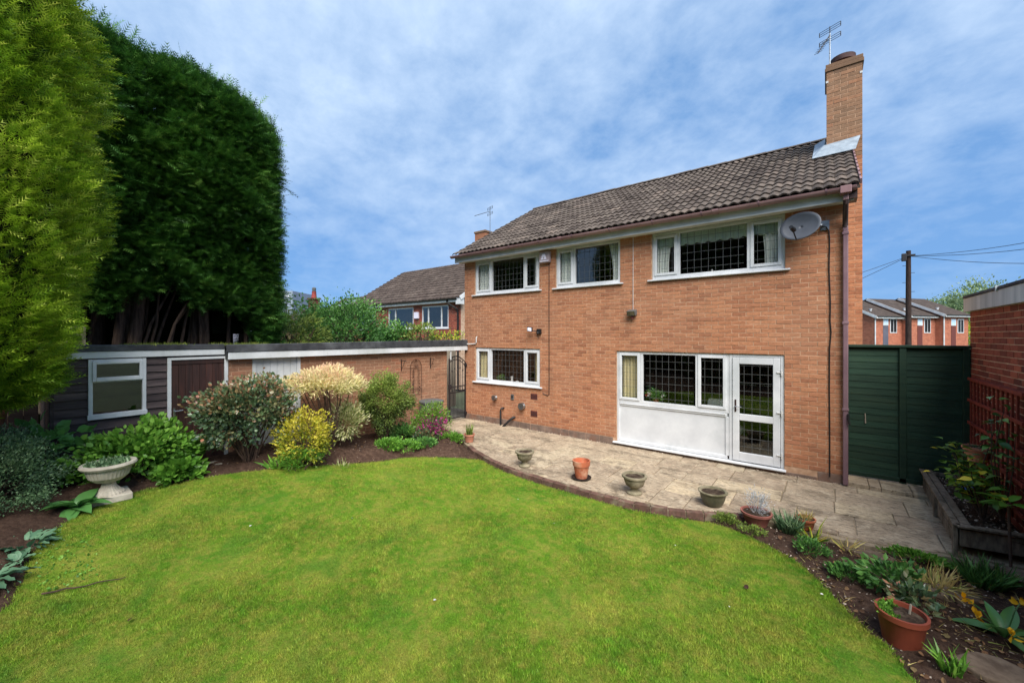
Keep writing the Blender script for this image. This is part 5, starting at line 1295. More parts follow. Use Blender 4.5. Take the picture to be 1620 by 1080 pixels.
V, F, tt = scatter(np.column_stack([ux + q * np.cos(a), uy + q * np.sin(a), np.full(n, uz + .42)]), np.column_stack([rng.normal(0, .5, n), rng.normal(0, .5, n), np.ones(n)]), rng.uniform(.03, .10, n), LEAF, rng.random(n)); obj_np('foliage', V, F, M['lf_grey'], t, tt)

# raised timber planter in the corner by the green gate
pl = thing('raised_planter', 'weathered timber raised bed in the corner below the red trellis', 'planter', (1.3, 7.6, 0))
for a_, b_, z_ in (((1.17, 8.62), (1.13, 6.36), .10), ((1.17, 8.62), (1.13, 6.36), .245)):
    MB().bar((a_[0], a_[1], z_), (b_[0], b_[1], z_), .035, .135).obj('side_board', M['grey_wood'], pl, .005)
MB().bar((1.14, 8.62, .325), (1.10, 6.30, .325), .06, .022).obj('top_board', M['grey_wood'], pl, .004)
MB().bar((1.215, 8.62, .325), (1.175, 6.30, .325), .075, .024).obj('top_board', M['grey_wood'], pl, .004)
MB().bar((1.12, 6.33, .20), (1.62, 6.42, .20), .03, .18).obj('end_board', M['grey_wood'], pl, .005); MB().bar((1.10, 6.31, .325), (1.64, 6.41, .325), .09, .022).obj('top_board', M['grey_wood'], pl, .004)
MB().bar((1.20, 8.58, .30), (1.63, 8.58, .30), .03, .05).obj('back_board', M['grey_wood'], pl, .005)
for x, y in ((1.13, 6.345), (1.155, 7.5)): MB().box(x - .055, x - .02, y - .035, y + .035, -.03, .31).obj('post', M['grey_wood'], pl, .004)
V, F = gridmesh(np.arange(1.17, 1.67, .05), np.arange(6.38, 8.6, .05), lambda X, Y: .24 + .03 * rng.random(X.shape)); obj_np('bed_soil', V, F, M['pot_soil'], pl, smooth=True)
n = 360; P = np.column_stack([rng.uniform(1.2, 1.62, n), rng.uniform(6.5, 8.55, n), np.full(n, .268)])
V, F, tt = scatter(P, rng.normal(size=(n, 3)) * np.array([1, 1, .25]), rng.uniform(.015, .035, n), ROUND, rng.random(n)); obj_np('gravel', V, F, M['pebble'], pl, tt, kind='stuff')
m = MB(); v = []
for i in range(9):
    for j_ in range(7): v.append((1.42 + i * .027, 7.85 + j_ * .07 + i * .01, .275 + .05 * abs(math.sin(i * 1.7 + j_ * 1.1)) + random.uniform(0, .02)))
m.add(v, [(i * 7 + j_, (i + 1) * 7 + j_, (i + 1) * 7 + j_ + 1, i * 7 + j_ + 1) for i in range(8) for j_ in range(6)])
m.obj('plastic_sack', M['blue_bag'], label='crumpled blue plastic sack in the raised bed', cat='sack', smooth=False)
t = thing('round_dish', 'shallow round stone dish standing at the end of the raised bed', 'dish', (1.42, 5.95, 0)); MB().lathe([(.09, -.06), (.10, .0), (.15, .035), (.155, .05), (.12, .045), (.001, .03)], (1.45, 6.05, .0), 28).obj('bowl', M['stone_brown'], t, smooth=True)

# stepping stones, stick, leaf and petals
def stone(label, x, y, rx, ry, rot, h=.03):
    z = soil_z(x, y); n = 11; ring = []
    for k_ in range(n):
        a = 2 * math.pi * k_ / n; q = random.uniform(.86, 1.1); u, v = rx * q * math.cos(a), ry * q * math.sin(a); ring.append((x + u * math.cos(rot) - v * math.sin(rot), y + u * math.sin(rot) + v * math.cos(rot)))
    m = MB(); m.add([(a, b, z + h + random.uniform(-.004, .004)) for a, b in ring] + [(a, b, z - .05) for a, b in ring], [tuple(range(n))] + [(n + i, n + (i + 1) % n, (i + 1) % n, i) for i in range(n)])
    m.obj('stepping_stone', M['stone_brown'], bevel=.012, label=label, cat='stone', group='stepping stones in the right border')
stone('flat brown stepping stone nearest the camera in the right border', .96, 4.36, .22, .16, .3)
stone('flat stepping stone behind the leafy plant in the right border', .88, 5.42, .22, .12, .2)
stone('flat stepping stone at the patio edge in the right border', .38, 5.88, .22, .09, .1)
pts = []
for i, u in enumerate(np.linspace(0, 1, 9)):
    x = -5.38 + u * .20 + .012 * math.sin(i * 2.1); y = .22 + u * .52 + .015 * math.sin(i * 1.3); pts.append((x, y, ground(x, y) + .028))
MB().tube(pts, [.008, .0075, .007, .0065, .006, .0055, .005, .004, .003], 7).obj('stick', M['twig'], smooth=True, label='long thin brown stick lying on the lawn at the left', cat='stick')
def flat_leaf(label, x, y, s, m, name='fallen_leaf', cat='leaf', group=None):
    z = float(ground(x, y)) + .03; V, F, tt = scatter(np.array([[x, y, z]]), np.array([[random.uniform(-1, 1), random.uniform(-1, 1), .1]]), s, ROUND, [.5], flat=.9); obj_np(name, V, F, m, None, tt, label=label, cat=cat, group=group)
flat_leaf('curled brown fallen leaf on the lawn below the stick', -4.54, .68, .06, M['metal_rust'])
flat_leaf('dark fallen leaf on the lawn near the right border', -.58, 4.36, .06, M['metal_rust'])
for lab, x, y in (('white petal on the lawn closest to the right border soil', -.02, 4.70), ('white petal on the lawn between the dark leaf and the picture bottom', -.68, 3.98), ('white petal on the lawn nearest the terracotta pot', -3.55, 4.68), ('white petal in the middle of the lawn near the picture bottom', -2.79, 2.44),
        ('white petal on the lawn furthest left, out from the pale urn', -5.36, 1.81), ('white petal on the lawn below the stone urn right of the terracotta pot', -2.75, 4.35), ('white petal on the lawn out from the golden shrub', -4.75, 2.77), ('white petal on the lawn below the dark olive bowl planter', -1.35, 4.75)):
    flat_leaf(lab, x, y, random.uniform(.02, .035), M['petal_white'], 'petal', 'petal', 'white petals scattered on the lawn')
# stones and chips lying on the soil
n = 1500; xx = rng.uniform(-.6, 1.6, n); yy = rng.uniform(3.0, 6.0, n); k2 = ~inside(np.column_stack([xx, yy]), LP); xx, yy = xx[k2], yy[k2]
x2 = rng.uniform(-7.9, -5.3, 900); y2 = rng.uniform(.6, 6.6, 900); k2 = ~inside(np.column_stack([x2, y2]), LP) & (y2 < patio_y(x2) - .1); xx = np.concatenate([xx, x2[k2]]); yy = np.concatenate([yy, y2[k2]])
zz = np.array([soil_z(a, b) for a, b in zip(xx, yy)]) + .006
ok = zz > -.1; xx, yy, zz = xx[ok], yy[ok], zz[ok]; n = len(xx)
V, F, tt = scatter(np.column_stack([xx, yy, zz]), np.column_stack([rng.normal(size=(n, 2)), rng.normal(size=n) * .2]), rng.uniform(.008, .024, n) * np.where(rng.random(n) < .06, 1.8, 1), ROUND, rng.random(n) ** 1.5)
obj_np('gravel', V, F, M['pebble'], tone=tt, label='pale stone chips scattered over the border soil', cat='gravel', kind='stuff')

n = 700; xx = np.concatenate([rng.uniform(-.5, 1.6, 420), rng.uniform(-7.9, -5.6, 280)]); yy = np.concatenate([rng.uniform(3.2, 6.0, 420), rng.uniform(.5, 6.4, 280)]); kk = ~inside(np.column_stack([xx, yy]), LP) & (yy < patio_y(xx) - .08); xx, yy = xx[kk], yy[kk]; n = len(xx)
M['lf_brown'] = leafmat('dead leaves', [lin(74, 52, 40), lin(112, 80, 56), lin(146, 112, 78), lin(96, 84, 52)], 0.8, 0.1)
V, F, tt = scatter(np.column_stack([xx, yy, [soil_z(a, b) + .014 for a, b in zip(xx, yy)]]), np.column_stack([rng.normal(size=(n, 2)), rng.normal(0, .25, n)]), rng.uniform(.02, .055, n), ROUND, rng.random(n), flat=.5)
obj_np('leaf_litter', V, F, M['lf_brown'], tone=tt, label='brown dead leaves scattered over the border soil', cat='leaf litter', kind='stuff')
n = 520; xx = rng.uniform(-7.9, .2, n); yy = 8.2 - np.abs(rng.normal(0, .05, n)) - .01
V, F, tt = scatter(np.column_stack([xx, yy, np.full(n, .012)]), np.column_stack([rng.normal(size=(n, 2)), rng.normal(0, .3, n)]), rng.uniform(.008, .022, n), ROUND, .5 + .5 * rng.random(n))
obj_np('grit', V, F, M['pebble'], tone=tt, label='pale grit lying along the foot of the house wall', cat='grit', kind='stuff')
# ---------------------------------------------------------------- shrubs
def stems(t, base, c, r, n, m=None, rad=.012, top=.55):
    m_ = MB()
    for i in range(n):
        a = random.uniform(0, 6.28); q = math.sqrt(random.random()) * .9
        e = Vector((c[0] + r[0] * q * math.cos(a), c[1] + r[1] * q * math.sin(a), c[2] + r[2] * random.uniform(-.3, top)))
        b = Vector(base) + Vector((random.uniform(-.06, .06), random.uniform(-.06, .06), -.03)); mid = b.lerp(e, .5) + Vector((random.uniform(-.06, .06), random.uniform(-.06, .06), random.uniform(.0, .1)))
        m_.tube([b, b.lerp(mid, .5) + Vector((random.uniform(-.03, .03), random.uniform(-.03, .03), 0)), mid, e], [rad, rad * .85, rad * .6, rad * .25], 5, False)
    m_.obj('stem', m or M['twig'], t, smooth=True)
def shrub(name, label, c, r, n, ml, size, templ=LEAF, base=None, nst=14, clumps=90, spread=.14, shell=.5, up=-1.0, rise=.25, rad=.012, lump=.18, tone_up=0.0, cat='shrub', jit=.55, sizej=(.65, 1.25)):
    base = base or (c[0], c[1], soil_z(c[0], c[1])); t = thing(name, label, cat, base)
    P, Dn, idx, k_ = crown_points(c, r, n, clumps, spread, shell, up, lump)
    ok = P[:, 2] > base[2] + .01; P, Dn, idx = P[ok], Dn[ok], idx[ok]; n = len(P)
    ct = rng.normal(0, .16, k_)
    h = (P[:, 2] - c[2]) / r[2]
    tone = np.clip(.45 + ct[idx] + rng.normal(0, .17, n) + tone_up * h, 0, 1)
    V, F, tt = scatter(P, Dn + rng.normal(size=P.shape) * jit + np.array([0, 0, rise]), size * rng.uniform(*sizej, n), templ, tone)
    obj_np('foliage', V, F, ml, t, tt)
    if nst: stems(t, base, c, r, nst, rad=rad)
    return t
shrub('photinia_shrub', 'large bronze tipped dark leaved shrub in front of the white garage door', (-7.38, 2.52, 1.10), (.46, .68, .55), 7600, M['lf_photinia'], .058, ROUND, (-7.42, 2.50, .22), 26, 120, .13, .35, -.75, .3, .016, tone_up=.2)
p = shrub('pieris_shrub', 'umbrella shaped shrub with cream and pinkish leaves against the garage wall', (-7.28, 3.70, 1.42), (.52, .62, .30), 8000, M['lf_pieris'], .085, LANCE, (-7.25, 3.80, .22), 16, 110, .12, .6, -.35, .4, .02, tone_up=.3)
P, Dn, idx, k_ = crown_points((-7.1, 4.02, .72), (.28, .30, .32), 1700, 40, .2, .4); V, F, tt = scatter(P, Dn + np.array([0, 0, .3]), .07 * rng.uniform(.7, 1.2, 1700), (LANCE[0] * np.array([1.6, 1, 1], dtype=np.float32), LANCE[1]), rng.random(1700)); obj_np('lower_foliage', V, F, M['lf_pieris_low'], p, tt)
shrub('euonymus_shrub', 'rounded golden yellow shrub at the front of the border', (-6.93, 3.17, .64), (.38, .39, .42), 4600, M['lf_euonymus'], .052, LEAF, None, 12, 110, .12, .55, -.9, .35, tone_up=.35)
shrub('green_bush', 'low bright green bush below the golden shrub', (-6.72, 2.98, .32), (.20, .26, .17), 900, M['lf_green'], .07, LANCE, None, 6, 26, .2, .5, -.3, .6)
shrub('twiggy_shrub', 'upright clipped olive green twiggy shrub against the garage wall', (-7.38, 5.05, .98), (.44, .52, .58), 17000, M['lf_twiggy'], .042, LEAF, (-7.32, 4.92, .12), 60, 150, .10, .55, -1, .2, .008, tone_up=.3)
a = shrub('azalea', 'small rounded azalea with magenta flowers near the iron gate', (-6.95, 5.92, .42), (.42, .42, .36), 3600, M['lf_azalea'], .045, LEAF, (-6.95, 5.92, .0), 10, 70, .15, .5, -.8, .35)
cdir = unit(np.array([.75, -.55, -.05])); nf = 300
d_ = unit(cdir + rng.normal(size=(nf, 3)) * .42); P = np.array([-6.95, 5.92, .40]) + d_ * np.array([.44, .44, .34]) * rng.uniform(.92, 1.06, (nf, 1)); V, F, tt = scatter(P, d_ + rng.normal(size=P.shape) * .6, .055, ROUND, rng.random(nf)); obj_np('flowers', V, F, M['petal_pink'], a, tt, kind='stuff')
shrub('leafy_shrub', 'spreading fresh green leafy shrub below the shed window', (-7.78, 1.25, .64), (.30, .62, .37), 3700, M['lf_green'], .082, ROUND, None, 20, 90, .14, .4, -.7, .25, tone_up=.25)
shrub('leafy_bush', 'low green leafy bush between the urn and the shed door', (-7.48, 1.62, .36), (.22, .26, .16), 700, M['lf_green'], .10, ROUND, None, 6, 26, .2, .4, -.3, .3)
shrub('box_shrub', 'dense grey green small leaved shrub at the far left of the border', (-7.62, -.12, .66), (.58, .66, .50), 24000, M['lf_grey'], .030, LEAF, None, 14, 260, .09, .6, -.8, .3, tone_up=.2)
shrub('dark_broadleaf', 'dark glossy broad leaved plant in the shade beside the shed corner', (-7.95, .30, .95), (.28, .34, .26), 90, M['lf_broad'], .15, ROUND, (-7.95, .3, .4), 5, 12, .3, .3, -.1, .2)
# ground cover mounds
for lab, c, r, n, ml, sz in (
        ('low feathery green mound left of centre in the back border', (-6.85, 4.75, .14), (.26, .26, .13), 1700, 'lf_green', .05),
        ('low bright green mound in front of the clipped twiggy shrub', (-6.62, 5.02, .12), (.24, .26, .10), 1700, 'lf_green', .045),
        ('small green mound below the magenta azalea', (-6.50, 5.40, .12), (.18, .2, .13), 900, 'lf_mid', .05),
        ('flat green mat of foliage between azalea and patio', (-6.55, 6.15, .05), (.30, .22, .10), 1400, 'lf_green', .045),
        ('dark green mound behind the white ornament', (-7.32, 5.42, .18), (.36, .34, .2), 2300, 'lf_mid', .05),
        ('purplish green leafy clump under the azalea', (-6.72, 5.62, .20), (.20, .22, .18), 700, 'lf_photinia', .06),
        ('low green mat beside the pink clay pot', (-1.02, 5.78, -.03), (.17, .10, .06), 800, 'lf_twiggy', .03),
        ('thin green mat in front of the pink clay pot', (-.72, 5.66, -.04), (.15, .09, .05), 420, 'lf_twiggy', .03),
        ('small rounded green clump in the right border soil', (-.14, 5.50, .0), (.13, .12, .09), 700, 'lf_mid', .035),
        ('spreading green clump left of the dark leaved plant in the right border', (.18, 5.18, -.02), (.17, .11, .06), 900, 'lf_mid', .04),
        ('dark leaved clump at the patio edge beside the raised bed', (.74, 5.96, .0), (.22, .07, .06), 600, 'lf_green', .05)):
    bunch('ground_cover', lab, 'plant', c, r, n, M[ml], sz, up=-.1, clumps=40, spread=.16, rise=.8)
# upright strappy clumps
def strappy(name, label, x, y, n, L, m, spread=.9, r=.08, templ=ARCH, w=1.0):
    z = soil_z(x, y); z = max(z, -.08); t = thing(name, label, 'plant', (x, y, z)); spiky(m, n, L, spread, templ, w)(t, x, y, z, r); return t
strappy('lavender', 'grey green spiky tuft beside the small terracotta pot', -.36, 5.96, 220, .26, M['lf_grey'], .8, .16)
strappy('daffodil_leaves', 'yellowing flopped bulb leaves at the patio edge', -.12, 5.90, 30, .30, M['lf_yellow'], 2.4, .10, w=.9)
strappy('bulb_leaves', 'thin flopped bulb leaves near the stepping stone by the patio', .18, 5.86, 24, .22, M['lf_straw'], 2.4, .1, w=.8)
strappy('spiky_clump', 'dense dark green spiky clump at the end of the raised bed', 1.20, 5.86, 300, .28, M['lf_mid'], 1.0, .2)
strappy('straw_clump', 'straw coloured dying leaves in front of the spiky clump', .82, 5.52, 170, .22, M['lf_straw'], 2.4, .26)
strappy('lily_shoots', 'green upright bulb shoots in the border near the bottom right', .70, 4.18, 40, .19, M['lf_green'], .7, .10, w=1.8)
strappy('iris_leaves', 'pale arching leaves below the golden shrub at the lawn edge', -6.52, 3.62, 26, .21, M['lf_pieris_low'], 1.3, .12, w=1.2)
strappy('lawn_edge_leaves', 'small arching green leaves in front of the bronze tipped shrub', -7.0, 2.75, 30, .26, M['lf_green'], 1.2, .12, w=2.4)
shrub('hellebore', 'dark green hand leaved plant in the middle of the right border', (.48, 5.12, .08), (.19, .15, .14), 300, M['lf_mid'], .075, LEAF, None, 8, 30, .22, .4, -.4, .2, cat='plant')
shrub('bronze_plant', 'reddish tinged leafy plant behind the plastic pot', (.60, 4.90, .06), (.13, .13, .11), 170, M['lf_photinia'], .07, LEAF, None, 6, 20, .25, .4, -.3, .2, cat='plant')
# plants with large single leaves
def big_leaf(L, w, ruffle=0.0, droop=.35, n=7):
    v = []; f = []
    for i in range(n + 1):
        t_ = i / n; ww = w * (math.sin(min(t_ * 1.12 + .06, 1) * math.pi) ** .8 if 0 < t_ < 1 else .03); z = -droop * t_ * t_ * L + .0
        e = ruffle * (1 if i % 2 else -1) * w
        v += [(-ww - e * .6, t_ * L, z + ww * .35 + e), (0, t_ * L, z), (ww + e * .6, t_ * L, z + ww * .35 - e)]
    for i in range(n):
        b = i * 3; f += [(b, b + 1, b + 4, b + 3), (b + 1, b + 2, b + 5, b + 4)]
    return v, f
def leafy(name, label, x, y, n, L, w, m, ruffle=0, tilt=(.3, .9), z=None, droop=.4, r0=.02, cat='plant', zr=0.0, arc=(0, 6.283)):
    z = soil_z(x, y) if z is None else z; t = thing(name, label, cat, (x, y, z)); ms = []
    for q in range(4):
        v, f = big_leaf(1, w * random.uniform(.85, 1.15), ruffle, droop * random.uniform(.7, 1.3)); me = bpy.data.meshes.new('leaf'); me.from_pydata(v, [], f); me.update(); me.materials.append(m)
        me.polygons.foreach_set('use_smooth', np.ones(len(me.polygons), dtype=bool)); a_ = me.attributes.new('tone', 'FLOAT', 'POINT'); a_.data.foreach_set('value', np.full(len(v), random.random(), dtype=np.float32)); ms.append(me)
    for i in range(n):
        a = arc[0] + (arc[1] - arc[0]) * (i + random.uniform(-.3, .3)) / n; e = random.uniform(*tilt); s = L * random.uniform(.7, 1.15)
        inst('leaf', random.choice(ms), t, (x + r0 * math.cos(a), y + r0 * math.sin(a), z + random.uniform(0, zr) + .01), (s, s, s), (e, random.uniform(-.3, .3), a - math.pi / 2))
    return t
leafy('foxglove', 'large ribbed green leaved rosette in front of the pale urn', -7.10, .56, 20, .34, .22, M['lf_broad'], .0, (.15, 1.0), droop=.6)
leafy('teasel', 'blue green wavy leaved plant at the left edge of the lawn', -6.42, .14, 40, .15, .2, M['lf_blue'], .16, (.1, 1.3), droop=.7, r0=.12)
leafy('poppy', 'small blue green leaf tuft just below the wavy leaved plant', -6.12, .10, 10, .12, .22, M['lf_blue'], .16, (.4, 1.2))
leafy('thistle', 'pale blue green leaves reaching in at the left picture edge', -5.80, -.10, 24, .20, .17, M['lf_blue'], .18, (.1, 1.0), droop=.6, r0=.08)
leafy('hosta', 'dark broad leaved clump behind the grey green shrub', -7.9, .42, 9, .24, .2, M['lf_broad'], 0, (.2, .8), z=.82, droop=.5)
# yellow flowered plant at the right picture edge
t = leafy('tulip_plant', 'broad leaved plant with yellow flowers at the bottom right edge', 1.12, 4.92, 10, .27, .15, M['lf_broad'], 0, (.2, 1.1), droop=.6, r0=.04)
for i, (dx_, dy_, dz_) in enumerate(((-.17, -.12, .12), (-.20, .05, .16), (-.02, -.22, .10), (.1, .1, .22))):
    P = np.array([[1.12 + dx_, 4.92 + dy_, dz_]]).repeat(7, 0) + rng.normal(size=(7, 3)) * .012; V, F, tt = scatter(P, rng.normal(size=(7, 3)) + np.array([0, 0, .4]), .055, ROUND, rng.random(7)); obj_np('flower', V, F, M['petal_yellow'], t, tt)
    MB().tube([(1.12, 4.92, -.05), (1.12 + dx_ * .6, 4.92 + dy_ * .6, dz_ * .7), (1.12 + dx_, 4.92 + dy_, dz_)], .005, 5).obj('stalk', M['lf_broad'], t)
# climbing shrub with yellowing leaves in front of the trellis
def climber(name, label, base, c, r, n, ml, L, w, ns=9):
    t = thing(name, label, 'shrub', base); ms = []
    for q in range(10):
        v, f = big_leaf(1, w * random.uniform(.85, 1.15), 0, .3 * random.uniform(.5, 1.4), 5); me = bpy.data.meshes.new('leaf'); me.from_pydata(v, [], f); me.update(); me.materials.append(ml)
        me.polygons.foreach_set('use_smooth', np.ones(len(me.polygons), dtype=bool)); a_ = me.attributes.new('tone', 'FLOAT', 'POINT'); a_.data.foreach_set('value', np.full(len(v), (q / 9) ** 1.3, dtype=np.float32)); ms.append(me)
    tips = []
    for i in range(ns):
        e = Vector((c[0] + r[0] * random.uniform(-1, 1), c[1] + r[1] * random.uniform(-1, 1), c[2] + r[2] * random.uniform(-.4, 1))); b = Vector(base); mid = b.lerp(e, .5) + Vector((random.uniform(-.1, .1), random.uniform(-.1, .1), .12))
        pts = [b, b.lerp(mid, .6), mid, mid.lerp(e, .6), e]; MB().tube(pts, [.009, .008, .006, .005, .003], 5).obj('stem', M['twig'], t, smooth=True); tips += [mid.lerp(e, u) for u in np.linspace(0, 1, 8)] + [b.lerp(mid, u) for u in (.6, .8)]
    for i in range(n):
        p = random.choice(tips) + Vector((random.gauss(0, .05), random.gauss(0, .05), random.gauss(0, .05))); a = random.uniform(0, 6.28); s = L * random.uniform(.6, 1.2)
        if p.x > RX - .10: p.x = RX - .10 - random.random() * .1
        inst('leaf', ms[min(9, int(abs(random.gauss(0, 4.2))))], t, p, (s, s, s), (random.uniform(-.5, .5), random.uniform(-.6, .6), a))
climber('climbing_shrub', 'arching shrub with green and yellow leaves in front of the red trellis', (1.40, 6.85, .25), (1.32, 6.92, .78), (.18, .40, .36), 300, M['lf_yellow'], .115, .26, 16)
climber('rose_bush', 'sparse green climber on the trellis at the right picture edge', (1.52, 6.75, .3), (1.50, 6.72, 1.32), (.10, .22, .38), 60, M['lf_mid'], .12, .24, 6)
leafy('rhododendron', 'large pale green pointed leaves at the right picture edge', 1.45, 6.28, 7, .25, .16, M['lf_green'], 0, (-.1, .5), z=.62, droop=.3, zr=.12)
MB().tube([(1.46, 6.25, -.05), (1.45, 6.28, .66)], .012, 6).obj('stem', M['twig'], bpy.data.objects['rhododendron'])
# weeds in the lawn
n = 260; xx = rng.uniform(-6.2, -5.4, n); yy = rng.uniform(.2, .6, n); kk = inside(np.column_stack([xx, yy]), LP); xx, yy = xx[kk], yy[kk]; n = len(xx)
V, F, tt = scatter(np.column_stack([xx, yy, ground(xx, yy) + .01]), np.column_stack([rng.normal(size=(n, 2)), rng.uniform(.2, 1, n)]), rng.uniform(.012, .03, n), ROUND, rng.random(n)); obj_np('clover', V, F, M['lf_green'], tone=tt, label='patch of broad leaved weeds in the lawn at the left border', cat='weeds', kind='stuff')
n = 2600; xx = rng.uniform(-.2, 1.5, n); yy = rng.uniform(3.4, 6.0, n); kk = ~inside(np.column_stack([xx, yy]), LP) & (np.sin(xx * 7 + yy * 3) + rng.normal(0, .5, n) > .3); xx, yy = xx[kk], yy[kk]; n = len(xx)
V, F, tt = scatter(np.column_stack([xx, yy, [soil_z(a, b) + .005 for a, b in zip(xx, yy)]]), np.column_stack([rng.normal(size=(n, 2)), rng.uniform(.0, .5, n)]), rng.uniform(.03, .12, n), (BLADE[0] * np.array([.5, 1, .3], dtype=np.float32), BLADE[1]), rng.random(n)); obj_np('straw', V, F, M['lf_straw'], tone=tt, label='dry straw and thin weeds over the right border soil', cat='straw', kind='stuff')
print('plants done')
# ---------------------------------------------------------------- conifers
def conifer_face(name, label, base, surf, n, size, ml, core, trunks, templ=FROND, cat='tree', group=None, tone_fn=None, droop=.1):
    """surf(n) -> points, outward normals"""
    t = thing(name, label, cat, base, group)
    P, Nn = surf(n); n = len(P)
    D_ = Nn * 1.0 + rng.normal(size=P.shape) * .38 + np.array([0, 0, droop])
    cl = np.sin(P[:, 0] * 2.9 + 1.7 * np.sin(P[:, 2] * 2.3)) * .5 + np.sin(P[:, 1] * 3.3 + 1.3 * np.sin(P[:, 2] * 3.1 + 1)) * .5
    tone = np.clip(.45 + .16 * cl + rng.normal(0, .21, n) + (tone_fn(P) if tone_fn else 0), 0, 1)
    V, F, tt = scatter(P, D_, size * rng.uniform(.6, 1.25, n), templ, tone, flat=.55); obj_np('crown', V, F, ml, t, tt)
    if core: core(t)
    for pts, rad in trunks: MB().tube(pts, rad, 9, False).obj('trunk', M['bark'], t, smooth=True)
    return t
# dark hedge of tall conifers behind shed and garage; five trees grown together, clipped flat on the garden side
HXF, HY0, HY1 = -10.9, -2.6, 4.42
def hedge_top(y): return 8.25 + .08 * np.sin(y * 2.1) + .06 * np.sin(y * 5.3 + 1) - .55 * sstep((y - 2.6) / 2.0)
def hedge_bot(y): # trunks show in the middle
    return 3.15 + .25 * np.sin(y * 3.7) + .12 * np.sin(y * 9) - 1.2 * sstep((y - 3.3) / .55) 
def hedge_surf(ya, yb, endcap):
    def f(n):
        y = rng.uniform(ya, yb, n); t_ = rng.random(n); zt_ = hedge_top(y); zb_ = hedge_bot(y); z = zb_ + (zt_ - zb_) * t_
        bul = .18 * np.sin(y * 2.3 + z * 1.1) + .14 * np.sin(z * 2.7 + y * 1.7) + .10 * np.sin(y * 6.1 + 2 * np.sin(z * 3.3)) + .07 * np.sin(z * 8 + y * 4)
        rnd_ = .4 * sstep((t_ - .86) / .14) ** 2
        cor = .35 * sstep((y - (HY1 - .9)) / .9) ** 2
        sh_ = ((z + .10 * np.sin(y * 4.1) + .07 * np.sin(y * 9.7 + z)) / .30) % 1.0
        x = HXF + bul * .6 + .27 * (.5 - sh_) - rnd_ - cor - rng.random(n) ** 1.6 * .35 + np.where(rng.random(n) < .09, rng.random(n) * .30, 0)
        P = np.column_stack([x, y, z]); N_ = np.column_stack([np.ones(n), .9 * sstep((y - (HY1 - .9)) / .9) + rng.normal(0, .2, n), .8 * sstep((t_ - .84) / .16)])
        k_ = int(n * .10); yt = rng.uniform(ya, yb, k_); xt = HXF - .4 - rng.random(k_) * 1.9
        Pt = np.column_stack([xt, yt, hedge_top(yt) - .05 + rng.normal(0, .07, k_) + np.where(rng.random(k_) < .15, rng.random(k_) * .3, 0)]); Nt = np.column_stack([rng.normal(0, .3, k_), rng.normal(0, .3, k_), np.ones(k_)])
        out_P, out_N = [P, Pt], [N_, Nt]
        if endcap:
            k_ = int(n * .35); ze = rng.uniform(1.9, 7.7, k_); xe = HXF - .45 - rng.random(k_) * 2.2; cor = .0
            Pe = np.column_stack([xe, HY1 + .12 * np.sin(ze * 2.3) + .08 * np.sin(ze * 6) - rng.random(k_) ** 1.6 * .3 + np.where(rng.random(k_) < .14, rng.random(k_) * .30, 0) - .55 * sstep((ze - 6.6) / 1.1) ** 2, ze]); Ne = np.column_stack([rng.normal(.2, .2, k_), np.ones(k_), np.zeros(k_)])
            out_P.append(Pe); out_N.append(Ne)
        return np.concatenate(out_P), unit(np.concatenate(out_N))
    return f
seg = [(-2.6, -.6), (-.6, .75), (.75, 2.0), (2.0, 3.2), (3.2, 4.42)]
labs = ['dark green tall conifer at the left end of the clipped row behind the golden conifer', 'dark green tall clipped conifer rising behind the shed window', 'dark green tall clipped conifer rising behind the shed door',
        'dark green tall clipped conifer second from the open end of the row', 'dark green tall clipped conifer at the open right hand end of the row']
for i, ((ya, yb), lab) in enumerate(zip(seg, labs)):
    trunks = []
    for q in range(5 if i else 2):
        y = random.uniform(ya + .15, yb - .15); x = HXF - random.uniform(.25, 1.3); r_ = random.choice((.12, .09, .06, .045)); dx_, dy_ = random.uniform(-.1, .25), random.uniform(-.25, .35)
        trunks.append(([(x, y, -.3), (x + dx_ * .3, y + dy_ * .3, 1.6), (x + dx_ * .6, y + dy_ * .6, 2.6), (x + dx_, y + dy_, 4.0)], [r_ * 1.05, r_, r_ * .92, r_ * .7]))
    if i in (2, 3):
        for q in range(6):
            y = random.uniform(ya, yb); x = HXF - random.uniform(.15, .8); trunks.append(([(x, y, 1.9), (x + .05, y + random.uniform(.05, .2), 2.6), (x + .1, y + random.uniform(.1, .6), 3.4 + random.uniform(0, .3))], [.035, .028, .015]))
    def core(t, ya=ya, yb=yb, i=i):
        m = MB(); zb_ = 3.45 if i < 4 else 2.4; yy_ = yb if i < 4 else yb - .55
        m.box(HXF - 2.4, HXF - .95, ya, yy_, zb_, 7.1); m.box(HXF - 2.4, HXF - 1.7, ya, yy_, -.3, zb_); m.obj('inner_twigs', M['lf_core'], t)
    conifer_face('conifer', lab, (HXF - 1.2, (ya + yb) / 2, -.3), hedge_surf(ya, yb, i == 4), 23000 if i else 9000, .27, M['lf_dark'], core, trunks, FROND3, group='row of tall clipped conifers', tone_fn=lambda P: .08 * sstep((P[:, 2] - 5.5) / 2))
# loose shoots along the top of the row
n = 420; yy = rng.uniform(-1.2, 4.2, n) * .35 + .65 * rng.choice(np.array([-.6, .1, .5, 1.3, 1.9, 2.6, 3.2, 3.9]), n); P = np.column_stack([HXF - rng.random(n) * 1.3, yy, hedge_top(yy) + rng.random(n) ** 2 * .15]);
V, F, tt = scatter(P, np.column_stack([rng.normal(.2, .3, n), rng.normal(.2, .3, n), np.ones(n)]), rng.uniform(.15, .36, n), FROND3, rng.random(n) * .5 + .3); obj_np('top_shoots', V, F, M['lf_dark'], bpy.data.objects['conifer.002'], tt)

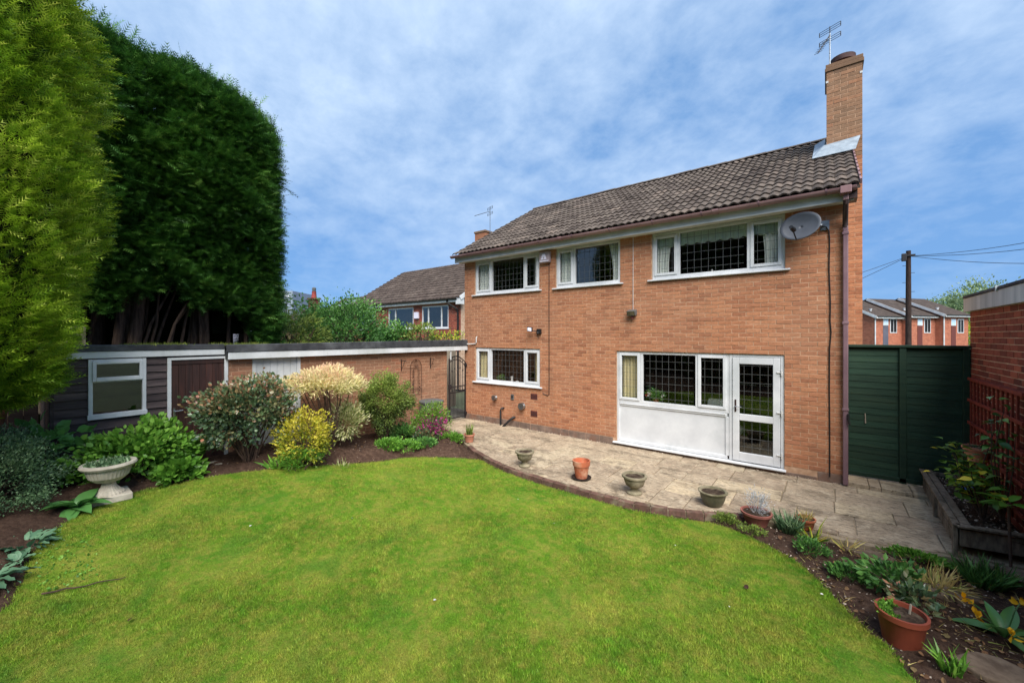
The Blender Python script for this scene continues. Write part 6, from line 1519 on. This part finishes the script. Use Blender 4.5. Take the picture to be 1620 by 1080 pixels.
# golden conifer at the left
GC = np.array([-7.35, -.42]); 
def gold_r(z, a):
    b = np.interp(z, [1.5, 1.75, 2.2, 3.0, 4.2, 5.5, 7.0, 8.2, 9.0], [.42, .74, .92, 1.04, 1.15, 1.06, .84, .55, .2])
    return b * (1 + .06 * np.sin(a * 5 + z * 1.3) + .05 * np.sin(z * 3.1 + a * 2) + .045 * np.sin(a * 11 + 3 * np.sin(z * 2)) + .03 * np.sin(z * 9 + a * 4))
def gold_surf(n):
    z = rng.uniform(1.6, 8.9, n); a = rng.uniform(-2.5, 2.3, n); r_ = gold_r(z, a) + .09 * np.sin(a * 14 + 2.5 * np.sin(z * 2.2)) * np.sin(z * 5.5 + 2 * np.sin(a * 5)) - rng.random(n) ** 1.7 * .26
    low = rng.random(n) < .10; z = np.where(low, rng.uniform(1.55, 1.9, n), z); r_ = np.where(low, gold_r(z, a) * np.sqrt(rng.random(n)), r_)
    P = np.column_stack([GC[0] + r_ * np.cos(a), GC[1] + r_ * np.sin(a), z]); N_ = np.column_stack([np.cos(a), np.sin(a), .25 - .5 * low]); return P, N_
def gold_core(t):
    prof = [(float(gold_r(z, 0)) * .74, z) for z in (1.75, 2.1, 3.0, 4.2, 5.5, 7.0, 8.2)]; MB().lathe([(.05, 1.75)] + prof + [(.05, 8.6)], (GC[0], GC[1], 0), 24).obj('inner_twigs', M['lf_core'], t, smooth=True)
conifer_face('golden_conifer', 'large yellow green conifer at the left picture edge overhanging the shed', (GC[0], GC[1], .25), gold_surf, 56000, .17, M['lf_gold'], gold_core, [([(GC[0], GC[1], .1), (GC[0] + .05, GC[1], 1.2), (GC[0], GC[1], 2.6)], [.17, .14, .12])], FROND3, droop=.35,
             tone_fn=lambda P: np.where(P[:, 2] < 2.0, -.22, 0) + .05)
# the garden's rear boundary behind the camera, seen in the window panes
def rear_surf(n):
    x = rng.uniform(-11, 8, n); z = rng.uniform(-.1, 8.6 + .3 * np.sin(x), n); P = np.column_stack([x, -7.2 + .25 * np.sin(x * 2.1 + z) + .2 * np.sin(z * 2.7 + x) - rng.random(n) * .3, z]); return P, np.column_stack([rng.normal(0, .2, n), np.ones(n), np.zeros(n)])
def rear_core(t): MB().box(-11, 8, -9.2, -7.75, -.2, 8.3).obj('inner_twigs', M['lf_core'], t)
conifer_face('boundary_hedge', 'tall dark conifer hedge closing the garden behind the viewer', (-1.5, -8.4, -.2), rear_surf, 9000, .45, M['lf_dark'], rear_core, [], FROND2, cat='hedge')
# fence and shade behind the golden conifer
fb = thing('boundary_fence', 'dark brown fence in the shade behind the golden conifer', 'fence', (-9.4, -1.2, 0))
for i in range(26):
    y = .35 - i * .145; MB().box(-9.40, -9.37, y - .14, y, 0, 1.75).obj('board', M['cladding'], fb)
for y in (.30, -1.5, -3.3): MB().box(-9.48, -9.40, y - .05, y + .05, 0, 1.85).obj('post', M['cladding'], fb)
MB().box(-9.42, -9.35, -3.4, .36, 1.75, 1.80).obj('top_rail', M['cladding'], fb)
f2 = thing('back_fence', 'short weathered timber fence panel under the dark conifers behind the shed', 'fence', (-10.75, .6, 1.0))
for i in range(9): MB().box(-10.72, -10.70, .0 + i * .1, .095 + i * .1, 1.0, 2.46).obj('board', M['grey_wood'], f2, .003)
MB().box(-10.74, -10.68, -.05, .95, 2.46, 2.52).obj('top_rail', M['grey_wood'], f2, .004); MB().box(-10.73, -10.66, .90, .96, 1.0, 2.5).obj('post', M['grey_wood'], f2, .004)
MB().lathe([(.10, 0), (.15, .24), (.16, .25), (.16, .30), (.14, .30), (.12, .2)], (-8.75, -.10, 1.05), 20).obj('clay_pot', M['terracotta'], smooth=True, label='terracotta pot in deep shade below the golden conifer', cat='plant pot')
MB().box(-9.1, -8.45, -.5, .25, .2, 1.05).obj('timber_bench', M['cladding'], bevel=.01, label='dark timber staging in the shade left of the shed', cat='staging')

# ---------------------------------------------------------------- beyond the garden
def roof_sheet(name, parent, x0, x1, y0, z0, y1, z1, m, rows=14, wave=.30, amp=.022):
    nx_ = int((x1 - x0) / wave * 4) + 1; xs_ = np.linspace(x0, x1, nx_); V_, F_, T_ = [], [], []; 
    for r_ in range(rows):
        a, b = r_ / rows, (r_ + 1.08) / rows; base = len(V_) * 0
        for q, (t_, lift) in enumerate(((a, .08), (b, .0), (a, -.0))):
            V_.append(np.column_stack([xs_, np.full(nx_, y0 + (y1 - y0) * t_), z0 + (z1 - z0) * t_ + lift + amp * np.abs(np.sin(xs_ / wave * math.pi))])); T_.append(np.clip(np.repeat(rng.random(nx_ // 4 + 1), 4)[:nx_], 0, 1))
        o_ = r_ * 3 * nx_; i = np.arange(nx_ - 1); F_.append(np.stack([o_ + i, o_ + i + 1, o_ + nx_ + i + 1, o_ + nx_ + i], -1)); F_.append(np.stack([o_ + 2 * nx_ + i, o_ + 2 * nx_ + i + 1, o_ + i + 1, o_ + i], -1))
    return obj_np(name, np.concatenate(V_), np.concatenate(F_), m, parent, np.concatenate(T_))
def far_window(parent, xa, xb, za, zb, y, bars=(), sill=True, glass_m=None):
    m = MB(); f = .06
    m.box(xa, xa + f, y - .03, y + .03, za, zb); m.box(xb - f, xb, y - .03, y + .03, za, zb); m.box(xa + f, xb - f, y - .03, y + .03, zb - f, zb); m.box(xa + f, xb - f, y - .03, y + .03, za, za + f)
    for q in bars: m.box(q - .035, q + .035, y - .03, y + .03, za + f, zb - f)
    if sill: m.box(xa - .06, xb + .06, y - .08, y, za - .05, za)
    w = m.obj('window', M['upvc'], parent)
    MB().add([(xa + f, y, za + f), (xb - f, y, za + f), (xb - f, y, zb - f), (xa + f, y, zb - f)], [(0, 1, 2, 3)]).obj('pane', M['glass'], w); return w
NY = 15.0
def nfac(px, py): t_ = (px - 810) / 634; D_ = NY / (CS * t_ + CC); return D_ * (CC * t_ - CS), EYE - (py - 531) / 634 * D_
nh = thing('neighbour_house', 'red brick neighbouring house with brown tiled roof beyond the garage', 'house', (-20, 15, -.5))
nx1 = -15.2; nx0 = -25.6; ez = 4.30
far_ops = [(-18.35, -16.15, 2.78, 4.02), (-21.6, -19.15, 2.78, 4.02), (-25.2, -23.0, 2.78, 4.02)]
m = MB(); slab_openings(nx0, nx1, -.5, ez - .05, far_ops, lambda u, z: (u, NY + .008, z), m)
m.add([(nx1, NY + .008, -.5), (nx1, NY + 8, -.5), (nx1, NY + 8, ez), (nx1, NY + 4.4, ez + 2.75), (nx1, NY + .008, ez)], [(0, 1, 2, 3, 4)]); m.add([(nx0, NY, -.5), (nx0, NY + 8, -.5), (nx0, NY + 8, ez), (nx0, NY + 4.4, ez + 2.5), (nx0, NY, ez)], [(4, 3, 2, 1, 0)])
for o in far_ops: a_, b_, c_, d__ = o; MB().add([(a_ - .5, NY + .9, c_ - .5), (b_ + .5, NY + .9, c_ - .5), (b_ + .5, NY + .9, d__ + .4), (a_ - .5, NY + .9, d__ + .4), (a_ - .5, NY + .1, d__ + .4), (b_ + .5, NY + .1, d__ + .4)], [(0, 1, 2, 3), (3, 2, 5, 4)]).obj('room_wall', M['room_floor'], nh)
nw = m.obj('wall', M['mortar_red'], nh)
place_bricks(lay(nx0, nx1, 1.5, ez - .05, far_ops), lambda u: (u, NY), 0, RB, nw, M['brick_red'], 0)
for o, bars in zip(far_ops, ((-17.82, -16.72), (-20.9,), (-24.2,))): far_window(nh, o[0], o[1], o[2], o[3], NY + .04, bars)
MB().box(nx0 - .1, nx1 + .25, NY - .30, NY - .26, ez - .16, ez).obj('fascia', M['white_paint'], nh); MB().box(nx0 - .1, nx1 + .25, NY - .26, NY + .02, ez - .17, ez - .15).obj('soffit', M['white_paint'], nh)
gutter_profile(nx0 - .1, nx1 + .1, NY - .36, ez + .02, .07).obj('gutter', M['black'], nh, smooth=True)
roof_sheet('roof', nh, -25.8, nx1 + .3, NY - .38, ez + .02, NY + 4.3, ez + 2.95, M['tile_far'], 15)
MB().add([(nx1 + .3, NY + 4.3, ez + 2.95), (-25.8, NY + 4.3, ez + 2.95), (-25.8, NY + 9, ez), (nx1 + .3, NY + 9, ez)], [(0, 1, 2, 3)]).obj('rear_roof', M['tile_far'], nh)
MB().bar((nx1 + .32, NY - .36, ez + .0), (nx1 + .32, NY + 4.3, ez + 2.9), .05, .20).obj('barge_board', M['white_paint'], nh)
MB().hexa([(nx1 - .02, NY - .35, ez - .3), (nx1 + .3, NY - .35, ez - .3), (nx1 + .3, NY - .05, ez - .3), (nx1 - .02, NY - .05, ez - .3), (nx1 - .02, NY - .35, ez + .05), (nx1 + .3, NY - .35, ez + .05), (nx1 + .3, NY - .05, ez + .2), (nx1 - .02, NY - .05, ez + .2)]).obj('box_end', M['white_paint'], nh)
MB().tube([(-15.9, NY - .36, ez - .04), (-15.9, NY - .30, ez - .2), (-15.35, NY - .1, ez - .55), (-15.35, NY - .06, ez - .8), (-15.35, NY - .06, -.5)], .05, 8).obj('downpipe', M['black'], nh, smooth=True)
MB().box(-18.95, -18.60, NY - .12, NY, 3.35, 3.72).obj('meter_box', M['alarm_mark'], nh, .01)
MB().lathe([(.06, 0), (.06, .25), (.10, .26), (.10, .32)], (-24.0, NY + 3.4, ez + 1.3), 10).obj('vent_pipe', M['black'], nh)
m = MB(); m.box(-18.05, -17.15, NY + 4.1, NY + 4.8, ez + 2.2, 9.0); nc = m.obj('chimney', M['brick'], nh); m = MB(); m.box(-18.1, -17.1, NY + 4.05, NY + 4.85, 9.0, 9.12); m.obj('chimney_cap', M['brick_old'], nc, .01)
aerial('distant television aerial rising above the left end of the main roof', (-17.0, NY + 4.4, 8.4), 2.0, math.radians(250), 1.25, .022, .4)
# house further left with roof lights, stack with a pot
h2 = thing('skylight_house', 'brown roofed house with two roof lights above the green bushes', 'house', (-40.5, 22, -.5))
MB().box(-46.0, -36.5, 22.0, 30, -.5, 4.5).obj('wall', M['brick_red'], h2); roof_sheet('roof', h2, -46.4, -36.1, 21.6, 4.4, 26, 6.9, M['tile_far'], 14); MB().add([(-36.1, 26, 6.9), (-46.4, 26, 6.9), (-46.4, 30.4, 4.4), (-36.1, 30.4, 4.4)], [(0, 1, 2, 3)]).obj('rear_roof', M['tile_far'], h2)
for x in (-44.1, -40.5):
    m = MB(); m.hexa([(x, 23.6, 5.62), (x + 2.2, 23.6, 5.62), (x + 2.2, 25.0, 6.42), (x, 25.0, 6.42), (x, 23.55, 5.72), (x + 2.2, 23.55, 5.72), (x + 2.2, 24.95, 6.52), (x, 24.95, 6.52)]); m.obj('roof_light', M['flashing'], h2)
st = thing('far_chimney', 'red brick chimney with a clay pot above the green bushes', 'chimney', (-31.9, 15.0, 0))
m = MB(); m.box(-32.25, -31.55, 15.0, 15.6, 2, 5.2); m.obj('stack', M['brick_red'], st); MB().box(-32.32, -31.48, 14.93, 15.67, 5.2, 5.32).obj('cap', M['brick_red'], st); MB().lathe([(.2, 0), (.16, .5), (.18, .53), (.15, .53)], (-31.9, 15.3, 5.32), 14).obj('pot', M['clay_red'], st, smooth=True); MB().lathe([(.12, .53), (.15, .68), (.15, .8), (.06, .86)], (-31.9, 15.3, 5.32), 12).obj('cowl', M['grey_plastic'], st, smooth=True)
# modern grey building with lettering
mb = thing('office_block', 'modern grey building with a framed glass front and white lettering', 'building', (-70, 25, -.5))
M['cladding_grey'] = mat('grey cladding', lin(140, 150, 166), lin(124, 134, 150), 1, 0.5); M['cladding_dark'] = mat('dark cladding', lin(92, 92, 104), lin(78, 78, 90), 1, 0.6); M['glass_blue'] = mat('pale glazing', lin(168, 200, 226), lin(196, 216, 232), .2, 0.15, 0, 1, 0.6)
bpos = Vector((-62.6, 27.1, 0)); br = Vector((CC, CS, 0)); bf = Vector((CS * 1.0, -CC, 0)) * 1.0
def bp_(u, d__, z): q = bpos + br * u + bf * d__; return (q.x, q.y, z)
def bbox_(u0, u1, d0, d1, z0, z1): return MB().hexa([bp_(u0, d1, z0), bp_(u1, d1, z0), bp_(u1, d0, z0), bp_(u0, d0, z0), bp_(u0, d1, z1), bp_(u1, d1, z1), bp_(u1, d0, z1), bp_(u0, d0, z1)])
bbox_(-16, -.8, -6, -.6, -.5, 8.0).obj('wall', M['cladding_dark'], mb); bbox_(-16.2, .0, -6, .5, 7.2, 9.0).obj('frame_top', M['cladding_grey'], mb); bbox_(-.8, .0, -6, .5, -.5, 7.2).obj('frame_side', M['cladding_grey'], mb)
for u in (-3.6, -5.4, -7.2):
    for z0, z1 in ((-.5, 5.6), (5.75, 6.8)): bbox_(u, u + 1.72, -.58, -.50, z0, z1).obj('pane', M['glass_blue'], mb)
fc = bpy.data.curves.new('lettering', 'FONT'); fc.body = 'HEPAL'; fc.size = .72; fc.extrude = .05; fc.align_x = 'RIGHT'; fc.space_character = 1.12
fo = bpy.data.objects.new('lettering_curve', fc); col.objects.link(fo); bpy.context.view_layer.update(); dg = bpy.context.evaluated_depsgraph_get(); me = bpy.data.meshes.new_from_object(fo.evaluated_get(dg)); bpy.data.objects.remove(fo)
me.name = 'lettering'; me.materials.clear(); me.materials.append(M['upvc']); lo_ = bpy.data.objects.new('lettering', me); col.objects.link(lo_); lo_.parent = mb; q = Vector(bp_(-.30, .58, 8.05)) - Vector(ORG[mb.name]); lo_.location = q; lo_.rotation_euler = (math.pi / 2, 0, CAM_A)
lb = thing('low_building', 'low pale building with a brown roof beside the grey building', 'building', (-56, 24, 0))
bpos = Vector((-62.2, 28.2, 0)); bbox_(0, 9, -6, 0, -.5, 5.0).obj('wall', M['white_paint'], lb); bbox_(-.2, 9.2, -6, .4, 5.0, 6.3).obj('roof', M['tile_far'], lb)
lb2 = thing('far_bungalow', 'small brown roofed building half hidden by the bushes', 'house', (-30, 9.5, 0)); bpos = Vector((-31.5, 11.2, 0)); bbox_(0, 4, -4, 0, -.5, 2.9).obj('wall', M['brick_old'], lb2); MB().hexa([bp_(-.4, .4, 2.9), bp_(4.4, .4, 2.9), bp_(4.4, -4.4, 2.9), bp_(-.4, -4.4, 2.9), bp_(1.2, -1.4, 3.9), bp_(3.2, -1.4, 3.9), bp_(3.2, -2.4, 3.9), bp_(1.2, -2.4, 3.9)]).obj('roof', M['tile_far'], lb2)

def tree(name, label, c, r, n, ml, size, base, templ=LEAF, clumps=70, trunk=.12, nb=8, cat='tree', group=None, spread=.16, shell=.4, up=-.8):
    t = thing(name, label, cat, base, group); P, Dn, idx, k_ = crown_points(c, r, n, clumps, spread, shell, up, .25); ct = rng.normal(0, .17, k_)
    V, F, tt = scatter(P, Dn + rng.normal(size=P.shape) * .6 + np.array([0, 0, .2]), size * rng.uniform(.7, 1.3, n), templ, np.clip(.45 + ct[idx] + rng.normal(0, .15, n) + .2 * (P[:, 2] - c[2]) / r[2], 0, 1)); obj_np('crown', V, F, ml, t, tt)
    b = Vector(base); cc_ = Vector(c); m = MB(); m.tube([b, b.lerp(cc_, .5), cc_], [trunk, trunk * .8, trunk * .4], 8, False)
    for i in range(nb): e = cc_ + Vector((random.uniform(-.7, .7) * r[0], random.uniform(-.7, .7) * r[1], random.uniform(-.3, .7) * r[2])); q = b.lerp(cc_, random.uniform(.4, .9)); m.tube([q, q.lerp(e, .5) + Vector((0, 0, .1)), e], [trunk * .5, trunk * .3, trunk * .1], 6, False)
    m.obj('trunk', M['bark'], t, smooth=True); return t
tree('laurel_bush', 'large rounded green bush rising behind the garage roof', (-13.0, 7.35, 2.45), (1.4, 1.65, 1.0), 15000, M['lf_mid'], .095, (-13.0, 7.35, -.3), clumps=130, cat='bush', up=-1)
tree('laurel_bush', 'green bush with pale shoots at the left of the big bush behind the garage', (-12.5, 5.35, 2.35), (.6, .75, .55), 2600, M['lf_twiggy'], .13, (-12.5, 5.35, -.3), LANCE, 60, cat='bush', up=-1)
tree('laurel_bush', 'dark leaved bush between the big bush and the house beyond the garage', (-12.6, 9.0, 2.25), (.5, .5, .45), 1500, M['lf_mid'], .11, (-12.6, 9.0, -.3), clumps=40, cat='bush', up=-1)
tree('laurel_bush', 'thin yellow green bush right of the big bush behind the garage', (-12.2, 9.9, 2.3), (.5, .8, .42), 1500, M['lf_twiggy'], .10, (-12.2, 9.9, -.3), clumps=40, cat='bush', up=-1)
tree('laurel_bush', 'sparse reddish green bush close to the house behind the garage roof', (-11.9, 11.0, 2.2), (.45, .8, .36), 700, M['lf_yellow'], .09, (-11.9, 11.0, -.3), clumps=40, cat='bush', up=-1)
# terrace on the right, seen over the green gate
ta = Vector((4.7, 67.0, 0)); tdir = Vector((.6, .8, 0)).normalized(); tn = Vector((tdir.y, -tdir.x, 0))
labs = ['nearest of the brick terraced houses stepping away beyond the green gate', 'middle brick terraced house beyond the green gate behind the pole', 'furthest brick terraced house beyond the green gate']
def tp(u, d__, z): q = ta + tdir * u + tn * d__; return (q.x, q.y, z)
def thexa(u0, u1, d0, d1, z0, z1, z0b=None, z1b=None):
    return MB().hexa([tp(u0, d1, z0), tp(u1, d1, z0), tp(u1, d0, z0), tp(u0, d0, z0), tp(u0, d1, z1), tp(u1, d1, z1), tp(u1, d0, z1 if z1b is None else z1b), tp(u0, d0, z1 if z1b is None else z1b)])
HD, RR, UL = 4.6, 2.35, 4.8
for i, lab in enumerate(labs):
    u0 = i * UL; off = -.75 * i; ezz = 4.75 + .12 * i; t = thing('terraced_house', lab, 'house', tp(u0, -2 - off, -.6), 'brick terrace beyond the green gate')
    m = thexa(u0, u0 + UL, -2 * HD - off, -off, -.6, ezz); m.add([tp(u0, -off, ezz), tp(u0, -2 * HD - off, ezz), tp(u0, -HD - off, ezz + RR)], [(0, 1, 2)]); m.obj('wall', M['brick_far'], t)
    m = MB()
    for sg in (1, -1):
        e = .35 - off if sg > 0 else -2 * HD - .35 - off; r_ = -HD - off; a_, b_ = u0 - .25, u0 + UL + .15
        m.hexa([tp(a_, e, ezz - .14), tp(b_, e, ezz - .14), tp(b_, r_, ezz + RR + .03), tp(a_, r_, ezz + RR + .03), tp(a_, e, ezz + .02), tp(b_, e, ezz + .02), tp(b_, r_, ezz + RR + .2), tp(a_, r_, ezz + RR + .2)])
    m.obj('roof', M['tile_far'], t)
    MB().bar(tp(u0 - .30, .40 - off, ezz - .1), tp(u0 - .30, -HD - off, ezz + RR + .08), .06, .30).obj('barge_board', M['white_paint'], t)
    MB().bar(tp(u0 - .2, .39 - off, ezz - .14), tp(u0 + UL + .1, .39 - off, ezz - .14), .06, .22).obj('fascia', M['white_paint'], t)
    MB().bar(tp(u0 - .1, .48 - off, ezz - .02), tp(u0 + UL + .1, .48 - off, ezz - .02), .1, .08).obj('gutter', M['black'], t)
    for ua, ub, za, zb in ((1.5, 2.4, 3.65, 4.5), (2.7, 3.9, 2.7, 4.5)):
        w = thexa(u0 + ua, u0 + ub, -.05 - off, .04 - off, za, zb).obj('window', M['upvc'], t)
        for pa, pb in ((ua + .1, (ua + ub) / 2 - .04), ((ua + ub) / 2 + .04, ub - .1)): thexa(u0 + pa, u0 + pb, .0 - off, .05 - off, za + .1, zb - .1).obj('pane', M['glass_blue'] if ua < 2 else M['black'], w)
    thexa(u0 + 1.5, u0 + 2.4, -.02 - off, .03 - off, .2, 3.62).obj('tile_hanging', M['cladding_dark'] if i == 0 else M['vent'], t)
    MB().bar(tp(u0 + .05, .10 - off, -.5), tp(u0 + .05, .10 - off, ezz - .1), .11, .11).obj('downpipe', M['white_paint'], t)
    MB().lathe([(.12, 0), (.12, .5), (.18, .52), (.18, .6)], tp(u0 + 1.2, -1.2 - off, ezz + .45), 10).obj('vent_pipe', M['white_paint'], t)
# telegraph pole and wires
px_, py_ = 3.47, 30.0
pole = thing('telegraph_pole', 'dark wooden telegraph pole standing beyond the green gate', 'pole', (px_, py_, -.6)); MB().tube([(px_, py_, -.6), (px_, py_, 3.5), (px_, py_, 6.9)], [.14, .12, .10], 10).obj('shaft', M['pole'], pole, smooth=True)
MB().box(px_ - .28, px_ - .08, py_ - .2, py_ + .02, 6.35, 6.75).obj('junction_box', M['metal_dark'], pole, .02); MB().box(px_ - .25, px_ + .25, py_ - .16, py_ - .08, 6.60, 6.68).obj('crossbar', M['metal_dark'], pole)
for i, z in enumerate((3.2, 3.7, 4.2, 4.7, 5.2, 5.7, 6.1)): MB().tube([(px_ + (.24 if i % 2 else -.24), py_ - .05, z), (px_, py_ - .05, z)], .012, 5).obj('step_iron', M['metal_dark'], pole)
for lab, e in (('overhead wire running left from the pole behind the chimney', (-3.6, 28.9, 4.5)), ('second overhead wire running left from the pole', (-3.0, 30.5, 3.7)), ('upper overhead wire running right from the pole', (7.7, 21.3, 5.9)), ('middle overhead wire running right from the pole', (7.7, 21.3, 5.5)), ('lower overhead wire running right from the pole', (7.7, 21.3, 4.6))):
    a_ = Vector((px_, py_ - .1, 6.6)); b_ = Vector(e); MB().tube([a_.lerp(b_, u) - Vector((0, 0, .22 * math.sin(u * math.pi))) for u in np.linspace(0, 1, 12)], .012, 5).obj('overhead_wire', M['metal_dark'], smooth=True, label=lab, cat='wire', group='overhead wires from the pole')
# far trees on the right
for i, (lab, px2, D2, zc, r2, n2) in enumerate((('pale feathery tree beyond the terrace left of the outbuilding', 1530, 85, 6.0, (5.0, 5.0, 5.6), 3200), ('darker round tree behind the outbuilding corner', 1572, 95, 8.0, (8, 8, 6.2), 3600),
        ('thin tree top behind the terrace roofs', 1467, 90, 8.6, (2.4, 2.4, 1.5), 320), ('small tree top just right of the telegraph pole', 1447, 95, 9.0, (2.2, 2.2, 1.2), 200), ('yellow green bush at the end of the terrace', 1522, 62, 1.8, (2.6, 2.6, 1.6), 900), ('low tree top left of the telegraph pole', 1424, 100, 8.6, (4.0, 4.0, 1.0), 420))):
    t_ = (px2 - 810) / 634; x = D2 * (CC * t_ - CS); y = D2 * (CS * t_ + CC); tree('far_tree', lab, (x, y, zc), r2, n2 * 2, M['lf_far'] if i != 4 else M['lf_yellow'], .26 * D2 / 45, (x, y, -.6), clumps=50, trunk=.2, group='trees beyond the terrace', up=-.6)
print('polygons', sum(len(o.data.polygons) for o in bpy.data.objects if o.type == 'MESH'))
